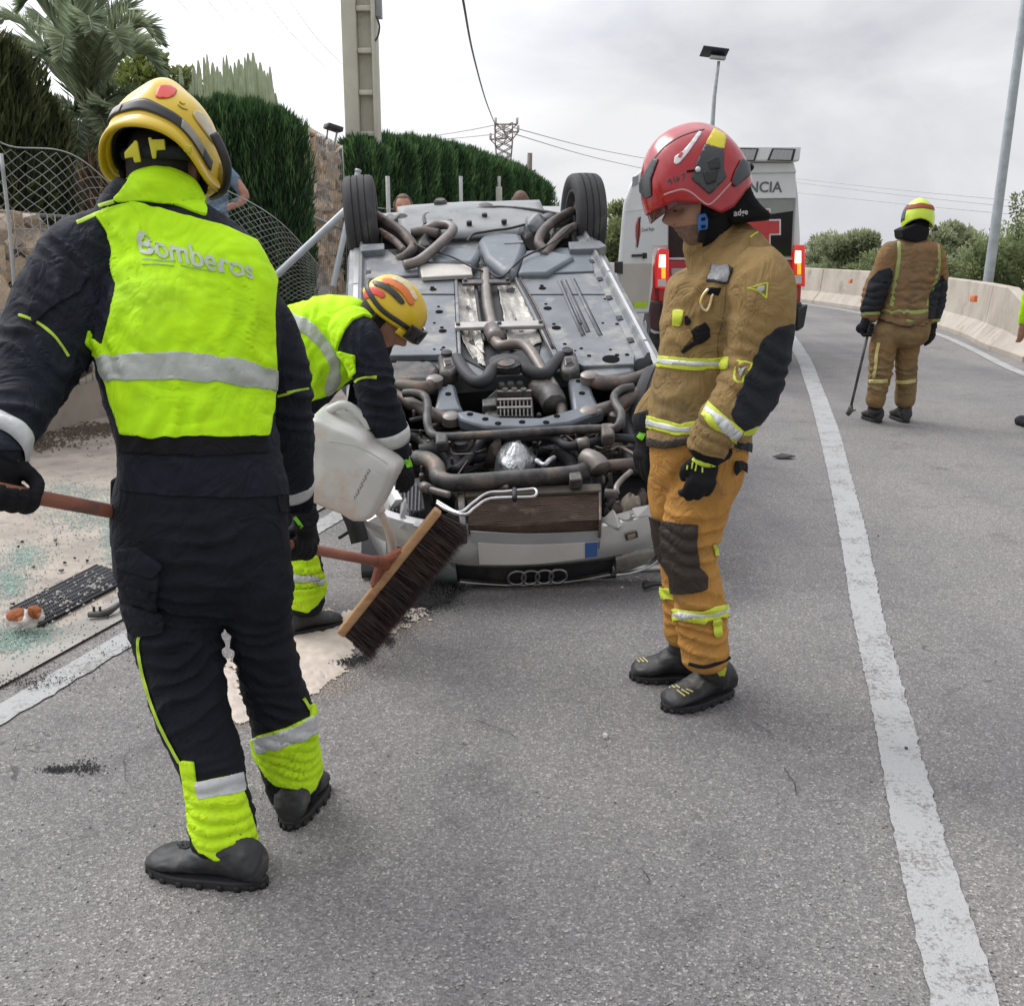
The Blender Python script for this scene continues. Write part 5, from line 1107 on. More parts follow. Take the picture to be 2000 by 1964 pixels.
kpanel('left_arch_shade', [(292, 246), (540, 262), (640, 330), (640, 400), (560, 480), (430, 500), (320, 420)], .012, .02, CHOLE, Z4, bevel=0); kpanel('right_arch_shade', [(1100, 318), (1230, 262), (1400, 215), (1400, 396), (1300, 436), (1170, 440), (1120, 400)], .012, .02, CHOLE, Z4, bevel=0)  # flat black panels put in for the shade behind the rear suspension
kpipe('brake_line', [(740, 590, .01), (700, 560, .02), (560, 500, .03)], .008, CDARK, Z4, 6); kpipe('fuel_line', [(1090, 600, .012), (1180, 760, .012), (1290, 1000, .012)], .007, CDARK, Z4, 6); kpipe('fuel_line', [(1104, 596, .012), (1196, 760, .012), (1304, 1000, .012)], .006, CARMT, Z4, 6)
kpipe('floor_seam', [(222, 700, .003), (480, 690, .003), (736, 690, .003)], .004, CDARK, Z4, 5); kpipe('floor_seam', [(1150, 690, .003), (1400, 690, .003), (1600, 690, .003)], .003, CDARK, Z4, 5)
kpipe('handbrake_cable', [(900, 560, .02), (840, 540, .05), (700, 470, .07), (540, 420, .07), (420, 330, .08)], .007, CDARK, Z4, 6); kpipe('handbrake_cable', [(930, 560, .02), (1000, 590, .04), (1120, 480, .06), (1280, 400, .07), (1400, 300, .08)], .007, CDARK, Z4, 6)
crumpled('muddy_lump', [(600, 300), (650, 320), (640, 380), (590, 360)], .02, .05, CGRIME, Z4, 61); crumpled('rear_silencer', [(1120, 250), (1300, 250), (1250, 300), (1130, 300)], .05, .05, CUND, Z4, 62)
# ================================================================== ambulance
AY = 13.0
WHT = M('ambulance_white', (.66, .68, .69), (.6, .62, .63), 2, .3, coat=.6); REDP = M('ambulance_red', (.42, .012, .02), (.36, .01, .018), 3, .35, coat=.5)
BLKP = M('black_plastic', (.02, .021, .023), (.014, .014, .016), 8, .5); YGR = M('yellow_green_stripe', (.42, .62, .02), (.36, .55, .02), 5, .4)
DGL = M('dark_window', (.012, .010, .012), None, 5, .12, spec=.18); GREYT = M('grey_letter', (.12, .125, .13), None, 5, .5)
AMB = thing('ambulance', 'white and red ambulance with lit tail lamps and its left rear door open', 'ambulance', (2.7, AY, 0))
aP = lambda px, py, dy=0: P(px, py, AY+dy)
XL, XR = aP(1284, 520).x, aP(1566, 520).x
zt = aP(1400, 292).z; zb = aP(1400, 640).z
# body: rear section profile (narrower to the top)
prof = [(XL, .42), (XL-.01, 1.0), (XL+.03, 1.6), (XL+.10, 2.1), (XL+.17, 2.45), (XL+.28, 2.62), (XR-.25, 2.62), (XR-.15, 2.45), (XR-.08, 2.1), (XR-.02, 1.6), (XR+.01, 1.0), (XR, .42)]
bm = bmesh.new(); rings = []
for dy, sc, dz in ((0.1, 1, 0), (.2, 1.0, .0), (3.8, 1, 0), (4.6, .96, -.35), (5.1, .9, -1.2), (5.5, .88, -1.35)):
    cx_ = (XL+XR)/2; rings.append([bm.verts.new((cx_+(x-cx_)*sc, AY+dy, max(.42, z+dz*(z-.42)/2.2))) for x, z in prof])
skin(bm, rings, True); mkbm('body', bm, WHT, AMB, auto=35)
def rp(name, pts, dy, th, mt, parent=None, bevel=.006):      # panel on the rear face from photo points
    bm = bmesh.new(); q = [aP(x, y, dy) for x, y in pts]; prism(bm, q, (0, -th, 0)); return mkbm(name, bm, mt, parent or AMB, bevel=bevel, auto=35)
rp('rear_header', [(1330, 340), (1552, 336), (1554, 388), (1330, 390)], .09, .05, WHT, bevel=.01)
rp('roof_rim', [(1318, 318), (1548, 318), (1554, 338), (1316, 342)], .07, .06, WHT, bevel=.015)
spoil = rp('roof_spoiler', [(1345, 288), (1556, 289), (1552, 318), (1345, 318)], .12, .22, WHT, bevel=.02)
def worklamp(pts):
    w = rp('work_lamp', pts, -.1, .012, BLKP, bevel=.003); c = np.mean(pts, 0); q = [tuple(c+(np.array(p)-c)*.82) for p in pts]; rp('lamp_glass', q, -.113, .004, M('work_lamp_glass', (.40, .41, .42), (.3, .31, .32), 60, .25, stretch=(1, 1, 3)), w, .001)
    for k in range(1, 4):
        u = k/4; rp('glass_rib', [(q[0][0]*(1-u)+q[1][0]*u, q[0][1]), (q[0][0]*(1-u)+q[1][0]*u+1, q[0][1]), (q[3][0]*(1-u)+q[2][0]*u+1, q[3][1]), (q[3][0]*(1-u)+q[2][0]*u, q[3][1])], -.118, .002, M('lamp_rib', (.5, .5, .5)), w, 0)
worklamp([(1508, 290), (1554, 291), (1548, 315), (1498, 314)]); worklamp([(1440, 289), (1482, 290), (1474, 315), (1440, 315)])
rp('rear_window_frame', [(1352, 388), (1553, 388), (1547, 510), (1352, 510)], .1, .04, M('door_grey', (.30, .31, .31), (.22, .23, .23), 3, .35, coat=.4))
gl = rp('rear_window', [(1356, 393), (1550, 393), (1545, 500), (1356, 500)], .055, .01, DGL)
rp('window_header_reflection_strip', [(1356, 393), (1550, 392), (1549, 412), (1500, 419), (1356, 421)], .044, .004, M('grey_sky_reflection', (.26, .28, .26), (.2, .22, .2), 3, .5), gl, .001)  # grey strip painted in as the sky mirrored in the glass
RC = M('red_cross', (.5, .04, .045), None, 4, .45); WC = M('cross_white_edge', (.7, .7, .7))
for nm, m_, s, dy in (('cross_edge', WC, 3, .042), ('cross_arm', RC, 0, .036)):
    rp(nm, [(1456-s, 433-s), (1522+s, 431-s), (1522+s, 456+s), (1456-s, 458+s)], dy, .003, m_, gl, 0)
    rp(nm, [(1476-s, 411-s), (1502+s, 410-s), (1502+s, 431-s), (1476-s, 433-s)], dy, .003, m_, gl, 0)
    rp(nm, [(1476-s, 458+s), (1502+s, 456+s), (1502+s, 480+s), (1476-s, 481+s)], dy, .003, m_, gl, 0)
rp('door_opening', [(1306, 398), (1352, 394), (1352, 502), (1305, 503)], .1, .03, M('dark_interior', (.03, .012, .014), (.018, .008, .01), 5, .8))
rp('step_edge', [(1303, 503), (1548, 503), (1548, 508), (1303, 508)], .08, .05, M('alu_edge', (.5, .42, .44), None, 4, .4))
rp('rear_lower_panel', [(1284, 508), (1566, 508), (1562, 590), (1286, 590)], .09, .05, REDP, bevel=.02)
rp('number_plate', [(1311, 524), (1346, 524), (1346, 536), (1311, 536)], .03, .01, M('grey_plate', (.38, .36, .37), None, 9, .5))
rp('reflective_stripe', [(1303, 543), (1548, 543), (1548, 556), (1303, 556)], .035, .006, YGR)
rp('rear_bumper', [(1290, 588), (1560, 588), (1556, 640), (1294, 642)], .08, .18, BLKP, bevel=.03); rp('right_corner_trim', [(1548, 600), (1568, 592), (1560, 636), (1546, 645)], .1, .25, BLKP, bevel=.02)
rp('left_corner_trim', [(1263, 584), (1290, 586), (1292, 648), (1266, 640)], .3, .25, M('dark_red_brown', (.07, .035, .035), None, 5, .5), bevel=.03)
rp('left_quarter_panel', [(1276, 512), (1290, 500), (1294, 590), (1262, 590)], .3, .2, REDP, bevel=.03)
def tail(x0, x1, y0, y1, lab):
    b = rp('tail_lamp', [(x0+5, y0), (x1, y0), (x1, y1), (x0, y1-4), (x0, y0+18)], .08, .09, M('tail_lamp_red', (.5, .01, .015), (.4, .01, .012), 5, .15, coat=1, emit=(.9, .02, .02, .35)), bevel=.015)
    w = x1-x0
    rp('lit_lens', [(x0+w*.34, y0+12), (x1-w*.2, y0+12), (x1-w*.2, y0+36), (x0+w*.3, y0+36)], -.008, .012, M('lit_lens', (.9, .8, .6), None, 5, .3, emit=(1, .72, .36, 4.)), b, .004)
    rp('amber_lens', [(x0+w*.5, y0+37), (x1-w*.2, y0+37), (x1-w*.2, y0+58), (x0+w*.5, y0+58)], -.008, .012, M('amber_lens', (.9, .35, .02), None, 5, .3, emit=(1, .3, .02, 1.4)), b, .004)
    rp('reversing_lens', [(x0+w*.24, y0+60), (x1-w*.15, y0+60), (x1-w*.15, y1-6), (x0+w*.22, y1-6)], -.008, .01, M('clear_lens', (.6, .56, .55), None, 5, .2), b, .004)
tail(1279, 1305, 486, 566, 'l'); tail(1545, 1569, 478, 560, 'r')
# lettering AMBULANCIA on the header
o_ = aP(1352, 376, .035); flat_text('AMBULANCIA', o_, (1, 0, 0), (0, 0, 1), aP(1529, 374).x-o_.x, 'lettering', GREYT, AMB, bold=True)
# open left door
hx = aP(1306, 450).x+.02
dp = [(1306, 400, 0), (1302, 330, 0), (1268, 322, -.2), (1244, 342, -.35), (1233, 366, -.45), (1222, 398, -.55), (1218, 440, -.6), (1212, 512, -.65), (1203, 560, -.68), (1200, 600, -.68), (1230, 612, -.5), (1268, 612, 0), (1276, 560, 0), (1277, 484, 0), (1306, 482, 0)]
def dplane(px, py, off=0):     # points on the plane of the opened door
    a = aP(1306, 450); b = P(1205, 450, AY-.62); n = Vector(((b-a).y, -(b-a).x, 0)).normalized(); a = a+n*off*(1 if n.y < 0 else -1); d = ray(px, py); o = Vector((0, 0, CH)); return o+d*((a-o).dot(n)/d.dot(n))
def dpanel(name, pts, off, th, mt, parent=None, bevel=.005):
    q = [dplane(x, y, off) for x, y in pts]; nn = (q[1]-q[0]).cross(q[2]-q[0]).normalized(); nn = nn if nn.y > 0 else -nn
    bm = bmesh.new(); prism(bm, q, nn*th); return mkbm(name, bm, mt, parent or AMB, bevel=bevel, auto=35)
dr = dpanel('open_rear_door', [(p[0], p[1]) for p in dp], 0, .05, WHT, bevel=.02)
dpanel('door_lower_reflection', [(1212, 515), (1274, 515), (1266, 600), (1202, 600)], .006, .005, M('door_beige_reflection', (.46, .43, .40), (.42, .39, .36), 3, .35, coat=.4), dr)  # beige painted in for the road reflected by the lower door
dpanel('door_crease', [(1222, 411), (1306, 398), (1306, 401), (1222, 414)], .008, .006, M('pale_edge', (.75, .76, .76)), dr, 0)
dpanel('door_window', [(1236, 346), (1247, 342), (1247, 360), (1235, 366)], .008, .006, M('smoky_glass', (.3, .32, .34), None, 5, .2), dr, 0)
hd = dpanel('door_handle', [(1237, 497), (1262, 496), (1262, 501), (1237, 502)], .03, .025, BLKP, dr, .003); dpanel('door_latch', [(1259, 494), (1264, 494), (1264, 505), (1259, 505)], .035, .03, BLKP, dr, .002)
dpanel('door_stripe', [(1238, 590), (1266, 588), (1265, 600), (1238, 602)], .012, .004, YGR, dr, 0)
hg = dpanel('door_hinge', [(1207, 511), (1217, 511), (1217, 535), (1207, 533)], .03, .06, BLKP, dr, .004)
dpanel('red_emblem', [(1243, 442), (1248, 424), (1251, 442), (1251, 458), (1246, 484), (1243, 460)], .012, .003, RC, dr, 0); dpanel('red_emblem_line', [(1249, 425), (1252, 423), (1246, 483), (1244, 483)], .015, .002, BLKP, dr, 0)
a_, b_ = dplane(1253, 455, .014), dplane(1278, 452, .014); flat_text('Cruz Roja', a_, (b_-a_), dplane(1253, 430, .014)-a_, (b_-a_).length, 'lettering', GREYT, dr, bold=True)
for x in (XL+.08, XR-.08):
    for dy in (.75, 4.3):
        w = bpy.data.objects.new('wheel', None); COL.objects.link(w); w.parent = AMB; w.matrix_parent_inverse = WM[AMB.name].inverted(); WM[w.name] = Matrix.Identity(4)
        bm = bmesh.new(); tube(bm, [(x-.11, AY+dy, .34), (x-.10, AY+dy, .34), (x+.10, AY+dy, .34), (x+.11, AY+dy, .34)], [.3, .34, .34, .3], 28, 1); mkbm('tyre', bm, CRUB, w, auto=40); bm = bmesh.new(); tube(bm, [(x-.12, AY+dy, .34), (x+.12, AY+dy, .34)], .2, 20, 1); mkbm('rim', bm, STEEL, w, auto=40)
# ================================================================== small things on the ground
BLK2 = M('black_shard_plastic', (.025, .025, .027), None, 6, .4)
def blob(name, c, s, mt, seed, parent=None, n=14, rz=0, **kw):
    r = random.Random(seed); bm = bmesh.new(); v = []
    for _ in range(n): p = Vector((r.gauss(0, 1), r.gauss(0, 1), r.gauss(0, 1))).normalized(); v.append(bm.verts.new(Vector(c)+Matrix.Rotation(rz, 3, 'Z') @ Vector((p.x*s[0], p.y*s[1], p.z*s[2]))))
    bmesh.ops.convex_hull(bm, input=v); bmesh.ops.delete(bm, geom=[x for x in bm.verts if not x.link_faces], context='VERTS'); return mkbm(name, bm, mt, parent, smooth=False, **kw)
GLS = M('glass_crumbs', (.46, .58, .52), (.30, .42, .38), 60, .15, spec=.8)
def crumbs(area, n, name, label, mt, smin, smax, dens=None, z=.012):
    c = []; 
    while len(c) < n:
        i = random.randrange(len(area)); x, y, sx, sy = area[i]; px, py = random.gauss(x, sx), random.gauss(y, sy)
        if py > 815: g_ = G(px, py, z); c.append(g_)
    bm = bmesh.new()
    for g_ in c:
        s = random.uniform(smin, smax); a = random.uniform(0, 3); v = []
        for k in range(3): v.append(bm.verts.new(g_+Vector((math.cos(a+k*2.1)*s*random.uniform(.6, 1.2), math.sin(a+k*2.1)*s*random.uniform(.6, 1.2), random.uniform(-.002, 0)))))
        t = bm.verts.new(g_+Vector((0, 0, s*.7))); bm.faces.new(v)
        for k in range(3): bm.faces.new((v[k], v[(k+1) % 3], t))
    o = mkbm(name, bm, mt, None, smooth=False); o['kind'] = 'stuff'; tag(o, label, 'glass crumbs' if 'glass' in name else 'debris'); return o
crumbs([(150, 1010, 50, 22), (215, 1040, 12, 40), (50, 1085, 25, 14), (20, 1250, 30, 16), (60, 1235, 35, 14), (190, 990, 30, 20), (20, 1140, 20, 20), (120, 960, 40, 12)], 5600, 'glass_crumbs', 'pale green crumbs of broken glass on the sandy gutter', GLS, .003, .0085)
crumbs([(140, 1180, 90, 60), (150, 1000, 90, 80), (300, 1250, 60, 30), (60, 1330, 50, 10)], 1300, 'grit', 'dark grit scattered over the sandy gutter', M('dark_grit', (.07, .065, .06)), .002, .006)
crumbs([(110, 850, 70, 6), (60, 868, 50, 6), (180, 838, 30, 5), (230, 835, 30, 5)], 1600, 'dry_twigs', 'line of dry twigs and grit at the foot of the low wall', M('twig_brown', (.13, .10, .07)), .006, .022)
SHL = ['black shard just below the broom handle', 'larger black shard of the close pair in the middle of the sandy gutter', 'smaller black shard of the close pair in the middle of the sandy gutter', 'upper black shard of the pair nearest the left edge', 'lower black shard of the pair nearest the left edge', 'upper black shard of the two just above the drain grate tip', 'black shard by itself between the left pair and the toy dog', 'lower black shard of the two just above the drain grate tip', 'black shard touching the upper edge of the drain grate', 'black shard just above the toy dog', 'small black shard left of the firefighter trouser leg, near the grate', 'black shard closest to the firefighter hip pocket', 'tiny black shard between the middle pair and the grate']
for i, (x, y, s) in enumerate([(126, 994, 9), (107, 1057, 11), (110, 1064, 6), (44, 1059, 8), (37, 1069, 6), (126, 1101, 10), (66, 1109, 8), (120, 1116, 11), (90, 1153, 9), (25, 1181, 9), (171, 1097, 6), (218, 1053, 7), (146, 1092, 6)]):
    g_ = G(x, y, .012); k = s*.0011; tag(blob('plastic_shard', g_+Vector((0, 0, .006)), (k*1.3, k, .008), BLK2, i, rz=i), SHL[i], 'shard', 'black plastic shards on the sandy gutter')
# drain grate
gt = [G(*p, .012) for p in ((24, 1190), (185, 1109), (238, 1124), (242, 1146), (60, 1232))]
t = thing('drain_grate', 'black slotted drain grate in the sandy gutter beside the toy dog', 'drain grate', G(140, 1170, .012)); a, b, c_, d_ = G(20, 1192, .014), G(190, 1106, .014), G(262, 1128, .014), G(74, 1226, .014)
bm = bmesh.new(); prism(bm, [a, b, c_, d_], (0, 0, .002)); mkbm('dark_pit', bm, M('pit_black', (.012, .012, .013)), t)
bm = bmesh.new()
for k in range(47):
    u = k/46; p, q = a.lerp(b, u), d_.lerp(c_, u); cyl(bm, p+Vector((0, 0, .006)), q+Vector((0, 0, .006)), .0045, 4)
for k in range(9):
    u = k/8; cyl(bm, a.lerp(d_, u)+Vector((0, 0, .009)), b.lerp(c_, u)+Vector((0, 0, .009)), .0045, 4)
o = mkbm('slotted_bars', bm, M('cast_iron', (.045, .047, .055), (.03, .03, .035), 20, .6), t); o['kind'] = 'stuff'
crumbs([(150, 1150, 40, 18), (190, 1135, 30, 12), (110, 1180, 30, 12)], 110, 'gravel', 'pale pebbles and glass lying on the black drain grate', M('pale_pebble', (.5, .48, .45)), .006, .013, z=.028)
# toy dog
def toy():
    O = G(50, 1245, .012); t = thing('toy_dog', 'brown and white plush toy dog lying by the drain grate', 'toy dog', O); s = 1.0; bm = bmesh.new()
    def at(px, py, dy=0): return P(px, py, O.y+.06+dy)
    r = lambda q: q*O.y/2000
    ball(bm, at(38, 1206), (r(26), r(24), r(19))); ball(bm, at(67, 1200, -.01), (r(19), r(18), r(18))); ball(bm, at(80, 1205, -.03), (r(8), r(9), r(8)))
    for px, py, dx in ((34, 1221, -.03), (60, 1219, -.04), (50, 1212, -.05), (24, 1214, 0)): ball(bm, at(px, py, dx), (r(15), r(12), r(8)))
    ball(bm, at(12, 1207), (r(9), r(6), r(6))); ball(bm, at(58, 1198, -.05), (r(8), r(5), r(12)))
    f = remesh(bm, .005, 2); crumple(f, .004, 60); finish(f)
    PW = M('plush_white', (.62, .58, .55), (.52, .48, .45), 30, .95, bs=.8, bscale=300); PB = M('plush_brown', (.36, .12, .045), (.25, .08, .03), 30, .95, bs=.8, bscale=300)
    mk('body', f.V, f.Q, PW, t); garment(f, [sdpoly(f.px, smoothpoly([(14, 1196), (34, 1184), (46, 1190), (44, 1208), (34, 1212), (16, 1210)]))], .003, 'brown_patch', PB, t)
    garment(f, [sdpoly(f.px, smoothpoly([(56, 1186), (68, 1178), (80, 1190), (76, 1206), (66, 1208), (56, 1200)]))], .003, 'brown_ear', PB, t)
toy()
# other debris
t = thing('metal_bracket', 'bent grey metal bracket lying across the gutter edge', 'bracket', G(210, 1190, .02)); bm = bmesh.new(); tube(bm, [G(172, 1200, .03), G(205, 1197, .03), G(228, 1183, .04), G(250, 1168, .06)], [.012, .016, .012, .006], 6, 3); mkbm('bar', bm, CGRIME, t)
bm = bmesh.new()
for x in (184, 196): cyl(bm, G(x, 1198, .03), G(x, 1198, .03)+Vector((0, 0, .03)), .006, 5)
mkbm('prongs', bm, CDARK, t)
tag(blob('debris', G(1530, 893, .01)+Vector((0, 0, .01)), (.09, .04, .02), M('dark_rag', (.06, .06, .065)), 3), 'dark scrap on the road between the tan firefighter and the lane line', 'debris')
tag(blob('pebble', G(907, 1449, .006)+Vector((0, 0, .004)), (.008, .008, .007), M('white_pebble', (.6, .57, .52)), 5), 'small white pebble on the road below the broom', 'pebble')
tag(blob('pebble', G(1183, 1438, .006)+Vector((0, 0, .004)), (.011, .012, .008), MATS['white_pebble'], 6), 'larger pale pebble on the road left of the tan firefighter boots', 'pebble')
t = thing('broken_clip', 'black broken plastic clip on the road beside the headlight of the car', 'debris', G(1280, 1145, .01)); bm = bmesh.new(); tube(bm, [G(1256, 1146, .02), G(1275, 1140, .03), G(1300, 1140, .02)], [.014, .012, .008], 6, 3); mkbm('clip_body', bm, BLK2, t); blob('lug', G(1262, 1140, .03), (.018, .014, .02), BLK2, 8, t)
for i, (px, py) in enumerate([(1243, 1128), (1232, 1135), (1215, 1148), (820, 1205), (1716, 1047), (1770, 1462)]):
    tag(blob('road_chip', G(px, py, .006)+Vector((0, 0, .004)), (.007, .006, .005), (MATS['white_pebble'], BLK2)[i > 2], 40+i), ['pale chip nearest the right headlight', 'pale chip a little below the right headlight', 'pale chip left of the black broken clip', 'dark chip by the sand under the car nose', 'dark chip on the road right of the lane line', 'dark chip lying on the right lane line'][i], 'chip', 'tiny chips on the road')
# sand absorbent and oil
def spill(name, label, cat, polys, z, h, mt, step=4, edge=14):
    bm = bmesh.new(); gs = {}
    for poly in polys:
        poly = smoothpoly(poly, 4); xs = [p[0] for p in poly]; ys_ = [p[1] for p in poly]; pts = [(x, y) for y in np.arange(min(ys_)-10, max(ys_)+10, step) for x in np.arange(min(xs)-10, max(xs)+10, step)]
        d = sdpoly(np.array(pts), poly); nx = len(np.arange(min(xs)-10, max(xs)+10, step)); V = []; fl = []
        for (x, y), dd in zip(pts, d):
            g_ = G(x, y, z); k = dd+edge*(noise.noise(g_*9)*.8+noise.noise(g_*26)*.7+noise.noise(g_*70)*.6+noise.noise(g_*160)*.4); V.append((g_.x, g_.y, z+h*max(0, min(1, k/20))*(1+.6*noise.noise(g_*30)))); fl.append(k)
        T = []
        for j in range(len(pts)//nx-1):
            for i in range(nx-1): a = j*nx+i; T += [(a, a+1, a+nx+1), (a, a+nx+1, a+nx)]
        V2, T2, _ = clip(V, T, fl); b = len(bm.verts); vs = [bm.verts.new(v) for v in V2]
        for t_ in T2:
            try: bm.faces.new([vs[i] for i in t_])
            except ValueError: pass
    for f_ in bm.faces:
        if f_.normal.z < 0: f_.normal_flip()
    o = mkbm(name, bm, mt, None, normals=False); o['kind'] = 'stuff'; return tag(o, label, cat)
SAND = M('absorbent_sand', (.62, .54, .47), (.5, .43, .37), 12, .95, bs=.6, bscale=160, bdist=.004)
spill('absorbent_sand', 'pinkish absorbent sand poured on the road under the broom', 'sand', [[(500, 1210), (560, 1190), (650, 1195), (760, 1190), (830, 1185), (836, 1200), (770, 1235), (700, 1255), (680, 1290), (640, 1330), (600, 1350), (560, 1335), (520, 1300)], [(420, 1300), (450, 1290), (480, 1370), (490, 1405), (455, 1405), (430, 1370)], [(760, 1060), (790, 1070), (800, 1110), (780, 1120), (755, 1100)]], .004, .008, SAND, 4, 20)
OIL = M('oil_stain', (.010, .010, .011), (.03, .03, .03), 40, .6, spec=.3, bs=.5, bscale=120)
spill('oil_stain', 'black oil stain spreading from under the car nose beside the broom', 'oil stain', [[(790, 1150), (850, 1120), (890, 1145), (880, 1168), (850, 1180), (825, 1196), (800, 1180)], [(840, 1135), (900, 1142), (888, 1160), (848, 1160)]], .007, .001, OIL, 3, 16)
crumbs([(682, 1292, 14, 4), (705, 1284, 10, 5), (722, 1276, 6, 4), (757, 1250, 8, 5), (790, 1205, 10, 8)], 900, 'oily_grit', 'dark oily grit swept up at the lower tip of the broom', BLK2, .002, .006)
crumbs([(830, 1150, 30, 14), (870, 1148, 26, 12), (815, 1180, 20, 10), (850, 1175, 26, 8)], 2600, 'oily_crumbs', 'black oily crumbs around the oil stain under the car nose', BLK2, .002, .006)
crumbs([(135, 1500, 30, 4), (110, 1503, 14, 3), (165, 1498, 16, 8)], 700, 'dirt_specks', 'faint patch of dark specks on the road left of the firefighter shoe', M('dark_speck', (.06, .06, .062)), .0015, .004, z=.003)
crumbs([(560, 1200, 30, 12), (510, 1260, 20, 40), (640, 1335, 36, 12), (690, 1290, 30, 18), (800, 1215, 34, 12), (740, 1250, 30, 14), (430, 1340, 18, 40), (470, 1400, 24, 14), (600, 1345, 50, 12), (780, 1100, 18, 30)], 5200, 'sand_grains', 'loose pale sand grains round the edges of the absorbent sand', SAND, .0015, .005, z=.002)
for k, pts in enumerate([[(928, 1408), (950, 1418), (985, 1430), (1006, 1442)], [(1462, 1408), (1490, 1425), (1512, 1441)], [(1533, 1505), (1550, 1530), (1556, 1555)], [(1600, 930), (1625, 934), (1645, 934)], [(1250, 1700), (1262, 1712), (1268, 1730)]]):
    q = [G(x, y, .0) for x, y in pts]; q = [Vector(v) for v in catmull(q, 6)]; V = []; F = []
    for i, v in enumerate(q):
        w = .0012+.0022*abs(noise.noise(v*40)); j = Vector((noise.noise(v*60), noise.noise(v*60+Vector((9, 9, 9))), 0))*.008; t_ = (q[min(i+1, len(q)-1)]-q[max(i-1, 0)]).normalized(); n_ = Vector((-t_.y, t_.x, 0)); V += [v+j+n_*w+Vector((0, 0, .0085)), v+j-n_*w+Vector((0, 0, .0085))]
    for i in range(len(q)-1): F.append([2*i, 2*i+1, 2*i+3, 2*i+2])
    me = bpy.data.meshes.new('road_crack'); me.from_pydata(V, [], F); o = link('road_crack', me, CDARK, None, False, smooth=False); o['kind'] = 'structure'

c = []
bm = bmesh.new()
for k in range(1500):
    px, py = random.uniform(-50, 2050), 1964-(random.random()**1.6)*1150; g_ = G(px, py, .001); s = random.uniform(.0015, .0038)
    if g_.x < lx(g_.y)+.3 or g_.y > 14: continue
    m_ = Matrix.Translation(g_+Vector((0, 0, s*.4))) @ Matrix.Rotation(random.uniform(0, 3), 4, 'Z') @ Matrix.Diagonal((s*random.uniform(.7, 1.3), s, s*.7, 1)); bmesh.ops.create_icosphere(bm, subdivisions=1, radius=1, matrix=m_)
o_ = mkbm('loose_grit', bm, M('loose_grit', (.42, .4, .37), (.12, .12, .12), 9, .9), None, smooth=False); o_['kind'] = 'stuff'; tag(o_, 'tiny loose stones scattered over the asphalt', 'grit')
# ================================================================== people: shared pieces
NAVY = cloth('navy_cloth', (.0105, .012, .019), (.006, .007, .011), rough=.8, wr=.45)
NAVYJ = cloth('navy_jacket_cloth', (.012, .0155, .026), (.007, .009, .016), rough=.75, wr=.45)
BLKC = cloth('black_cloth', (.009, .009, .011), (.006, .006, .007), wr=.35)
HIVIS = cloth('fluorescent_fabric', (.52, .90, .008), (.45, .80, .008), rough=.75, wr=.4, wscale=5, c3=(.38, .66, .02), s3=2.6, t3=.62)
HIVISL = cloth('leg_fluorescent_fabric', (.58, .86, .02), (.48, .78, .015), rough=.75, wr=.5, c3=(.42, .5, .05), s3=9, t3=.66)
SILT = M('reflective_tape', (.45, .48, .44), (.36, .39, .35), 12, .45, metal=.1, bs=.3, bscale=14, bdist=.02)
SILW = M('white_reflective_tape', (.62, .63, .64), (.52, .53, .54), 40, .4, metal=.1, bs=.3, bscale=14, bdist=.02)
LIME = M('lime_piping', (.5, .72, .05), None, 9, .6); GLOVE = cloth('glove_cloth', (.014, .014, .016), (.008, .008, .01), wr=.3)
LIMEG = M('lime_glove_pad', (.25, .75, .03), None, 9, .5); RUBB = M('boot_leather', (.032, .033, .035), (.02, .021, .022), 14, .55, bs=.35, bscale=120, bdist=.002, c3=(.07, .066, .06), s3=9, t3=.6)
SOLE = M('boot_sole', (.02, .02, .021), (.012, .012, .013), 14, .75, bs=.3, bscale=90); SKIN = M('skin', (.46, .25, .17), (.38, .19, .13), 9, .5, bs=.1, bscale=150)
HAIR = M('dark_hair', (.018, .014, .012), (.010, .008, .007), 30, .7, bs=.9, bscale=220, stretch=(3, 3, .6), bdist=.004)
TAN = cloth('tan_fire_cloth', (.30, .20, .082), (.235, .155, .062), wr=.5, c3=(.17, .125, .06), s3=3, t3=.6)
ORC = cloth('orange_trouser_cloth', (.50, .255, .062), (.42, .205, .05), wr=.5, c3=(.34, .18, .06), s3=3.5, t3=.6)
BRNK = cloth('brown_knee_pad', (.05, .038, .03), (.034, .026, .021), wr=.4, rough=.6)
YTAPE = M('yellow_tape', (.60, .68, .05), (.52, .6, .04), 9, .5, bs=.2, bscale=20); CHAR = cloth('charcoal_cloth', (.026, .028, .034), (.018, .019, .024), wr=.4)
YHEL = M('yellow_helmet_shell', (.72, .50, .008), (.62, .42, .008), 3, .35, coat=.25, c3=(.50, .38, .08), s3=6, t3=.66)
def person(label, loc): return thing('person', label, 'person', loc)
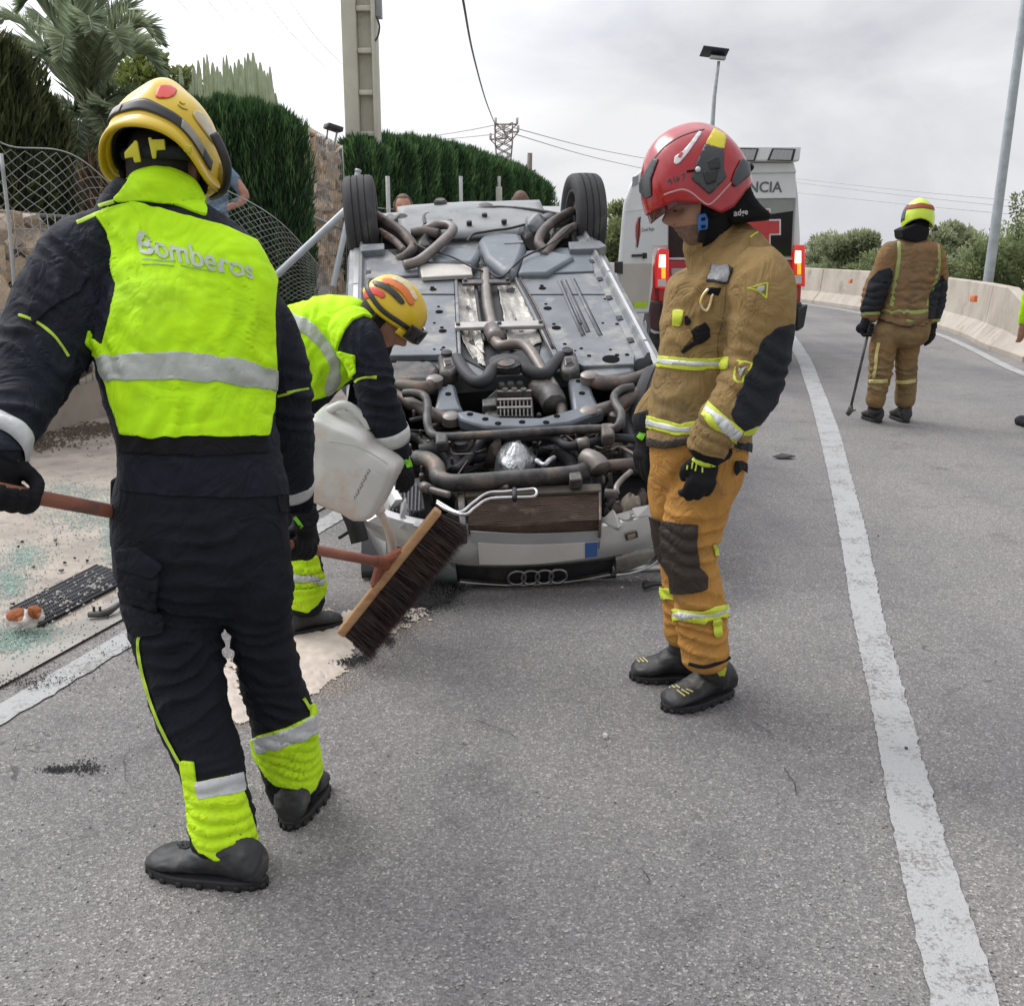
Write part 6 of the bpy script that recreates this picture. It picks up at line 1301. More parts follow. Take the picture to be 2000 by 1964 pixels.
def foot(par, heel, toe, w=.1, h=.1, shaft=None, mt=None, name='boot', toeh=.055):
    """boot lying on the ground between two ground points, with an optional shaft up to a point"""
    mt = mt or RUBB; heel, toe = Vector(heel), Vector(toe); ax = (toe-heel); ln = ax.length; ax.normalize(); s = ax.cross(Vector((0, 0, 1))).normalized(); bm = bmesh.new(); rings = []
    prof = [(-.015, .55, .5), (.02, .8, .8), (.12, .88, 1.02), (.28, .80, 1.08), (.44, .86, .86), (.62, 1.02, .66), (.80, 1.04, .60), (.92, .9, .54), (.975, .66, .44), (1.0, .36, .3)]
    for t, ww, hh in [tuple(x) for x in catmull(prof, 3)]:
        ring = []; hw_ = w/2*ww; H = max(.03, (h if t < .45 else h*(1-(t-.45)*.6))*hh)
        for k in range(20):
            a = 2*math.pi*k/20; x = math.cos(a); z = math.sin(a); zz_ = (z*.5+.5); zz_ = zz_**.75
            ring.append(heel+ax*ln*t+s*math.copysign(abs(x)**.8, x)*hw_*(1-.2*max(0, z))+Vector((0, 0, .012+zz_*H)))
        rings.append([bm.verts.new(p) for p in ring])
    skin(bm, rings)
    if shaft is not None:
        a = heel+ax*ln*.22+Vector((0, 0, h*.5)); sh = Vector(shaft); tube(bm, [a, a.lerp(sh, .5), sh], [w*.42, w*.45, w*.5], 16, 3)
    f = remesh(bm, .005, 5); crumple(f, .004, 22, (1, 1, 1.6), 3); finish(f); b = mk(name, f.V, f.Q, mt, par)
    bm = bmesh.new(); out = []
    for k in range(40):
        u = k/40*2*math.pi; t = .49-.53*math.cos(u); sd_ = math.sin(u); ww = np.interp(t, [-.04, .0, .14, .35, .66, .85, 1.02], [.86, .9, .92, .84, 1.06, 1.16, 1.22]); out.append(heel+ax*ln*t+s*sd_*w*.54*ww*(1 if abs(sd_) > .2 else 1))
    a = [bm.verts.new(p+Vector((0, 0, .003))) for p in out]; m_ = [bm.verts.new(p+Vector((0, 0, .024))) for p in out]; n = len(out)
    bm.faces.new(a[::-1]); bm.faces.new(m_)
    for k in range(n): bm.faces.new((a[k], a[(k+1) % n], m_[(k+1) % n], m_[k]))
    mkbm('boot_sole', bm, SOLE, b, bevel=.004, auto=50)
    for k in range(40):
        if k % 2: continue
        p, q_ = out[k], out[(k+1) % 40]; c_ = (p+q_)/2; r_ = (c_-(heel+ax*ln*.49)); r_.normalize(); d_ = (q_-p).normalized(); lug = bmesh.new(); bmesh.ops.create_cube(lug, size=1, matrix=Matrix.Translation(c_+r_*.0015+Vector((0, 0, .008))) @ Matrix((d_*.012, r_*.006, Vector((0, 0, .014)))).transposed().to_4x4()); mkbm('tread_lug', lug, SOLE, b, bevel=0)
    return f, b
def grip(par, c, ax, palm, fore, r=.017, size=1., mt=None, name='glove', fr=.0125):
    """closed glove round a bar. c on the bar axis, ax bar direction, palm = side where the back of the hand lies, fore = direction towards the wrist"""
    c, ax, palm, fore = Vector(c), Vector(ax).normalized(), Vector(palm).normalized(), Vector(fore).normalized(); palm = (palm-ax*palm.dot(ax)).normalized(); q = ax.cross(palm).normalized()
    if q.dot(fore) > 0: sg = 1
    else: sg = -1; 
    bm = bmesh.new(); R_ = r+fr*.8
    for k in range(4):
        o = c+ax*(k-1.5)*fr*2.05*size; f_ = fr*size*(1, 1.05, 1, .88)[k]; pts = []
        for j in range(8):
            a = R(-35)+R(245)*j/7*(1, .98, 1, .9)[k]; pts.append(o+palm*math.cos(a)*R_+q*(-sg)*math.sin(a)*R_)
        tube(bm, pts, [f_*1.1, f_*1.08, f_, f_*1.05, f_, f_*.95, f_*.9, f_*.7], 10, 2)
    ball(bm, c+palm*(r+.012*size)+q*sg*.022*size, (.044*size, .018*size, .040*size), Matrix((ax, palm, q)).transposed().to_4x4())
    ball(bm, c+palm*(r+.012)+q*sg*.05*size, (.038*size, .026*size, .04*size), Matrix((ax, palm, q)).transposed().to_4x4())
    o = c+ax*fr*3.6*size; pts = [c+q*sg*.05*size+palm*.012+ax*.02*size, o+q*sg*R_*1.2+palm*.0, o+q*sg*R_*.7-palm*R_*.8-ax*.01, o-palm*R_*1.05-q*sg*R_*.3-ax*.016]
    tube(bm, pts, [fr*1.25, fr*1.2, fr*1.05, fr*.8], 10, 4)
    w = c+palm*(r+.012)+fore*.125*size; tube(bm, [c+palm*(r+.014)+q*sg*.04, (c+palm*(r+.014)+q*sg*.05).lerp(w, .5), w], [.036*size, .034*size, .038*size], 14, 3)
    f = remesh(bm, .004, 1); crumple(f, .0015, 40, seed=4); finish(f); return f, mk(name, f.V, f.Q, mt or GLOVE, par)
def ohand(par, wrist, dirv, back, size=1., curl=.9, mt=None, name='glove', thumb=1, fr=.0115):
    """relaxed hand: five separate, unequal, bent fingers; back = normal of the back of the hand"""
    w, d, b = Vector(wrist), Vector(dirv).normalized(), Vector(back).normalized(); b = (b-d*b.dot(d)).normalized(); s = d.cross(b).normalized()*thumb; bm = bmesh.new(); B = Matrix((s, d, b)).transposed().to_4x4()
    ball(bm, w+d*.055*size, (.043*size, .056*size, .019*size), B); tube(bm, [w-d*.06*size, w, w+d*.035*size], [.036*size, .032*size, .036*size], 14, 3)
    ball(bm, w+d*.085*size+b*.004, (.042*size, .022*size, .017*size), B)
    for k in range(4):
        x = (k-1.5)*.0215*size; L_ = (.074, .083, .077, .06)[k]*size; p = w+d*(.092+(.004, .008, .004, -.004)[k])*size+s*x*-1; pts = [p-d*.012]; ang = 0; seg = L_/3
        for j in range(4): pts.append(p.copy()); ang += curl*(.55+.1*((k*3+j) % 3)); p = p+(d*math.cos(ang*.8)-b*math.sin(ang*.8)+s*(-x)*.6)*seg*1.05
        tube(bm, pts, [fr*1.15*size, fr*1.15*size, fr*size*1.05, fr*size, fr*.75*size], 10, 3)
    p = w+d*.03*size+s*.034*size; tube(bm, [p-s*.01, p+s*.012*size+d*.02*size-b*.008, p+s*.016*size+d*.045*size-b*.022*size, p+s*.006*size+d*.066*size-b*.034*size], [fr*1.4*size, fr*1.35*size, fr*1.15*size, fr*.85*size], 10, 4)
    f = remesh(bm, .0042 if size > .5 else .004, 2); finish(f); return f, mk(name, f.V, f.Q, mt or GLOVE, par)
def frame_of(fwd, up):
    f = Vector(fwd).normalized(); u = Vector(up); u = (u-f*u.dot(f)).normalized(); r = f.cross(u); return Matrix((r, f, u)).transposed()   # columns right, forward, up
def head_bm(bm, c, fwd, up, s=1., face=True):
    """head with brow, nose, lips, chin, ears; c = centre of the skull"""
    A = frame_of(fwd, up); T = Matrix.Translation(Vector(c)) @ A.to_4x4()
    m = bmesh.new(); bmesh.ops.create_icosphere(m, subdivisions=5, radius=1)
    g = lambda p, q, r: math.exp(-sum(((p[i]-q[i])/r[i])**2 for i in range(3)))
    for v in m.verts:
        x, y, z = v.co; X, Y_, Z = x*.076, y*.097, z*.108
        if z < 0: X *= 1-.20*(-z)**1.6; Y_ = Y_*(1-.05*z*z) if y > 0 else Y_*(1-.38*(-z)**1.3); Z *= 1.12
        if y > .5: Y_ *= 1-.06*(y-.5)*2
        p = (X, Y_, Z)
        if face:
            d = 0
            d += .029*g(p, (0, .098, -.026), (.014, .03, .017)) + .019*g(p, (0, .1, -.004), (.010, .03, .026)) + .008*g(p, (.012, .095, -.034), (.009, .02, .009)) + .008*g(p, (-.012, .095, -.034), (.009, .02, .009))
            d -= .012*(g(p, (.031, .088, .002), (.017, .03, .012))+g(p, (-.031, .088, .002), (.017, .03, .012)))
            d += .008*(g(p, (.03, .09, .022), (.022, .03, .008))+g(p, (-.03, .09, .022), (.022, .03, .008)))
            d += .009*g(p, (0, .092, -.058), (.022, .03, .0055)) + .009*g(p, (0, .09, -.071), (.02, .03, .006)) - .005*g(p, (0, .095, -.0645), (.024, .03, .003)) - .004*g(p, (0, .095, -.08), (.02, .03, .006))
            d += .012*g(p, (0, .085, -.1), (.022, .03, .016)) + .005*(g(p, (.045, .07, -.03), (.02, .03, .02))+g(p, (-.045, .07, -.03), (.02, .03, .02)))
            Y_ += d
        v.co = T @ Vector((X*s, Y_*s, Z*s))
    me = bpy.data.meshes.new('t'); m.to_mesh(me); m.free(); bm.from_mesh(me); bpy.data.meshes.remove(me)
    for sx in (-1, 1):
        e = [T @ Vector((sx*x*s, y*s, z*s)) for x, y, z in ((.074, .012, .012), (.084, .0, .03), (.086, -.014, .022), (.083, -.016, -.002), (.078, -.004, -.022), (.073, .006, -.03))]; tube(bm, e, [.007*s]*5+[.006*s], 8, 3)
    return T
class Dome:
    """helmet shell; a: azimuth from the front (deg, + to the wearer's right), e: elevation (deg)"""
    def __init__(s, c, fwd, up, sx, sy, sz, crest=0., cw=.3, p=1., flat=2.3):
        s.T = Matrix.Translation(Vector(c)) @ frame_of(fwd, up).to_4x4(); s.s = (sx, sy, sz); s.crest = crest; s.cw = cw; s.p = p; s.fl = flat
    def pt(s, a, e, off=0.):
        ar, er = R(a), R(e); ce = math.cos(max(er, 0))**s.p if er > 0 else 1-.10*(er/1.57)**2*4*.2; x = math.sin(ar); y = math.cos(ar); q = (abs(x)**s.fl+abs(y)**s.fl)**(-1/s.fl)
        X = x*q*ce*(s.s[0]+off); Y = y*q*ce*(s.s[1]+off); Z = math.sin(er)*(s.s[2]+off)
        if s.crest and er > 0: Z += s.crest*math.exp(-(X/(s.cw*s.s[0]))**2)*min(1, math.sin(er)*1.6)
        return s.T @ Vector((X, Y, Z))
    def shell(s, bm, rim, n=96, m=26, off=0., inner=.012, a0=-180, a1=180):
        rings = []; ang = [a0+(a1-a0)*k/n for k in range(n)]
        for j in range(m+1):
            t = j/m; rings.append([bm.verts.new(s.pt(a, rim(a)+(89.5-rim(a))*t, off)) for a in ang])
        inn = [[bm.verts.new(s.pt(a, rim(a)+(89.-rim(a))*t, off-inner)) for a in ang] for t in (0., .3, .6, .9)]
        for r0, r1 in zip(rings[:-1], rings[1:]):
            for k in range(n): bm.faces.new((r0[k], r0[(k+1) % n], r1[(k+1) % n], r1[k]))
        bm.faces.new(rings[-1]); 
        for k in range(n): bm.faces.new((inn[0][k], inn[0][(k+1) % n], rings[0][(k+1) % n], rings[0][k]))
        for r0, r1 in zip(inn[:-1], inn[1:]):
            for k in range(n): bm.faces.new((r0[(k+1) % n], r0[k], r1[k], r1[(k+1) % n]))
        bm.faces.new(inn[-1][::-1])
def patch(D, name, a0, a1, e0, e1, off, mt, par, n=16, m=6):
    V = []; F = []; fe = lambda x: x if callable(x) else (lambda a: x)
    for j in range(m+1):
        for i in range(n+1): a = a0+(a1-a0)*i/n; V.append(D.pt(a, fe(e0)(a)+(fe(e1)(a)-fe(e0)(a))*j/m, off))
    for j in range(m):
        for i in range(n): q = j*(n+1)+i; F.append([q, q+1, q+n+2, q+n+1])
    return mk(name, V, F, mt, par, solid=.001)
def surf_of(bm):
    bmesh.ops.recalc_face_normals(bm, faces=bm.faces); bmesh.ops.triangulate(bm, faces=bm.faces); bm.verts.ensure_lookup_table()
    f = Surf(); f.V = np.array([v.co[:] for v in bm.verts]); f.T = np.array([[v.index for v in q.verts] for q in bm.faces]); f.Q = f.T; bm.free(); return finish(f)
def vis(f, margin=0.):      # >0 where the surface faces the camera side
    d = np.array([0, 0, CH])-f.V; d /= np.linalg.norm(d, axis=1, keepdims=True); return ((f.N*d).sum(1)-margin)*30
def Tz(ox, oy, k): return lambda L_: [(ox+k*x, oy+k*y) for x, y in L_]
z1 = Tz(0, 100, .3676); z2 = Tz(0, 750, .525); z3 = Tz(500, 500, .42); z6 = Tz(1150, 220, .2626); z7 = Tz(1150, 680, .4045); z8 = Tz(180, 130, .1576); z9 = Tz(1500, 350, .2889); z10 = Tz(1200, 780, .1547)

# ================================================================== A: firefighter sweeping, seen from behind
A = person('firefighter seen from behind in yellow helmet and fluorescent vest, sweeping with a broom', G(420, 1660))
POLE0, POLE1 = P(-70, 944, 1.97), P(745, 1098, 3.46)
bm = bmesh.new()
limb(bm, [(322, 352, 2.62, 56, .8), (320, 378, 2.61, 74, .85), (312, 408, 2.60, 88, .72), (294, 430, 2.59, 98, .66), (309, 468, 2.58, 124, .62), (337, 520, 2.57, 154, .6), (368, 600, 2.53, 172, .64), (368, 690, 2.49, 170, .68), (373, 790, 2.45, 155, .72), (386, 870, 2.42, 152, .74), (394, 960, 2.41, 163, .70), (394, 1040, 2.40, 168, .70), (398, 1110, 2.40, 168, .66), (400, 1150, 2.40, 150, .6)], 40, 5, 2.4)
limb(bm, [(318, 1060, 2.40, 92, .95), (334, 1150, 2.40, 100, .95), (342, 1220, 2.38, 90, .98), (357, 1300, 2.36, 77, 1), (374, 1385, 2.33, 71, 1), (408, 1480, 2.30, 64, 1.05), (424, 1545, 2.28, 58, 1.1), (434, 1610, 2.26, 63, 1.1), (436, 1655, 2.25, 60, 1.1)], 30, 6)
limb(bm, [(478, 1060, 2.42, 84, .98), (496, 1140, 2.42, 76, 1.05), (509, 1222, 2.44, 60, 1.1), (528, 1320, 2.47, 60, 1.1), (551, 1395, 2.50, 60, 1.1), (558, 1460, 2.52, 58, 1.1), (570, 1510, 2.53, 55, 1.1), (577, 1540, 2.54, 50, 1.1)], 30, 6)
limb(bm, [(236, 470, 2.56, 58, .8), (178, 500, 2.53, 80, .85), (132, 575, 2.46, 88, .85), (88, 670, 2.38, 86, .85), (52, 742, 2.30, 78, .9), (26, 800, 2.22, 66, .95), (8, 850, 2.14, 50, 1), (-4, 890, 2.08, 40, 1)], 30, 6)
limb(bm, [(430, 565, 2.58, 50, .8), (500, 615, 2.58, 56, .95), (533, 673, 2.60, 56, 1), (551, 760, 2.64, 54, 1), (557, 830, 2.70, 52, 1), (566, 900, 2.78, 46, 1), (576, 950, 2.84, 36, 1), (582, 985, 2.88, 30, 1)], 28, 6)
fa = remesh(bm, .0065, 5); crumple(fa, .007, 6.5, (1, 1, .8), 2); crumple(fa, .0035, 17, (1, 1, 1.2), 12)
for c, ax, rad, lam, amp, sd_ in [((345, 1190, 2.3), (.3, 0, 1), .12, .045, .010, 1), ((365, 1330, 2.25), (-.3, 0, 1), .13, .05, .011, 2), ((505, 1240, 2.4), (.2, 0, 1), .12, .045, .010, 3), ((545, 1400, 2.42), (.4, 0, 1), .10, .04, .008, 4), ((430, 1600, 2.18), (.1, 0, 1), .11, .032, .010, 5), ((565, 1490, 2.45), (.3, 0, 1), .09, .03, .009, 6), ((80, 690, 2.25), (.6, .2, 1), .13, .05, .011, 7), ((25, 800, 2.1), (.5, .2, 1), .10, .04, .010, 8), ((555, 800, 2.6), (.1, 0, 1), .12, .045, .009, 9), ((400, 1100, 2.25), (0, 0, 1), .12, .05, .006, 10), ((150, 520, 2.4), (.8, 0, .5), .12, .05, .009, 11), ((230, 650, 2.35), (1, 0, .4), .12, .06, .006, 12), ((350, 830, 2.3), (1, 0, .1), .16, .07, .006, 13), ((500, 650, 2.4), (1, 0, .3), .14, .06, .006, 14)]:
    fold(fa, P(*c), ax, rad, lam, amp, sd_)
finish(fa); mk('body', fa.V, fa.Q, NAVY, A)
inside = lambda f, poly, sub=4: sdpoly(f.px, smoothpoly(poly, sub) if sub else poly)
# jacket yoke and waist of the jacket under the vest
garment(fa, [sdpoly(fa.px, [(-80, 380), (420, 380), (640, 520), (640, 1010), (560, 1000), (556, 968), (470, 972), (330, 968), (236, 958), (232, 880), (238, 850), (150, 700), (80, 880), (-80, 880)])], .004, 'jacket', NAVYJ, A, .006)
garment(fa, [sdpoly(fa.px, [(238, 846), (516, 852), (522, 884), (380, 890), (237, 884)]), (-np.abs(fa.dep-depth(P(380, 870, 2.42)))+.3)*100], .009, 'waist_band', BLKC, A)
vestp = [(150, 436), (170, 428), (187, 424), (222, 404), (262, 394), (330, 417), (426, 446), (478, 482), (522, 524), (530, 615), (534, 725), (528, 800), (519, 850), (440, 854), (367, 851), (300, 856), (241, 848), (226, 797), (213, 752), (196, 703), (162, 672), (172, 645), (200, 676), (213, 648), (222, 615), (226, 560), (219, 486), (206, 453), (187, 430)]
vestp = [(187, 424), (222, 404), (262, 394), (330, 417), (430, 444), (496, 474), (540, 516), (533, 560), (530, 615), (534, 725), (528, 800), (519, 850), (440, 854), (367, 851), (300, 856), (241, 848), (226, 797), (213, 752), (196, 703), (162, 672), (170, 645), (203, 678), (215, 645), (223, 615), (227, 560), (220, 486), (207, 453)]
garment(fa, [sdpoly(fa.px, vestp), (-np.abs(fa.dep-depth(P(350, 600, 2.52)))+.28)*500], .012, 'vest', HIVIS, A)
garment(fa, [inside(fa, [(225, 392), (236, 380), (262, 346), (292, 334), (322, 332), (345, 338), (378, 360), (398, 402), (402, 424), (372, 414), (330, 400), (270, 394), (236, 396)], 4)], .012, 'collar', HIVIS, A)
garment(fa, [sdpoly(fa.px, [(180, 700), (215, 696), (276, 690), (368, 691), (460, 703), (540, 722), (540, 765), (441, 749), (331, 742), (213, 744)]), sdpoly(fa.px, vestp), (-np.abs(fa.dep-depth(P(350, 600, 2.52)))+.28)*500], .0145, 'reflective_band', SILT, A)
dtext(fa, 'Bomberos', [(272, 457), (488, 516), (494, 552), (280, 502)], 'lettering', M('silver_print', (.50, .56, .46), (.42, .48, .36), 40, .5), A, .0155)
dstrip(fa, [(283, 512), (345, 517)], 8, 'print_line', M('faint_print', (.42, .66, .2), None, 80, .6), A, .0155); dstrip(fa, [(283, 521), (342, 525)], 4, 'print_line', MATS['faint_print'], A, .0155); dstrip(fa, [(355, 524), (410, 534)], 5, 'print_line', MATS['faint_print'], A, .0155)
for k, (pts, w) in enumerate([([(39, 617), (74, 631), (110, 662), (132, 696)], 6), ([(528, 775), (560, 767), (600, 758)], 5), ([(151, 437), (187, 421), (215, 407)], 7), ([(176, 410), (206, 400), (224, 394)], 7), ([(276, 1238), (271, 1262), (284, 1330), (312, 1412), (352, 1488)], 6), ([(590, 1362), (608, 1392), (616, 1424)], 6)]):
    dstrip(fa, pts, w, 'lime_piping', LIME, A, .007)
fn = 'trouser_cuff'
lc = [(353, 1484), (379, 1487), (384, 1527), (425, 1518), (470, 1510), (474, 1548), (488, 1590), (500, 1640), (466, 1662), (463, 1677), (420, 1678), (392, 1664), (372, 1625), (368, 1570), (360, 1520)]
garment(fa, [sdpoly(fa.px, lc)], .008, fn, HIVISL, A); garment(fa, [sdpoly(fa.px, [(383, 1527), (425, 1519), (470, 1509), (476, 1546), (430, 1555), (391, 1563)])], .0105, 'reflective_band', SILW, A)
rc_ = [(490, 1448), (504, 1436), (560, 1420), (606, 1398), (604, 1376), (612, 1374), (622, 1400), (626, 1440), (630, 1500), (612, 1540), (594, 1556), (583, 1538), (540, 1530), (520, 1512), (499, 1478)]
garment(fa, [sdpoly(fa.px, rc_)], .008, fn, HIVISL, A); garment(fa, [sdpoly(fa.px, [(498, 1440), (560, 1422), (616, 1394), (624, 1428), (566, 1452), (506, 1470)])], .0105, 'reflective_band', SILW, A)
# cargo pocket, belt pieces
garment(fa, [inside(fa, [(238, 1090), (262, 1092), (300, 1112), (312, 1128), (306, 1180), (322, 1232), (268, 1240), (250, 1200), (240, 1150)], 3), vis(fa, -.2)], .014, 'cargo_pocket', NAVY, A); garment(fa, [sdpoly(fa.px, [(236, 1072), (268, 1068), (318, 1104), (302, 1124), (240, 1108)]), vis(fa, -.2)], .019, 'pocket_flap', NAVYJ, A)
garment(fa, [sdpoly(fa.px, [(84, 520), (130, 505), (176, 540), (150, 575), (120, 590), (92, 610), (62, 640), (60, 600)]), vis(fa, -.3)], .011, 'sleeve_pocket', NAVYJ, A)
for pts, dp_ in (([(214, 938), (234, 930), (240, 1000), (222, 1014), (213, 1000)], .05), ([(234, 850), (250, 850), (250, 884), (234, 884)], .02)):
    bm = bmesh.new(); prism(bm, [P(x, y, 2.39) for x, y in pts], (0, dp_, 0)); mkbm('belt_pouch', bm, BLKC, A, bevel=.006)
# boots
fL, bL = foot(A, G(512, 1728), G(296, 1690), .112, .105, P(438, 1640, 2.24)); fR, bR = foot(A, G(566, 1618), G(618, 1528), .11, .11, P(578, 1520, 2.54))
LACE = M('lace_black', (.008, .008, .009), None, 9, .8)
for k in range(4): dstrip(fL, [(346+k*7, 1648-k*3), (360+k*7, 1656-k*3), (374+k*5, 1650-k*4)], 4, 'lace', LACE, bL, .004, 3)
dstrip(fL, [(338, 1640), (352, 1630), (362, 1640), (350, 1656)], 3.5, 'lace', LACE, bL, .006, 3)
garment(fa, [sdpoly(fa.px, [(520, 1505), (560, 1530), (588, 1536), (592, 1600), (520, 1600)])], .003, 'trouser_hem', BLKC, A); garment(fa, [sdpoly(fa.px, [(462, 1664), (500, 1640), (505, 1700), (440, 1700)])], .003, 'trouser_hem', BLKC, A)
# head, hair, helmet
HC = P(322, 318, 2.66); hf = Vector((.10, .88, -.40)); hu = Vector((.12, .36, .92))
bm = bmesh.new(); head_bm(bm, HC+Vector((0, 0, -.01)), hf, hu, 1.06); tube(bm, [P(322, 330, 2.66), P(322, 380, 2.62), P(320, 410, 2.6)], [.066, .068, .075], 18, 3)
fh = remesh(bm, .005, 2); finish(fh); mk('head', fh.V, fh.Q, SKIN, A)
tp = frame_of(hf, hu); loc = (fh.V-np.array(HC)) @ np.array(tp)
garment(fh, [np.minimum.reduce([(.062-loc[:, 1])*100, (loc[:, 2]+.105)*100]), (.074-np.abs(loc[:, 0]))*100], .007, 'hair', HAIR, A)
DA = Dome(P(322, 302, 2.66), hf, hu, .126, .146, .158, .022, .28, .9)
rimA = lambda a: -4+10*math.cos(R(a))*-1*(.35)+(-20)*math.exp(-((abs(a)-95)/38)**2)
bm = bmesh.new(); DA.shell(bm, rimA, 110, 30); fhA = surf_of(bm); helA = mk('helmet', fhA.V, fhA.T, YHEL, A)
V = []; F = []; n = 110      # rolled brim
ring = [[DA.pt(-180+360*k/n, rimA(-180+360*k/n)+de, off) for k in range(n)] for de, off in ((7, .001), (3, .007), (-1, .011), (-4, .010), (-4, .002), (0, -.004))]
for r_ in ring: V += r_
for j in range(5):
    for k in range(n): F.append([j*n+k, j*n+(k+1) % n, (j+1)*n+(k+1) % n, (j+1)*n+k])
mk('helmet_brim', V, F, YHEL, helA)
bm = bmesh.new(); DA.shell(bm, lambda a: rimA(a)+2, 60, 10, -.016, .006); f_ = surf_of(bm); mk('helmet_liner', f_.V, f_.T, BLKC, helA)
g2_ = lambda pts, off, nm, m_, sub=3: garment(fhA, [sdpoly(fhA.px, smoothpoly(z8(pts), sub) if sub else z8(pts)), vis(fhA)], off, nm, m_, helA, .001)
BND = M('helmet_band_black', (.03, .026, .03), None, 5, .4)
patch(DA, 'helmet_band', 92, 268, lambda a: rimA(a)+10, lambda a: rimA(a)+20, .003, BND, helA, 60, 4)
patch(DA, 'grey_sticker', 205, 232, lambda a: rimA(a)+11, lambda a: rimA(a)+19, .005, M('grey_sticker', (.34, .32, .30), (.25, .24, .22), 30, .4), helA, 12, 3); patch(DA, 'grey_sticker', 110, 138, lambda a: rimA(a)+11, lambda a: rimA(a)+19, .005, MATS['grey_sticker'], helA, 12, 3)
g2_([(795, 330), (835, 252), (950, 242), (1050, 305), (975, 388), (800, 395)], .003, 'red_reflector', M('red_reflector', (.78, .07, .06), None, 8, .4)); g2_([(205, 560), (240, 480), (290, 450), (295, 500), (240, 570)], .003, 'red_reflector', MATS['red_reflector'])
g2_([(1240, 600), (1330, 560), (1450, 720), (1560, 980), (1500, 960), (1400, 830)], .003, 'white_sticker', M('worn_white_sticker', (.56, .53, .46), (.5, .4, .2), 18, .4))
for a, b in (((488, 500), (560, 486)), ((590, 490), (650, 480)), ((670, 470), (760, 480)), ((1060, 480), (1180, 540)), ((1080, 440), (1150, 470))):
    dstrip(fhA, z8([a, ((a[0]+b[0])/2, (a[1]+b[1])/2+12), b]), 2.2, 'marker_scrawl', M('faded_marker', (.28, .2, .05)), helA, .003)
for pts in ([(395, 1065), (530, 910), (556, 925), (598, 1180), (520, 1192), (500, 1120), (402, 1142)], [(688, 880), (725, 876), (735, 905), (890, 900), (902, 1030), (792, 1040), (784, 1140), (742, 1142)], [(1128, 950), (1232, 985), (1216, 1076), (1130, 1050)]):
    q = z8(pts); bm = bmesh.new(); prism(bm, [P(x, y, 2.535) for x, y in q], (0, .008, 0)); mkbm('harness_tab', bm, M('yellow_tab', (.60, .56, .03), None, 8, .5), helA, bevel=.002)
bm = bmesh.new(); rr = [P(x, y, Y) for x, y, Y in ((246, 302, 2.63), (272, 300, 2.575), (318, 297, 2.555), (362, 300, 2.575), (392, 308, 2.64))]; tube(bm, rr, .016, 8, 4); mkbm('harness_strap', bm, CHAR, helA)
bm = bmesh.new(); tube(bm, [P(418, 262, 2.6), P(436, 300, 2.6), P(444, 335, 2.62), (P(436, 372, 2.66)), P(412, 388, 2.7)], [.012, .012, .011, .01, .006], 8, 4); mkbm('visor_edge', bm, BND, helA)
bm = bmesh.new(); tube(bm, [P(426, 318, 2.7), P(430, 345, 2.7), P(420, 372, 2.72)], [.012, .022, .01], 10, 3); mkbm('visor_lens', bm, M('amber_lens_tint', (.28, .2, .02), None, 5, .2), helA)
bm = bmesh.new(); tube(bm, [P(238, 335, 2.63), P(250, 372, 2.67), P(275, 405, 2.75)], .008, 6, 3); tube(bm, [P(402, 335, 2.63), P(398, 375, 2.67)], .009, 6, 3); mkbm('chin_strap', bm, BLKC, helA)
# sleeves' cuffs and gloves
pax = (POLE1-POLE0).normalized()
band(fa, (-30, 862), (52, 892), 2.13, 22, 'cuff_band', SILW, A, .014, tilt=P(26, 800, 2.22)-P(-4, 890, 2.08))
band(fa, (546, 950), (608, 944), 2.84, 20, 'cuff_band', SILW, A, .006, tilt=P(566, 900, 2.78)-P(582, 985, 2.88))
def onpole(px):
    lo, hi = 0., 1.
    for _ in range(40):
        m_ = (lo+hi)/2; q, _d = proj(np.array(POLE0.lerp(POLE1, m_)))
        if q[0] < px: lo = m_
        else: hi = m_
    return POLE0.lerp(POLE1, lo)
gl_, glo = grip(A, onpole(18), pax, (-.85, -.35, .35), P(4, 880, 2.1)-onpole(18), .017, 1.1, fr=.0140); gr_, gro_ = grip(A, onpole(584), -pax, (.1, -.8, .5), P(580, 975, 2.88)-onpole(584), .017, 1.05)
dstrip(gr_, [(560, 1000), (575, 1010), (590, 1030)], 7, 'glove_pad', LIMEG, gro_, .002); dstrip(gl_, [(20, 890), (35, 900)], 7, 'glove_pad', LIMEG, glo, .002)
garment(fa, [sdpoly(fa.px, [(540, 966), (612, 962), (612, 1000), (545, 1000)])], .004, 'glove_wrist', BLKC, A)
# --- broom
BR = thing('push_broom', 'wide wooden push broom with dark brown bristles held by the left firefighter', 'broom', POLE1)
WD = M('broom_wood', (.46, .27, .13), (.33, .18, .085), 5, .7, stretch=(1, 1, 6), bs=.3, bscale=50, c3=(.25, .10, .05), s3=6, t3=.6); WP = M('reddish_pole_wood', (.33, .13, .085), (.23, .085, .06), 4, .6, bs=.25, bscale=40, c3=(.16, .09, .07), s3=7, t3=.6)
bm = bmesh.new(); tube(bm, [POLE0, POLE0.lerp(POLE1, .5), POLE1], [.0165, .0165, .0175], 16, 6); mkbm('handle', bm, WP, BR)
e0, e1 = P(666, 1236, 3.50), P(856, 996, 3.52); bax = (e1-e0).normalized(); tip = P(737, 1292, 3.50); bd = tip-P(676, 1246, 3.50); bd = (bd-bax*bd.dot(bax)).normalized(); nrm = bax.cross(bd).normalized()
def orient(c, s, A_=None):
    m = Matrix((bax*s[0], nrm*s[1], bd*s[2])).transposed().to_4x4(); return Matrix.Translation(c) @ m
bm = bmesh.new(); c = (e0+e1)/2; bmesh.ops.create_cube(bm, size=1, matrix=orient(c, ((e1-e0).length, .06, .032))); mkbm('broom_block', bm, WD, BR, bevel=.006)
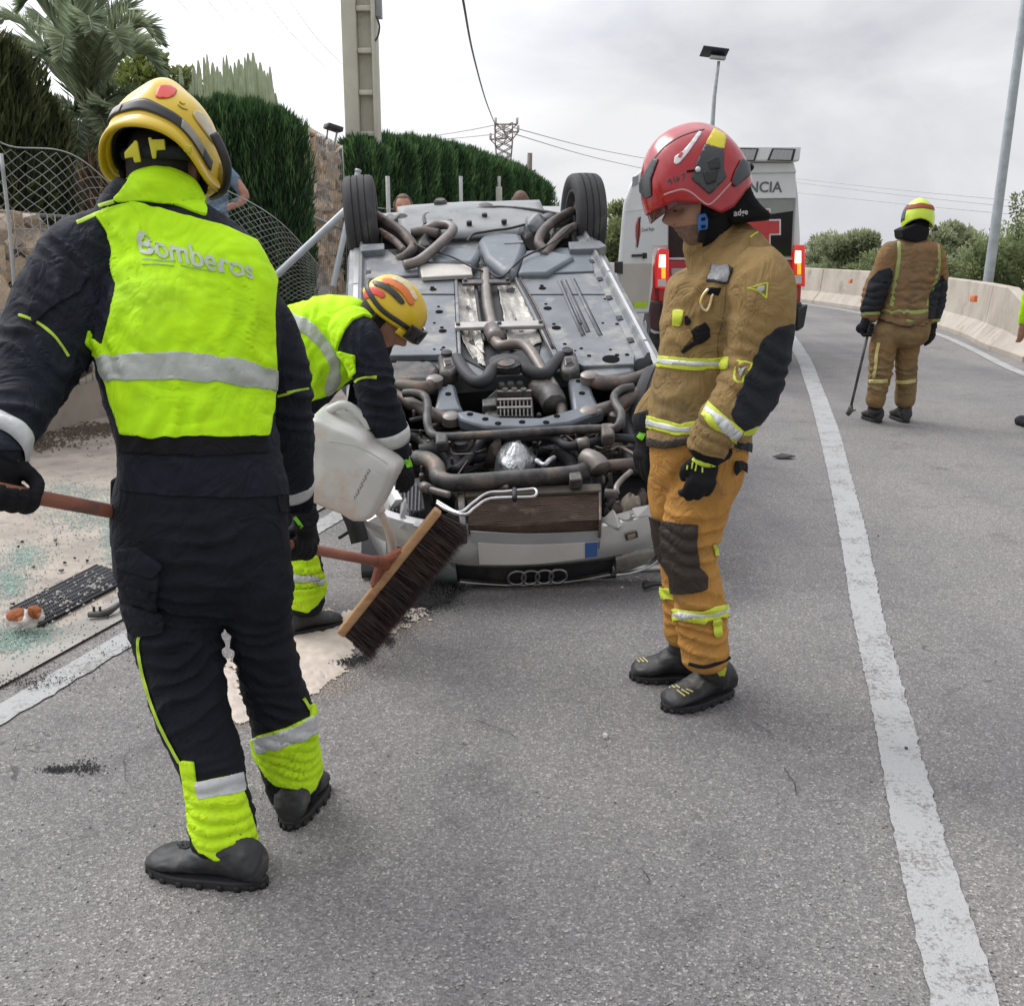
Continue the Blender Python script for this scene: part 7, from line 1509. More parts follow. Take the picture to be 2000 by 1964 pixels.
RUST = M('rusty_red_metal', (.30, .10, .055), (.2, .065, .04), 12, .7, bs=.4, bscale=60)
bm = bmesh.new(); cm = e0.lerp(e1, .52); tube(bm, [POLE1-pax*.05, POLE1+pax*.01, cm-bd*.012], [.021, .023, .02], 14, 3); bmesh.ops.create_cube(bm, size=1, matrix=orient(cm-bd*.019, (.17, .062, .006))); tube(bm, [POLE1-pax*.01, cm+bax*.07-bd*.014], [.014, .02], 8, 2); tube(bm, [POLE1-pax*.01, cm-bax*.075-bd*.014], [.014, .02], 8, 2); mkbm('metal_socket', bm, RUST, BR, auto=40)
rb = random.Random(2); V = []; F = []; ln = (e1-e0).length; BL = .135
for i in range(9500):
    u = rb.uniform(.01, .99); v = rb.uniform(-.026, .026); o = e0+bax*ln*u+nrm*v+bd*.014; L_ = BL*rb.uniform(.86, 1.03); sp_ = Vector((rb.gauss(0, .05), rb.gauss(0, .05), rb.gauss(0, .05))); d = (bd+bax*(u-.5)*.10+nrm*v*2+sp_).normalized(); s = d.cross(Vector((rb.gauss(0, 1), rb.gauss(0, 1), rb.gauss(0, 1)))).normalized()*.0011
    m_ = o+d*L_*.55+sp_*.03; e = o+d*L_+sp_*.10; b = len(V); V += [o-s, o+s, m_+s, m_-s, e]; F += [[b, b+1, b+2, b+3], [b+3, b+2, b+4]]
o_ = mk('bristles', V, F, M('bristle_brown', (.045, .022, .016), (.02, .01, .009), 22, .55), BR, smooth=False); o_['kind'] = 'stuff'
bm = bmesh.new(); bmesh.ops.create_cube(bm, size=1, matrix=orient(c+bd*(.016+BL*.35), ((e1-e0).length*.96, .034, BL*.7))); mkbm('bristle_core', bm, M('bristle_core', (.012, .008, .007)), BR)

# ================================================================== B: bending firefighter with the canister
B = person('firefighter bending over with a white canister, in yellow helmet and fluorescent vest', G(600, 1225))
bm = bmesh.new()
limb(bm, [(520, 800, 4.0, 86, .8), (548, 745, 3.98, 96, .8), (590, 698, 3.95, 96, .82), (640, 672, 3.92, 88, .85), (690, 662, 3.88, 78, .85), (722, 662, 3.86, 56, .8), (742, 650, 3.85, 40, .8), (758, 640, 3.84, 32, .9)], 36, 6, 2.4)
limb(bm, [(680, 632, 3.72, 38, .9), (704, 668, 3.68, 46, .9), (724, 715, 3.66, 40, .95), (736, 772, 3.65, 40, .95), (752, 820, 3.66, 39, .95), (768, 858, 3.68, 32, 1), (777, 890, 3.7, 24, 1)], 26, 6)
limb(bm, [(690, 655, 4.05, 40, .9), (720, 730, 4.06, 38, .95), (712, 790, 4.0, 34, .95), (690, 830, 3.94, 26, 1)], 24, 6)
limb(bm, [(548, 820, 3.95, 70, .9), (572, 890, 3.92, 56, 1), (568, 960, 3.9, 50, 1), (570, 1030, 3.9, 50, 1), (580, 1100, 3.88, 48, 1.05), (590, 1150, 3.87, 45, 1.1), (592, 1180, 3.87, 40, 1.1)], 28, 6)
limb(bm, [(530, 820, 4.15, 60, .9), (520, 900, 4.2, 50, 1), (510, 1000, 4.25, 44, 1), (512, 1090, 4.28, 40, 1)], 26, 5)
fb = remesh(bm, .0075, 4); crumple(fb, .008, 7, (1, 1, 1), 5); crumple(fb, .003, 18, (1, 1, 1), 9)
for c, ax, rad, lam, amp, sd_ in [((735, 770, 3.55), (.2, 0, 1), .12, .045, .010, 1), ((700, 690, 3.6), (1, 0, .3), .1, .04, .008, 2), ((590, 1120, 3.8), (.1, 0, 1), .12, .035, .012, 3), ((575, 900, 3.8), (0, 0, 1), .14, .05, .01, 4), ((620, 740, 3.75), (1, 0, -.6), .14, .05, .008, 5), ((620, 620, 3.85), (1, 0, .3), .14, .06, .005, 6)]: fold(fb, P(*c), ax, rad, lam, amp, sd_)
finish(fb); mk('body', fb.V, fb.Q, NAVYJ, B)
bd_ok = (fb.dep-depth(P(735, 740, 3.72)))*300
vp = z3([(40, 250), (160, 222), (240, 196), (340, 190), (450, 200), (520, 232), (560, 290), (545, 292), (500, 278), (450, 300), (415, 345), (390, 400), (378, 440), (420, 452), (462, 462), (464, 545), (400, 600), (330, 640), (250, 670), (190, 690), (20, 660)])
garment(fb, [sdpoly(fb.px, vp), -np.abs(fb.dep-depth(P(620, 680, 3.92)))*60+60*.36], .010, 'vest', HIVIS, B)
garment(fb, [sdpoly(fb.px, smoothpoly(z3([(120, 262), (200, 285), (250, 300), (330, 380), (385, 470), (392, 540), (375, 600), (330, 640), (318, 600), (345, 520), (310, 440), (240, 370), (160, 335), (100, 320)]), 3)), sdpoly(fb.px, vp)], .013, 'reflective_band', SILT, B)
dstrip(fb, z3([(462, 588), (480, 572), (520, 562), (562, 564)]), 5, 'lime_piping', LIME, B, .006); dstrip(fb, z3([(285, 900), (272, 1050), (285, 1240), (300, 1420)]), 5, 'lime_piping', LIME, B, .006)
hp = [(566, 1096), (604, 1092), (618, 1085), (624, 1110), (632, 1126), (638, 1150), (618, 1180), (600, 1194), (578, 1190), (540, 1182), (534, 1160), (560, 1130)]
garment(fb, [sdpoly(fb.px, hp)], .009, 'trouser_cuff', HIVISL, B); garment(fb, [sdpoly(fb.px, [(545, 1122), (600, 1126), (628, 1128), (632, 1140), (600, 1140), (545, 1138)])], .0115, 'reflective_band', SILW, B)
band(fb, (742, 858), (792, 846), 3.67, 15, 'cuff_band', SILW, B, .006, tilt=P(752, 820, 3.66)-P(777, 890, 3.7))
foot(B, G(560, 1243), G(664, 1216), .11, .1, P(590, 1185, 3.88)); foot(B, G(500, 1150), G(590, 1135), .11, .1, P(514, 1080, 4.28))
g_, go = ohand(B, P(778, 885, 3.69), Vector((.25, .1, -1)), Vector((.7, -.7, .1)), .95, .6, thumb=-1); dstrip(g_, [(783, 868), (794, 888), (790, 905)], 12, 'glove_pad', LIMEG, go, .003); dstrip(g_, [(795, 898), (800, 915), (796, 930)], 12, 'glove_pad', LIMEG, go, .003)
HB = P(752, 622, 3.82); bf, bu = Vector((.74, -.10, -.66)), Vector((.66, .0, .75)); bm = bmesh.new(); head_bm(bm, HB, bf, bu, 1.0); tube(bm, [P(722, 640, 3.86), P(745, 630, 3.84)], [.06, .058], 16, 3)
f_ = remesh(bm, .005, 2); finish(f_); mk('head', f_.V, f_.Q, SKIN, B); tp = frame_of(bf, bu); loc = (f_.V-np.array(HB)) @ np.array(tp); garment(f_, [np.minimum((.02-loc[:, 1])*100+np.maximum(0, loc[:, 2]-.05)*300, (loc[:, 2]+.06)*100)], .005, 'hair', HAIR, B)
DB = Dome(HB+bu.normalized()*.035, bf, bu, .104, .130, .110, .016, .35, .95); rimB = lambda a: -9-6*math.exp(-((abs(a)-95)/30)**2)+8*math.exp(-((abs(a)-180)/40)**2)
bm = bmesh.new(); DB.shell(bm, rimB, 90, 24); fB = surf_of(bm); helB = mk('helmet', fB.V, fB.T, YHEL, B)
patch(DB, 'helmet_band', -178, 178, lambda a: rimB(a)+8, lambda a: rimB(a)+17, .004, BND, helB, 80, 3); patch(DB, 'orange_reflector', -150, -70, lambda a: rimB(a)+24, lambda a: rimB(a)+38, .004, M('orange_sticker', (.75, .22, .05), None, 6, .4), helB); patch(DB, 'pale_sticker', -150, -30, 42, 56, .004, M('pale_sticker', (.6, .55, .4), (.7, .5, .1), 20, .4), helB); patch(DB, 'red_reflector', -60, -20, 18, 36, .004, MATS['red_reflector'], helB); patch(DB, 'black_vent', -95, -75, 50, 66, .006, BND, helB)
gB = lambda pts, nm, m_, off=.004: garment(fB, [sdpoly(fB.px, smoothpoly(z3(pts), 3)), vis(fB)], off, nm, m_, helB, .001)
gB([(590, 108), (640, 112), (700, 150), (735, 215), (715, 230), (680, 180), (630, 140), (590, 128)], 'orange_stripe', MATS['orange_reflector_'] if 'orange_reflector_' in MATS else M('orange_stripe', (.75, .18, .03), None, 6, .35)); gB([(550, 120), (600, 132), (650, 165), (690, 215), (672, 225), (630, 185), (590, 155), (548, 136)], 'dark_stripe', BND, .006); gB([(640, 100), (700, 118), (748, 190), (735, 205), (700, 150), (640, 118)], 'white_lettering_strip', M('white_strip', (.66, .62, .5), (.6, .45, .1), 60, .4))
gB([(500, 190), (520, 150), (560, 150), (600, 175), (590, 200), (550, 180), (520, 200)], 'red_reflector', MATS['red_reflector'])
patch(DB, 'helmet_brim', -60, 60, lambda a: rimB(a)-6, lambda a: rimB(a)+5, .014, YHEL, helB, 30, 4); patch(DB, 'raised_visor', -50, 50, lambda a: rimB(a)-2, lambda a: rimB(a)+22, .024, M('smoked_visor', (.02, .02, .022), None, 4, .1), helB, 30, 6)
bm = bmesh.new(); DB.shell(bm, lambda a: rimB(a)+1, 50, 8, -.014, .006); f_ = surf_of(bm); mk('helmet_liner', f_.V, f_.T, BLKC, helB)
bm = bmesh.new(); tube(bm, [DB.pt(-110, rimB(-110)), DB.pt(-100, -50, -.01), DB.pt(-70, -75, -.03)], .008, 6, 4); mkbm('chin_strap', bm, BLKC, helB)
# canister
CN = thing('jerry_can', 'white plastic canister tipped over in the bending firefighter hands', 'canister', P(690, 990, 3.62)); CNM = M('white_polyethylene', (.62, .62, .61), (.55, .54, .52), 3, .4, bs=.15, bscale=14, bdist=.01, c3=(.56, .46, .40), s3=3, t3=.58)
cp_ = [(613, 822), (622, 802), (634, 797), (662, 812), (700, 826), (727, 842), (737, 862), (760, 876), (779, 896), (782, 910), (774, 932), (762, 956), (748, 984), (738, 998), (718, 1003), (700, 1001), (680, 990), (650, 978), (620, 962), (612, 940), (620, 900), (622, 860)]
bm = bmesh.new(); ctr = np.array([690, 905.]); rings = []
for t, sc in ((-.115, .0), (-.115, .55), (-.105, .9), (-.08, 1.0), (.08, 1.0), (.105, .9), (.115, .55), (.115, .0)):
    rings.append([bm.verts.new(P(*(ctr+(np.array(p)-ctr)*max(sc, .02)), 3.62)+Vector((.15, 1, .1))*t) for p in smoothpoly(cp_, 3)])
skin(bm, rings); f_ = remesh(bm, .006, 4); V_ = f_.V.copy()
for i, v in enumerate(V_): f_.V[i] += f_.N[i]*(.005*noise.noise(Vector(v*9))-.004*math.exp(-((math.sin(v[0]*20+v[2]*26))/.12)**2)*.3)
finish(f_); can = mk('can_body', f_.V, f_.Q, CNM, CN)
bm = bmesh.new(); tube(bm, [P(736, 988, 3.62), P(744, 1002, 3.62)], [.022, .02], 14, 1); mkbm('spout', bm, CNM, CN); bm = bmesh.new(); tube(bm, [P(640, 803, 3.62), P(672, 790, 3.62), P(706, 812, 3.62), P(722, 838, 3.62)], .016, 10, 4); mkbm('handle', bm, CNM, CN)
for k in range(12):
    u = k/11; a = (718-u*26, 916+u*52); dstrip(f_, [a, (a[0]+5-2*(k % 3), a[1]+3), (a[0]+1, a[1]+7)], 1.6, 'marker_scrawl', M('grey_marker', (.2, .2, .22)), can, .002)
dstrip(f_, [(640, 1-0+860), (700, 872), (756, 905)], 1.5, 'moulded_seam', CNM, can, .004)
bm = bmesh.new(); pts = [P(742, 998, 3.62), P(752, 1018, 3.63), P(762, 1045, 3.64), P(768, 1080, 3.66), P(770, 1125, 3.68), G(770, 1206, .01)]; tube(bm, pts, [.012, .015, .017, .018, .02, .035], 12, 5)
o_ = mkbm('pouring_sand', bm, SAND, None); tag(o_, 'pale stream of absorbent sand pouring from the white canister', 'sand')
# ================================================================== C: firefighter in tan suit and red helmet
C_ = person('firefighter in tan and orange suit with red helmet standing and looking down at the car', G(1340, 1345))
bm = bmesh.new()
limb(bm, [(1378, 462, 3.24, 42, 1), (1392, 482, 3.24, 58, 1.0), (1410, 505, 3.24, 84, 1.25), (1416, 545, 3.24, 104, 1.35), (1410, 600, 3.24, 108, 1.32), (1398, 660, 3.24, 104, 1.25), (1384, 720, 3.24, 96, 1.2), (1368, 790, 3.24, 94, 1.2), (1364, 850, 3.24, 97, 1.2), (1364, 900, 3.24, 92, 1.15), (1362, 945, 3.24, 82, 1.1), (1356, 970, 3.24, 60, 1.1)], 40, 5, 2.4)
limb(bm, [(1476, 520, 3.06, 48, .9), (1485, 560, 3.03, 61, .95), (1486, 620, 3.01, 59, 1), (1478, 690, 3.0, 57, 1), (1466, 745, 2.99, 56, 1), (1440, 795, 2.98, 50, 1), (1412, 834, 2.98, 47, 1), (1392, 862, 2.98, 42, 1), (1382, 880, 2.98, 38, 1)], 28, 6)
limb(bm, [(1386, 560, 3.45, 44, .9), (1368, 620, 3.47, 44, 1), (1346, 700, 3.47, 40, 1), (1312, 764, 3.44, 36, 1), (1282, 804, 3.42, 33, 1), (1262, 832, 3.41, 26, 1)], 26, 6)
limb(bm, [(1384, 890, 3.16, 66, 1.1), (1372, 950, 3.16, 64, 1.15), (1357, 1010, 3.16, 60, 1.15), (1349, 1060, 3.15, 53, 1.15), (1352, 1110, 3.15, 49, 1.15), (1364, 1170, 3.15, 50, 1.15), (1372, 1230, 3.14, 48, 1.15), (1379, 1285, 3.13, 46, 1.15)], 30, 6)
limb(bm, [(1326, 890, 3.36, 54, 1.1), (1314, 960, 3.37, 48, 1.15), (1320, 1030, 3.38, 44, 1.15), (1330, 1100, 3.38, 41, 1.15), (1336, 1170, 3.38, 40, 1.15), (1336, 1238, 3.38, 38, 1.1)], 28, 6)
fc = remesh(bm, .0075, 4); crumple(fc, .009, 5.0, (1, 1, .8), 21); crumple(fc, .002, 14, (1, 1, 1.1), 31)
for c, ax, rad, lam, amp, sd_ in [((1470, 740, 2.9), (.5, 0, 1), .13, .05, .011, 1), ((1400, 850, 2.9), (.7, 0, 1), .10, .04, .009, 2), ((1350, 1060, 3.05), (0, 0, 1), .14, .05, .010, 3), ((1370, 1230, 3.05), (.1, 0, 1), .12, .045, .012, 4), ((1335, 1200, 3.3), (0, 0, 1), .1, .04, .01, 5), ((1430, 640, 3.0), (1, 0, .2), .12, .07, .007, 6), ((1340, 780, 3.05), (.2, 0, 1), .14, .08, .005, 7), ((1400, 500, 3.1), (.8, 0, -.7), .14, .05, .010, 8), ((1370, 960, 3.0), (1, 0, .2), .14, .06, .007, 9), ((1330, 640, 3.1), (.6, 0, .8), .14, .09, .004, 11)]: fold(fc, P(*c), ax, rad, lam, amp, sd_)
finish(fc); mk('body', fc.V, fc.Q, ORC, C_)
jk = [(1150, 420), (1620, 420), (1620, 760), (1480, 866), (1463, 882), (1440, 878), (1424, 868), (1413, 893), (1380, 888), (1352, 877), (1342, 866), (1300, 873), (1262, 868), (1262, 822), (1238, 822), (1150, 700)]
garment(fc, [sdpoly(fc.px, jk)], .009, 'jacket', TAN, C_, .02)
gc = lambda pts, off, nm, m_, sub=0, ex=None: garment(fc, [sdpoly(fc.px, smoothpoly(pts, sub) if sub else pts)]+([ex] if ex is not None else []), off, nm, m_, C_, .003)
near = (depth(P(1450, 720, 3.1))-fc.dep)*300; v_ = vis(fc, -.1)
gc([(1541, 632), (1533, 636), (1512, 641), (1490, 664), (1477, 693), (1466, 722), (1449, 755), (1429, 806), (1447, 840), (1480, 826), (1512, 786), (1532, 735), (1545, 680), (1560, 640)], .012, 'sleeve_reinforcement', CHAR, 0, near)
torso = (-near)+20
gc([(1262, 693), (1360, 699), (1428, 696), (1426, 719), (1360, 721), (1262, 716)], .0115, 'chest_band', YTAPE, 0, v_); gc([(1262, 700), (1360, 706), (1426, 703), (1425, 712), (1360, 714), (1262, 709)], .013, 'silver_band', SILW, 0, v_)
gc([(1262, 810), (1331, 827), (1372, 822), (1352, 848), (1324, 851), (1262, 834)], .0115, 'hem_band', YTAPE, 0, v_); gc([(1262, 817), (1328, 834), (1364, 830), (1356, 842), (1324, 844), (1262, 828)], .013, 'silver_band', SILW, 0, v_)
gc([(1450, 838), (1475, 826), (1475, 842), (1446, 850)], .0115, 'hem_band', YTAPE, 0, v_)
gc([(1262, 853), (1300, 861), (1344, 855), (1352, 866), (1300, 875), (1262, 870)], .011, 'jacket_hem', BRNK, 0, v_); gc([(1433, 856), (1470, 868), (1464, 884), (1430, 870)], .011, 'jacket_hem', CHAR, 0, v_)
gc([(1390, 786), (1374, 812), (1432, 866), (1449, 838)], .0135, 'cuff_band', YTAPE, 0, near); gc([(1385, 795), (1379, 805), (1437, 858), (1444, 847)], .015, 'silver_band', SILW, 0, near)
gc([(1294, 1018), (1364, 1024), (1360, 1056), (1366, 1105), (1380, 1126), (1380, 1150), (1352, 1157), (1314, 1159), (1310, 1125), (1288, 1090)], .010, 'knee_pad', BRNK, 0, v_)
gc([(1262, 1004), (1292, 1016), (1291, 1084), (1270, 1072)], .009, 'knee_pad', BRNK, 0, v_)
nl = (depth(P(1360, 1190, 3.27))-fc.dep)*300
gc([(1312, 1189), (1370, 1192), (1430, 1178), (1430, 1203), (1370, 1216), (1312, 1212)], .009, 'leg_band', YTAPE, 0, nl); gc([(1312, 1196), (1370, 1200), (1430, 1186), (1430, 1195), (1370, 1208), (1312, 1205)], .0105, 'silver_band', SILW, 0, nl)
gc([(1285, 1146), (1318, 1150), (1318, 1172), (1285, 1168)], .009, 'leg_band', YTAPE, 0, -nl)
dstrip(fc, [(1394, 1062), (1400, 1090), (1410, 1120), (1414, 1170)], 7, 'side_stripe', YTAPE, C_, .01); gc([(1390, 1212), (1408, 1208), (1408, 1236), (1400, 1246), (1393, 1234)], .010, 'leg_flash', YTAPE, 0, v_)
dstrip(fc, [(1400, 700), (1402, 660), (1412, 620), (1420, 560)], 2.5, 'jacket_seam', BRNK, C_, .0105)
# chest patches and kit
gc(z6([(912, 1158), (1098, 1160), (1052, 1282), (866, 1268)]), .014, 'name_patch', M('patch_black', (.02, .02, .022)), 0, v_); gc(z6([(915, 1162), (1080, 1165), (1040, 1268), (872, 1260)]), .016, 'patch_panel', M('grey_patch', (.36, .36, .37), (.2, .2, .21), 60, .4), 0, v_)
gc(z6([(650, 1465), (724, 1468), (695, 1592), (643, 1578)]), .013, 'yellow_tag', YTAPE, 0, v_); gc(z6([(780, 1620), (875, 1548), (905, 1600), (890, 1680), (780, 1740), (718, 1785), (700, 1760), (800, 1690)]), .014, 'black_strap', BLKC, 0, v_); gc(z6([(722, 1520), (745, 1510), (780, 1560), (740, 1575)]), .014, 'black_strap', BLKC, 0, v_)
gc(z6([(690, 1640), (770, 1600), (800, 1650), (720, 1740), (670, 1700)]), .016, 'flap_patch', TAN, 0, v_)
for q in ([(1190, 1312), (1325, 1272)], [(1325, 1272), (1318, 1384)], [(1318, 1384), (1260, 1330), (1190, 1312)]): dstrip(fc, z6(q), 4, 'lime_trim', YTAPE, C_, .0125, 3)
gc(z6([(1225, 1312), (1305, 1292), (1300, 1350)]), .0125, 'grey_triangle', SILT, 0, v_); dstrip(fc, z6([(1180, 942), (1230, 905), (1262, 888)]), 5, 'lime_trim', YTAPE, C_, .0125)
for q in ([(722, 70), (786, 80)], [(786, 80), (740, 168)], [(740, 168), (706, 160), (722, 70)]): dstrip(fc, z7(q), 5, 'lime_trim', YTAPE, C_, .0125, 3)
gc(z7([(732, 92), (765, 95), (738, 145)]), .0125, 'grey_triangle', SILT, 0, v_)
h = cast(fc, *z6([(880, 1330)])[0], .02)
if h is not None:
    k = h.y; Q = lambda x, y: P(*z6([(x, y)])[0], k-.012)
    bm = bmesh.new(); pts = [Q(890, 1310), Q(850, 1360), Q(832, 1420), Q(850, 1462), Q(882, 1470), Q(905, 1420), Q(915, 1375), Q(925, 1350)]; tube(bm, pts, .005, 8, 5); mkbm('carabiner', bm, M('brass_metal', (.62, .45, .12), (.7, .65, .55), 30, .25, metal=.9), C_)
    bm = bmesh.new(); prism(bm, [Q(878, 1340), Q(905, 1300), Q(992, 1302), Q(965, 1368), Q(890, 1350)], (0, .025, 0)); mkbm('radio_clip', bm, BLKC, C_, bevel=.004)
gc(z10([(1500, 790), (1560, 780), (1640, 790), (1640, 920), (1570, 870), (1510, 950), (1490, 900)]), .012, 'hip_pouch', BLKC, 0, v_)
gc([(1336, 858), (1430, 872), (1420, 912), (1336, 898)], .006, 'glove_cuff', BLKC, 0, near)
# far cuff seen between body and car
gc([(1240, 812), (1272, 800), (1272, 840), (1244, 842)], .011, 'cuff_band', CHAR, 0, -near)
# boots
def boots(par, h, t, sh, w=.118):
    f, b = foot(par, h, t, w, .12, sh); return f, b
f1_, b1_ = boots(C_, G(1424, 1352), G(1300, 1388), P(1386, 1268, 3.13)); f2_, b2_ = boots(C_, G(1356, 1325), G(1233, 1322), P(1340, 1232, 3.37))
BT = M('boot_yellow_mark', (.55, .48, .16), None, 9, .5)
for x in range(3):
    dstrip(f1_, [(1322+x*9, 1347-x*1), (1338+x*8, 1359-x*4)], 2.5, 'toe_mark', BT, b1_, .003); dstrip(f2_, [(1240+x*8, 1284), (1250+x*8, 1293)], 2.5, 'toe_mark', BT, b2_, .003); dstrip(f1_, [(1302+x*9, 1338), (1310+x*9, 1343)], 2.5, 'toe_mark', BT, b1_, .003)
dquad(f1_, [(1398, 1308), (1418, 1302), (1414, 1318), (1404, 1318)], 'heel_tab', YTAPE, b1_, 3, 3, .004)
bm = bmesh.new(); tube(bm, [P(1345, 1296, 3.05), P(1375, 1302, 3.03), P(1405, 1294, 3.05), P(1425, 1284, 3.1)], .006, 6, 4); mkbm('boot_strap', bm, BLKC, b1_)
# gloves
gN, gNo = ohand(C_, P(1384, 884, 2.975), Vector((-.22, -.05, -1)), Vector((.15, -1, .1)), 1.02, .95, thumb=1, fr=.0128)
dstrip(gN, z10([(960, 720), (1010, 760), (1060, 790), (1160, 830), (1270, 820)]), 8, 'glove_pad', M('yellow_glove_pad', (.6, .75, .06), None, 9, .5), gNo, .0025)
for q in ([(990, 790), (975, 870)], [(1040, 800), (1020, 900)], [(1110, 850), (1110, 920)], [(925, 830), (915, 880)]): dstrip(gN, z10(q), 3, 'glove_stripe', MATS['yellow_glove_pad'], gNo, .0025)
band(fc, (1352, 868), (1418, 888), 2.98, 9, 'glove_gauntlet', BLKC, C_, .007, tilt=P(1412, 834, 2.98)-P(1382, 880, 2.98))
gF, gFo = ohand(C_, P(1262, 836, 3.41), Vector((-.12, -.1, -1)), Vector((-.9, -.4, .1)), 1.05, .45, thumb=-1, fr=.0128); dstrip(gF, [(1266, 822), (1256, 845), (1246, 862), (1240, 880)], 13, 'glove_pad', LIMEG, gFo, .003)
# head, stubble, hood, strap
HCc = P(1372, 398, 3.2); cf, cu = Vector((-.95, -.20, -.20)), Vector((-.22, -.05, .97)); bm = bmesh.new(); TH = head_bm(bm, HCc, cf, cu, 1.08); tube(bm, [P(1378, 430, 3.22), P(1392, 478, 3.24)], [.062, .07], 16, 3)
fhc = remesh(bm, .0035, 1); finish(fhc); mk('head', fhc.V, fhc.Q, SKIN, C_); loc = (fhc.V-np.array(HCc)) @ np.array(frame_of(cf, cu)); lx_, ly_, lz_ = loc[:, 0], loc[:, 1], loc[:, 2]
STUB = M('stubble', (.25, .155, .115), (.15, .10, .075), 60, .7, bs=.5, bscale=300)
garment(fhc, [np.minimum.reduce([(-.050-lz_-.25*np.maximum(0, .06-ly_))*100, (ly_-.0)*100])], .0015, 'beard', STUB, C_, .001)
garment(fhc, [np.minimum((.030-ly_)*100, (lz_+.25)*100)-0], .010, 'hood', BLKC, C_)
Fp = lambda sx, x, z: proj(np.array(TH @ Vector((sx*x, .10, z))))[0]
for sx in (-1, 1):
    for nm, pts, w, m_ in (('eyebrow', ((.014, .020), (.030, .026), (.048, .020)), 4.2, HAIR), ('eyelid_line', ((.018, -.001), (.031, -.004), (.044, -.001)), 2.6, HAIR)):
        if sx == -1: dstrip(fhc, [Fp(sx, *p) for p in pts], w, nm, m_, C_, .0018, 5)
dstrip(fhc, [Fp(-1, -.004, -.0655), Fp(-1, .012, -.0650), Fp(-1, .024, -.0665)], 2.4, 'mouth_line', M('lip_line', (.16, .06, .05)), C_, .002, 5); dstrip(fhc, [Fp(-1, .006, -.040), Fp(-1, .012, -.041)], 3, 'nostril', M('nostril_dark', (.08, .035, .03)), C_, .0012, 3)
BLUE = M('blue_buckle', (.03, .16, .48), (.02, .1, .34), 20, .4)
h = cast(fhc, *z6([(850, 800)])[0], .014); kY = (h.y if h is not None else 3.1)-.012
Q = lambda x, y, d=0: P(*z6([(x, y)])[0], kY+d)
bm = bmesh.new(); prism(bm, [Q(812, 760), Q(872, 742), Q(890, 800), Q(886, 868), Q(815, 880)], (0, .014, 0)); bk = mkbm('strap_buckle', bm, BLUE, C_, bevel=.004)
for y in (782, 838): bm = bmesh.new(); prism(bm, [Q(838, y, -.004), Q(868, y-4, -.004), Q(868, y+18, -.004), Q(838, y+22, -.004)], (0, .004, 0)); mkbm('buckle_slot', bm, BLKC, bk)
bm = bmesh.new(); tube(bm, [Q(850, 640, .025), Q(856, 740, .02), Q(850, 870, .02), Q(830, 960, .03)], .011, 8, 3); mkbm('chin_strap', bm, BLKC, C_)
# helmet
DC = Dome(P(1360, 372, 3.2), Vector((-.93, -.10, -.30)), Vector((-.30, .0, .95)), .130, .164, .182, .012, .22, .92)
RED = M('red_helmet_shell', (.42, .006, .016), (.34, .005, .012), 3, .22, coat=.45)
def rimC(a): b = abs(a); return float(np.interp(b, [0, 30, 55, 78, 96, 110, 130, 160, 180], [-8, -5, -3, -12, -27, -25, -14, -8, -8]))
bm = bmesh.new(); DC.shell(bm, rimC, 130, 34); fhC = surf_of(bm); helC = mk('helmet', fhC.V, fhC.T, RED, C_)
gh = lambda pts, off, nm, m_: garment(fhC, [sdpoly(fhC.px, z6(pts)), vis(fhC, .02)], off, nm, m_, helC, .001)
DGR = M('dark_grey_helmet_plate', (.045, .05, .055), (.03, .034, .038), 8, .4, bs=.2, bscale=30)
gh([(862, 240), (1003, 276), (998, 420), (1022, 482), (900, 612), (760, 492), (792, 400), (820, 330)], .005, 'side_plate', DGR); gh([(862, 238), (905, 165), (930, 120), (1022, 175), (1003, 276)], .004, 'yellow_reflector', M('yellow_reflector', (.70, .60, .03), None, 8, .35))
gh([(632, 372), (640, 330), (700, 290), (760, 220), (815, 145), (848, 145), (800, 215), (740, 300), (680, 372), (650, 392)], .003, 'white_sticker', M('white_sticker', (.66, .64, .65), (.58, .56, .57), 50, .3)); gh([(660, 330), (690, 290), (705, 300), (680, 345)], .0045, 'red_mark', M('sticker_red', (.55, .12, .14)))
gh([(360, 565), (400, 480), (480, 345), (522, 345), (490, 430), (466, 500), (470, 620), (430, 640)], .004, 'front_plate', DGR); gh([(1055, 520), (1080, 440), (1130, 345), (1190, 380), (1190, 470), (1080, 560)], .006, 'rear_plate', DGR); gh([(880, 360), (960, 330), (975, 420), (900, 440)], .007, 'plate_emblem', M('emblem_black', (.02, .022, .024), None, 9, .5))
gh([(840, 440), (960, 420), (940, 520), (870, 540)], .007, 'plate_emblem', MATS['emblem_black'])
dstrip(fhC, z6([(560, 612), (620, 590), (700, 572), (770, 600), (830, 650), (890, 684), (950, 640), (1010, 575), (1060, 520)]), 3.2, 'rim_trim', M('pinkish_trim', (.6, .3, .3), None, 8, .3), helC, .003)
dstrip(fhC, z6([(480, 350), (560, 260), (660, 190), (760, 150), (860, 125)]), 2, 'shell_seam', DGR, helC, .002)
for q in ([(590, 520), (600, 490), (615, 530)], [(630, 480), (640, 520)], [(655, 475), (660, 510), (672, 480)], [(690, 465), (712, 455), (700, 500)]): dstrip(fhC, z6(q), 2.4, 'marker_scrawl', DGR, helC, .003, 3)
bm = bmesh.new(); kp = cast(fhC, *z6([(808, 428)])[0], .008)
if kp is not None: ball(bm, kp, (.008, .008, .008)); pv = mkbm('visor_pivot', bm, M('white_knob', (.7, .7, .7), None, 5, .3), helC)
dstrip(fhC, z6([(728, 440), (770, 434), (800, 430)]), 4, 'pivot_arm', BLKC, helC, .008)
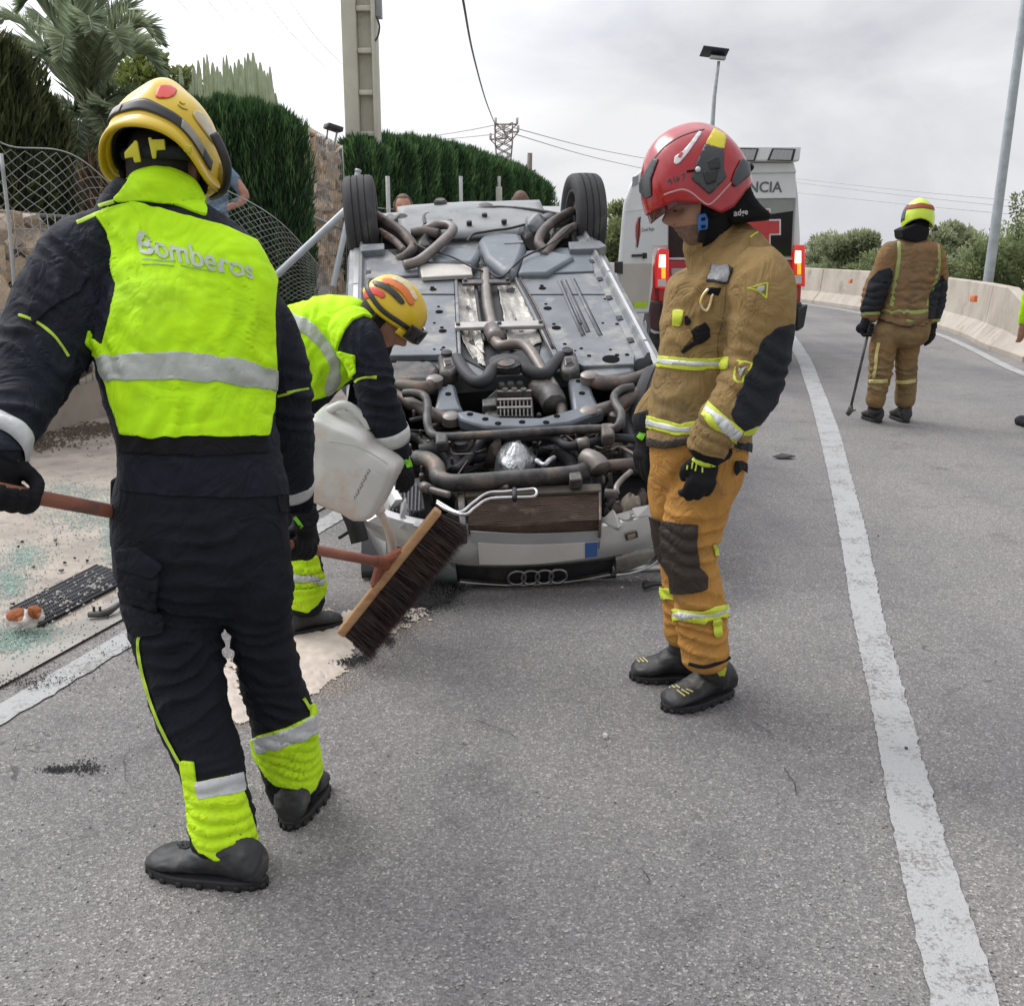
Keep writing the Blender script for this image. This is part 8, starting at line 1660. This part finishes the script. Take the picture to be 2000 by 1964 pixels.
patch(DC, 'retracted_visor', -75, 75, lambda a: rimC(a)-9*math.cos(R(a*1.1)), lambda a: rimC(a)+3, -.006, M('tinted_visor', (.10, .02, .025), None, 4, .06, spec=.8), helC, 40, 5)
bm = bmesh.new(); DC.shell(bm, lambda a: rimC(a)+1.5, 60, 10, -.016, .006); f_ = surf_of(bm); mk('helmet_liner', f_.V, f_.T, BLKC, helC)
bm = bmesh.new(); c = P(*z6([(1172, 412)])[0], 3.2); ball(bm, c, (.02, .05, .014)); mkbm('rear_knob', bm, BLKC, helC)
# neck curtain
cur = z6([(905, 690), (960, 640), (1050, 540), (1118, 445), (1132, 480), (1205, 640), (1325, 758), (1308, 803), (1200, 815), (1040, 838), (1000, 810), (950, 760)])
bm = bmesh.new(); rings = []; ctr = np.mean(cur, 0); up = smoothpoly(cur, 3)
for t, sc in ((-.095, .02), (-.095, .6), (-.088, .9), (-.07, .96), (.09, .96), (.108, .93), (.115, .6), (.115, .02)):
    rings.append([bm.verts.new(P(*(ctr+(np.array(p)-ctr)*sc), 3.22)+Vector((0, t, 0))) for p in up])
skin(bm, rings); fq = remesh(bm, .006, 5); crumple(fq, .006, 12, seed=9); finish(fq); nk = mk('neck_curtain', fq.V, fq.Q, BLKC, C_)
dtext(fq, 'adge', z6([(1078, 722), (1182, 712), (1182, 770), (1078, 785)]), 'lettering', M('white_print', (.7, .7, .7)), nk, .003)

# ================================================================== D: firefighter walking away
D_ = person('firefighter in tan suit and yellow helmet walking away along the road with a crowbar', G(1738, 824)); Yd = 8.8
bm = bmesh.new(); dp9 = lambda L_: [(1500+.2889*a, 350+.2889*b, Yd+c, d*.2889, e) for a, b, c, d, e in L_]
limb(bm, dp9([(990, 380, 0, 62, .9), (985, 420, 0, 100, .8), (980, 470, 0, 170, .65), (978, 560, 0, 176, .66), (970, 700, 0, 165, .68), (955, 820, 0, 162, .7), (935, 930, 0, 165, .7), (915, 1000, 0, 175, .7), (905, 1060, 0, 170, .7)]), 34, 5, 2.4)
limb(bm, dp9([(800, 1020, 0, 88, 1), (780, 1120, 0, 88, 1), (768, 1220, 0, 84, 1), (755, 1330, .0, 74, 1.1), (740, 1430, .0, 66, 1.1), (725, 1510, 0, 62, 1.1)]), 24, 6); limb(bm, dp9([(960, 1020, .05, 88, 1), (945, 1120, .05, 80, 1), (935, 1220, .05, 76, 1), (932, 1330, .08, 72, 1.1), (930, 1430, .1, 68, 1.1), (925, 1510, .1, 64, 1.1)]), 24, 6)
limb(bm, dp9([(850, 470, 0, 60, .9), (810, 540, 0, 66, 1), (770, 640, 0, 66, 1), (725, 750, 0, 66, 1), (695, 850, 0, 56, 1), (690, 930, 0, 48, 1)]), 22, 6); limb(bm, dp9([(1100, 470, 0, 56, .9), (1135, 560, 0, 60, 1), (1145, 680, 0, 56, 1), (1135, 800, 0, 54, 1), (1115, 900, 0, 48, 1), (1105, 960, 0, 42, 1)]), 22, 6)
fd = remesh(bm, .011, 3); crumple(fd, .012, 7, (1, 1, .9), 41)
for c, lam in (((1712, 735), .07), ((1768, 735), .07), ((1708, 590), .06), ((1830, 560), .06), ((1780, 600), .08)): fold(fd, P(*c, Yd-.15), (0, 0, 1), .2, lam, .014, c[0])
finish(fd); TAND = cloth('olive_tan_cloth', (.235, .16, .075), (.17, .115, .055), wr=.6, c3=(.24, .13, .05), s3=2.5, t3=.6); mk('body', fd.V, fd.Q, TAND, D_)
gd = lambda pts, off, nm, m_: garment(fd, [sdpoly(fd.px, z9(pts))], off, nm, m_, D_, .006)
gd([(640, 380), (1300, 380), (1300, 960), (1070, 960), (1060, 985), (960, 1000), (860, 985), (760, 950), (700, 960), (600, 960)], .014, 'jacket', cloth('brown_jacket_cloth', (.22, .145, .075), (.16, .105, .055), wr=.6, c3=(.25, .125, .05), s3=2.5, t3=.55))
for q in ([(818, 600), (832, 620), (830, 700), (790, 800), (745, 895), (630, 895), (660, 800), (690, 690), (750, 620)], [(1172, 650), (1200, 690), (1200, 800), (1160, 940), (1075, 940), (1085, 800), (1100, 740)]): gd(q, .019, 'sleeve_reinforcement', CHAR)
LT = M('dull_lime_tape', (.30, .38, .10), (.25, .31, .09), 9, .5)
for q, w in (([(888, 430), (885, 560), (862, 700), (835, 860)], 10), ([(1142, 450), (1150, 560), (1130, 680), (1100, 760)], 8), ([(1078, 800), (1070, 890)], 5), ([(762, 880), (850, 895), (980, 900), (1075, 885)], 11)): dstrip(fd, z9(q), w, 'lime_braces_tape', LT, D_, .02)
for q, w in (([(750, 1105), (735, 1180), (728, 1260), (715, 1345)], 6), ([(685, 1365), (750, 1368), (808, 1362)], 7), ([(870, 1370), (935, 1372), (998, 1360)], 7)): dstrip(fd, z9(q), w, 'trouser_tape', M('cream_tape', (.6, .52, .2), None, 9, .5), D_, .008)
dstrip(fd, z9([(740, 940), (860, 978), (960, 992), (1070, 972)]), 4, 'jacket_hem', BRNK, D_, .018)
band(fd, z9([(640, 905)])[0], z9([(745, 905)])[0], Yd, 5, 'cuff_band', LT, D_, .016); band(fd, z9([(1070, 950)])[0], z9([(1155, 950)])[0], Yd, 4, 'cuff_band', LT, D_, .016)
foot(D_, G(1716, 826), G(1690, 815), .12, .14, P(1708, 795, Yd)); foot(D_, G(1770, 826), G(1745, 813), .12, .14, P(1768, 795, Yd+.08))
BAR0, BAR1 = P(1698, 640, Yd-.05), P(1660, 803, Yd-.05)
bax_ = (BAR1-BAR0).normalized(); grip(D_, P(1697, 644, Yd-.05), bax_, (.1, 1, 0), (.0, 0, 1), .015, 1.15); ohand(D_, P(1822, 632, Yd), (0.0, 0, -1), (.6, -.8, 0), 1.1, .6)
X_ = thing('crowbar', 'long dark steel crowbar held by the firefighter walking away', 'tool', BAR1); bm = bmesh.new(); tube(bm, [BAR0-bax_*.06, BAR1], .012, 8, 1); mkbm('shaft', bm, CGRIME, X_); bm = bmesh.new(); tube(bm, [BAR1-bax_*.05, BAR1, BAR1+bax_*.03+Vector((-.02, 0, 0))], [.018, .026, .02], 8, 2); tube(bm, [BAR1, BAR1+Vector((.05, 0, .01))], [.012, .006], 6, 1); mkbm('forked_end', bm, CGRIME, X_)
bm = bmesh.new(); c = P(1500+.2889*1010, 350+.2889*310, Yd); ball(bm, c, (.09, .11, .12)); tube(bm, [c-Vector((0, 0, .05)), P(1500+.2889*995, 350+.2889*400, Yd)], [.085, .1], 16, 2); f_ = remesh(bm, .01, 3); crumple(f_, .01, 14); finish(f_); mk('head_hood', f_.V, f_.Q, BLKC, D_)
DD = Dome(P(1500+.2889*1015, 350+.2889*265, Yd), Vector((.25, 1, -.15)), Vector((.05, .12, 1)), .128, .15, .155, .01, .3, .95); YG = M('yellow_green_helmet', (.55, .72, .02), (.5, .66, .02), 4, .25, coat=.6)
rimD = lambda a: -28*math.exp(-((abs(a)-95)/50)**2)-8
bm = bmesh.new(); DD.shell(bm, rimD, 70, 18); f_ = surf_of(bm); hd_ = mk('helmet', f_.V, f_.T, YG, D_); patch(DD, 'red_band', 115, 245, 20, 36, .004, M('dull_red_band', (.3, .06, .04)), hd_); patch(DD, 'grey_side', 238, 300, -10, 40, .004, M('grey_side_plate', (.12, .13, .15)), hd_)
bm = bmesh.new(); tube(bm, [P(1820, 448, Yd+.1), P(1830, 444, Yd+.08)], [.02, .03], 8, 1); mkbm('helmet_lamp', bm, CARMT, hd_)
cur = [(1762, 448), (1790, 436), (1818, 446), (1812, 468), (1790, 474), (1764, 466)]; bm = bmesh.new(); prism(bm, [P(x, y, Yd-.14) for x, y in cur], (0, .2, 0)); f_ = remesh(bm, .01, 4); finish(f_); mk('neck_curtain', f_.V, f_.Q, BLKC, D_)

# ================================================================== bystanders
def bystander(label, x, y, z, h, top, bot, hairm, face=(0, -1, 0), armpose=None, topname='shirt', vox=.014, long=False):
    t = person(label, (x, y, z)); k = h/1.75; f = Vector(face); s = f.cross(Vector((0, 0, 1))).normalized(); o = Vector((x, y, z)); Q = lambda a, b, c: o+s*a*k+f*b*k+Vector((0, 0, c*k)); bm = bmesh.new()
    for sg in (-1, 1):
        tube(bm, [Q(sg*.09, 0, .88), Q(sg*.10, .01, .48), Q(sg*.10, -.02, .09)], [.088*k, .06*k, .045*k], 14, 5)
        ap = (armpose or {}).get(sg) or [(sg*.19, 0, 1.42), (sg*.25, -.02, 1.12), (sg*.24, .05, .86)]; tube(bm, [Q(*p) for p in ap], [.055*k, .045*k, .032*k], 12, 5)
        w = Q(*ap[-1]); d = (w-Q(*ap[-2])).normalized()
        for j in range(4): tube(bm, [w+s*(j-1.5)*.016*k, w+d*.09*k+s*(j-1.5)*.018*k, w+d*(.15-.012*abs(j-1.4))*k+s*(j-1.5)*.018*k+f*.02*k], [.014*k, .011*k, .008*k], 6, 2)
        tube(bm, [w, w+d*.06*k+f*.035*k], [.015*k, .010*k], 6, 2); tube(bm, [Q(sg*.10, -.05, .04), Q(sg*.11, .06, .045), Q(sg*.12, .17, .03)], [.045*k, .045*k, .035*k], 12, 3)
    ring = []; prof = [(.80, .15, .11), (.92, .17, .125), (1.05, .155, .11), (1.2, .175, .12), (1.36, .20, .115), (1.44, .17, .095), (1.49, .07, .065), (1.56, .055, .058)]
    for z_, a, b in [tuple(v) for v in catmull(prof, 4)]: ring.append([bm.verts.new(Q(a*math.cos(u), b*math.sin(u), z_)) for u in np.linspace(0, 6.283, 25)[:-1]])
    skin(bm, ring); head_bm(bm, Q(0, .02, 1.64), f, (0, 0, 1), k*.98); fs = remesh(bm, vox, 2); crumple(fs, .006, 9, mask=((fs.V[:, 2]-z < 1.5*k)*1.)); finish(fs); mk('body', fs.V, fs.Q, SKIN, t); hz = fs.V[:, 2]-z; rel = fs.V-np.array(o); lat = np.abs(rel @ np.array(s))
    garment(fs, [(hz-.90*k)*50, (1.49*k-hz)*50, (.30*k-lat)*50, np.where((lat > .215*k), (hz-(.82 if long else 1.12)*k)*50, 50.)], .012, topname, top, t); garment(fs, [(.95*k-hz)*50, (hz-.07*k)*50, (.19*k-lat)*50], .010, 'trousers', bot, t)
    loc = (fs.V-np.array(Q(0, .02, 1.64)))/k; fy = loc @ np.array(f); garment(fs, [np.maximum((.03-fy)*50, (loc[:, 2]-.075)*50), (loc[:, 2]+.03)*50], .008, 'hair', hairm, t); garment(fs, [(.09*k-hz)*80], .008, 'shoes', CHAR, t); return t, fs
BLUS = cloth('blue_grey_shirt', (.17, .25, .34), (.13, .19, .27)); JEAN = cloth('light_blue_denim', (.24, .31, .46), (.18, .24, .38)); BRH = M('brown_hair', (.17, .10, .07), (.11, .065, .045), 40, .7, bs=.6, bscale=150)
e_ = P(438, 340, 10.2); bystander('bystander in a blue shirt, hand on hip, by the hedge behind the yellow helmet', P(412, 400, 10.2).x, 10.2, .80, 1.72, BLUS, JEAN, HAIR, (-.3, -1, 0), {-1: [(-.18, 0, 1.42), (-.34, -.06, 1.17), (-.17, .08, 1.05)]})
p_ = P(787, 380, 9.4); bystander('person in a pale top half hidden behind the car, beside its raised left rear tyre', p_.x, 9.4, .22, 1.72, cloth('cream_top', (.55, .45, .36), (.48, .38, .3)), JEAN, BRH, (.1, -1, 0))
p_ = P(1016, 390, 10.8); bystander('short haired head showing above the car, left of its raised right rear tyre', p_.x, 10.8, .29, 1.75, cloth('grey_top', (.2, .2, .21)), JEAN, BRH, (.2, 1, 0))
p_ = P(2026, 610, 8.6); bystander('person in fluorescent jacket almost wholly cut off by the right edge', p_.x+.15, 8.6, .0, 1.7, HIVIS, CHAR, HAIR, (0, 1, 0), long=True)
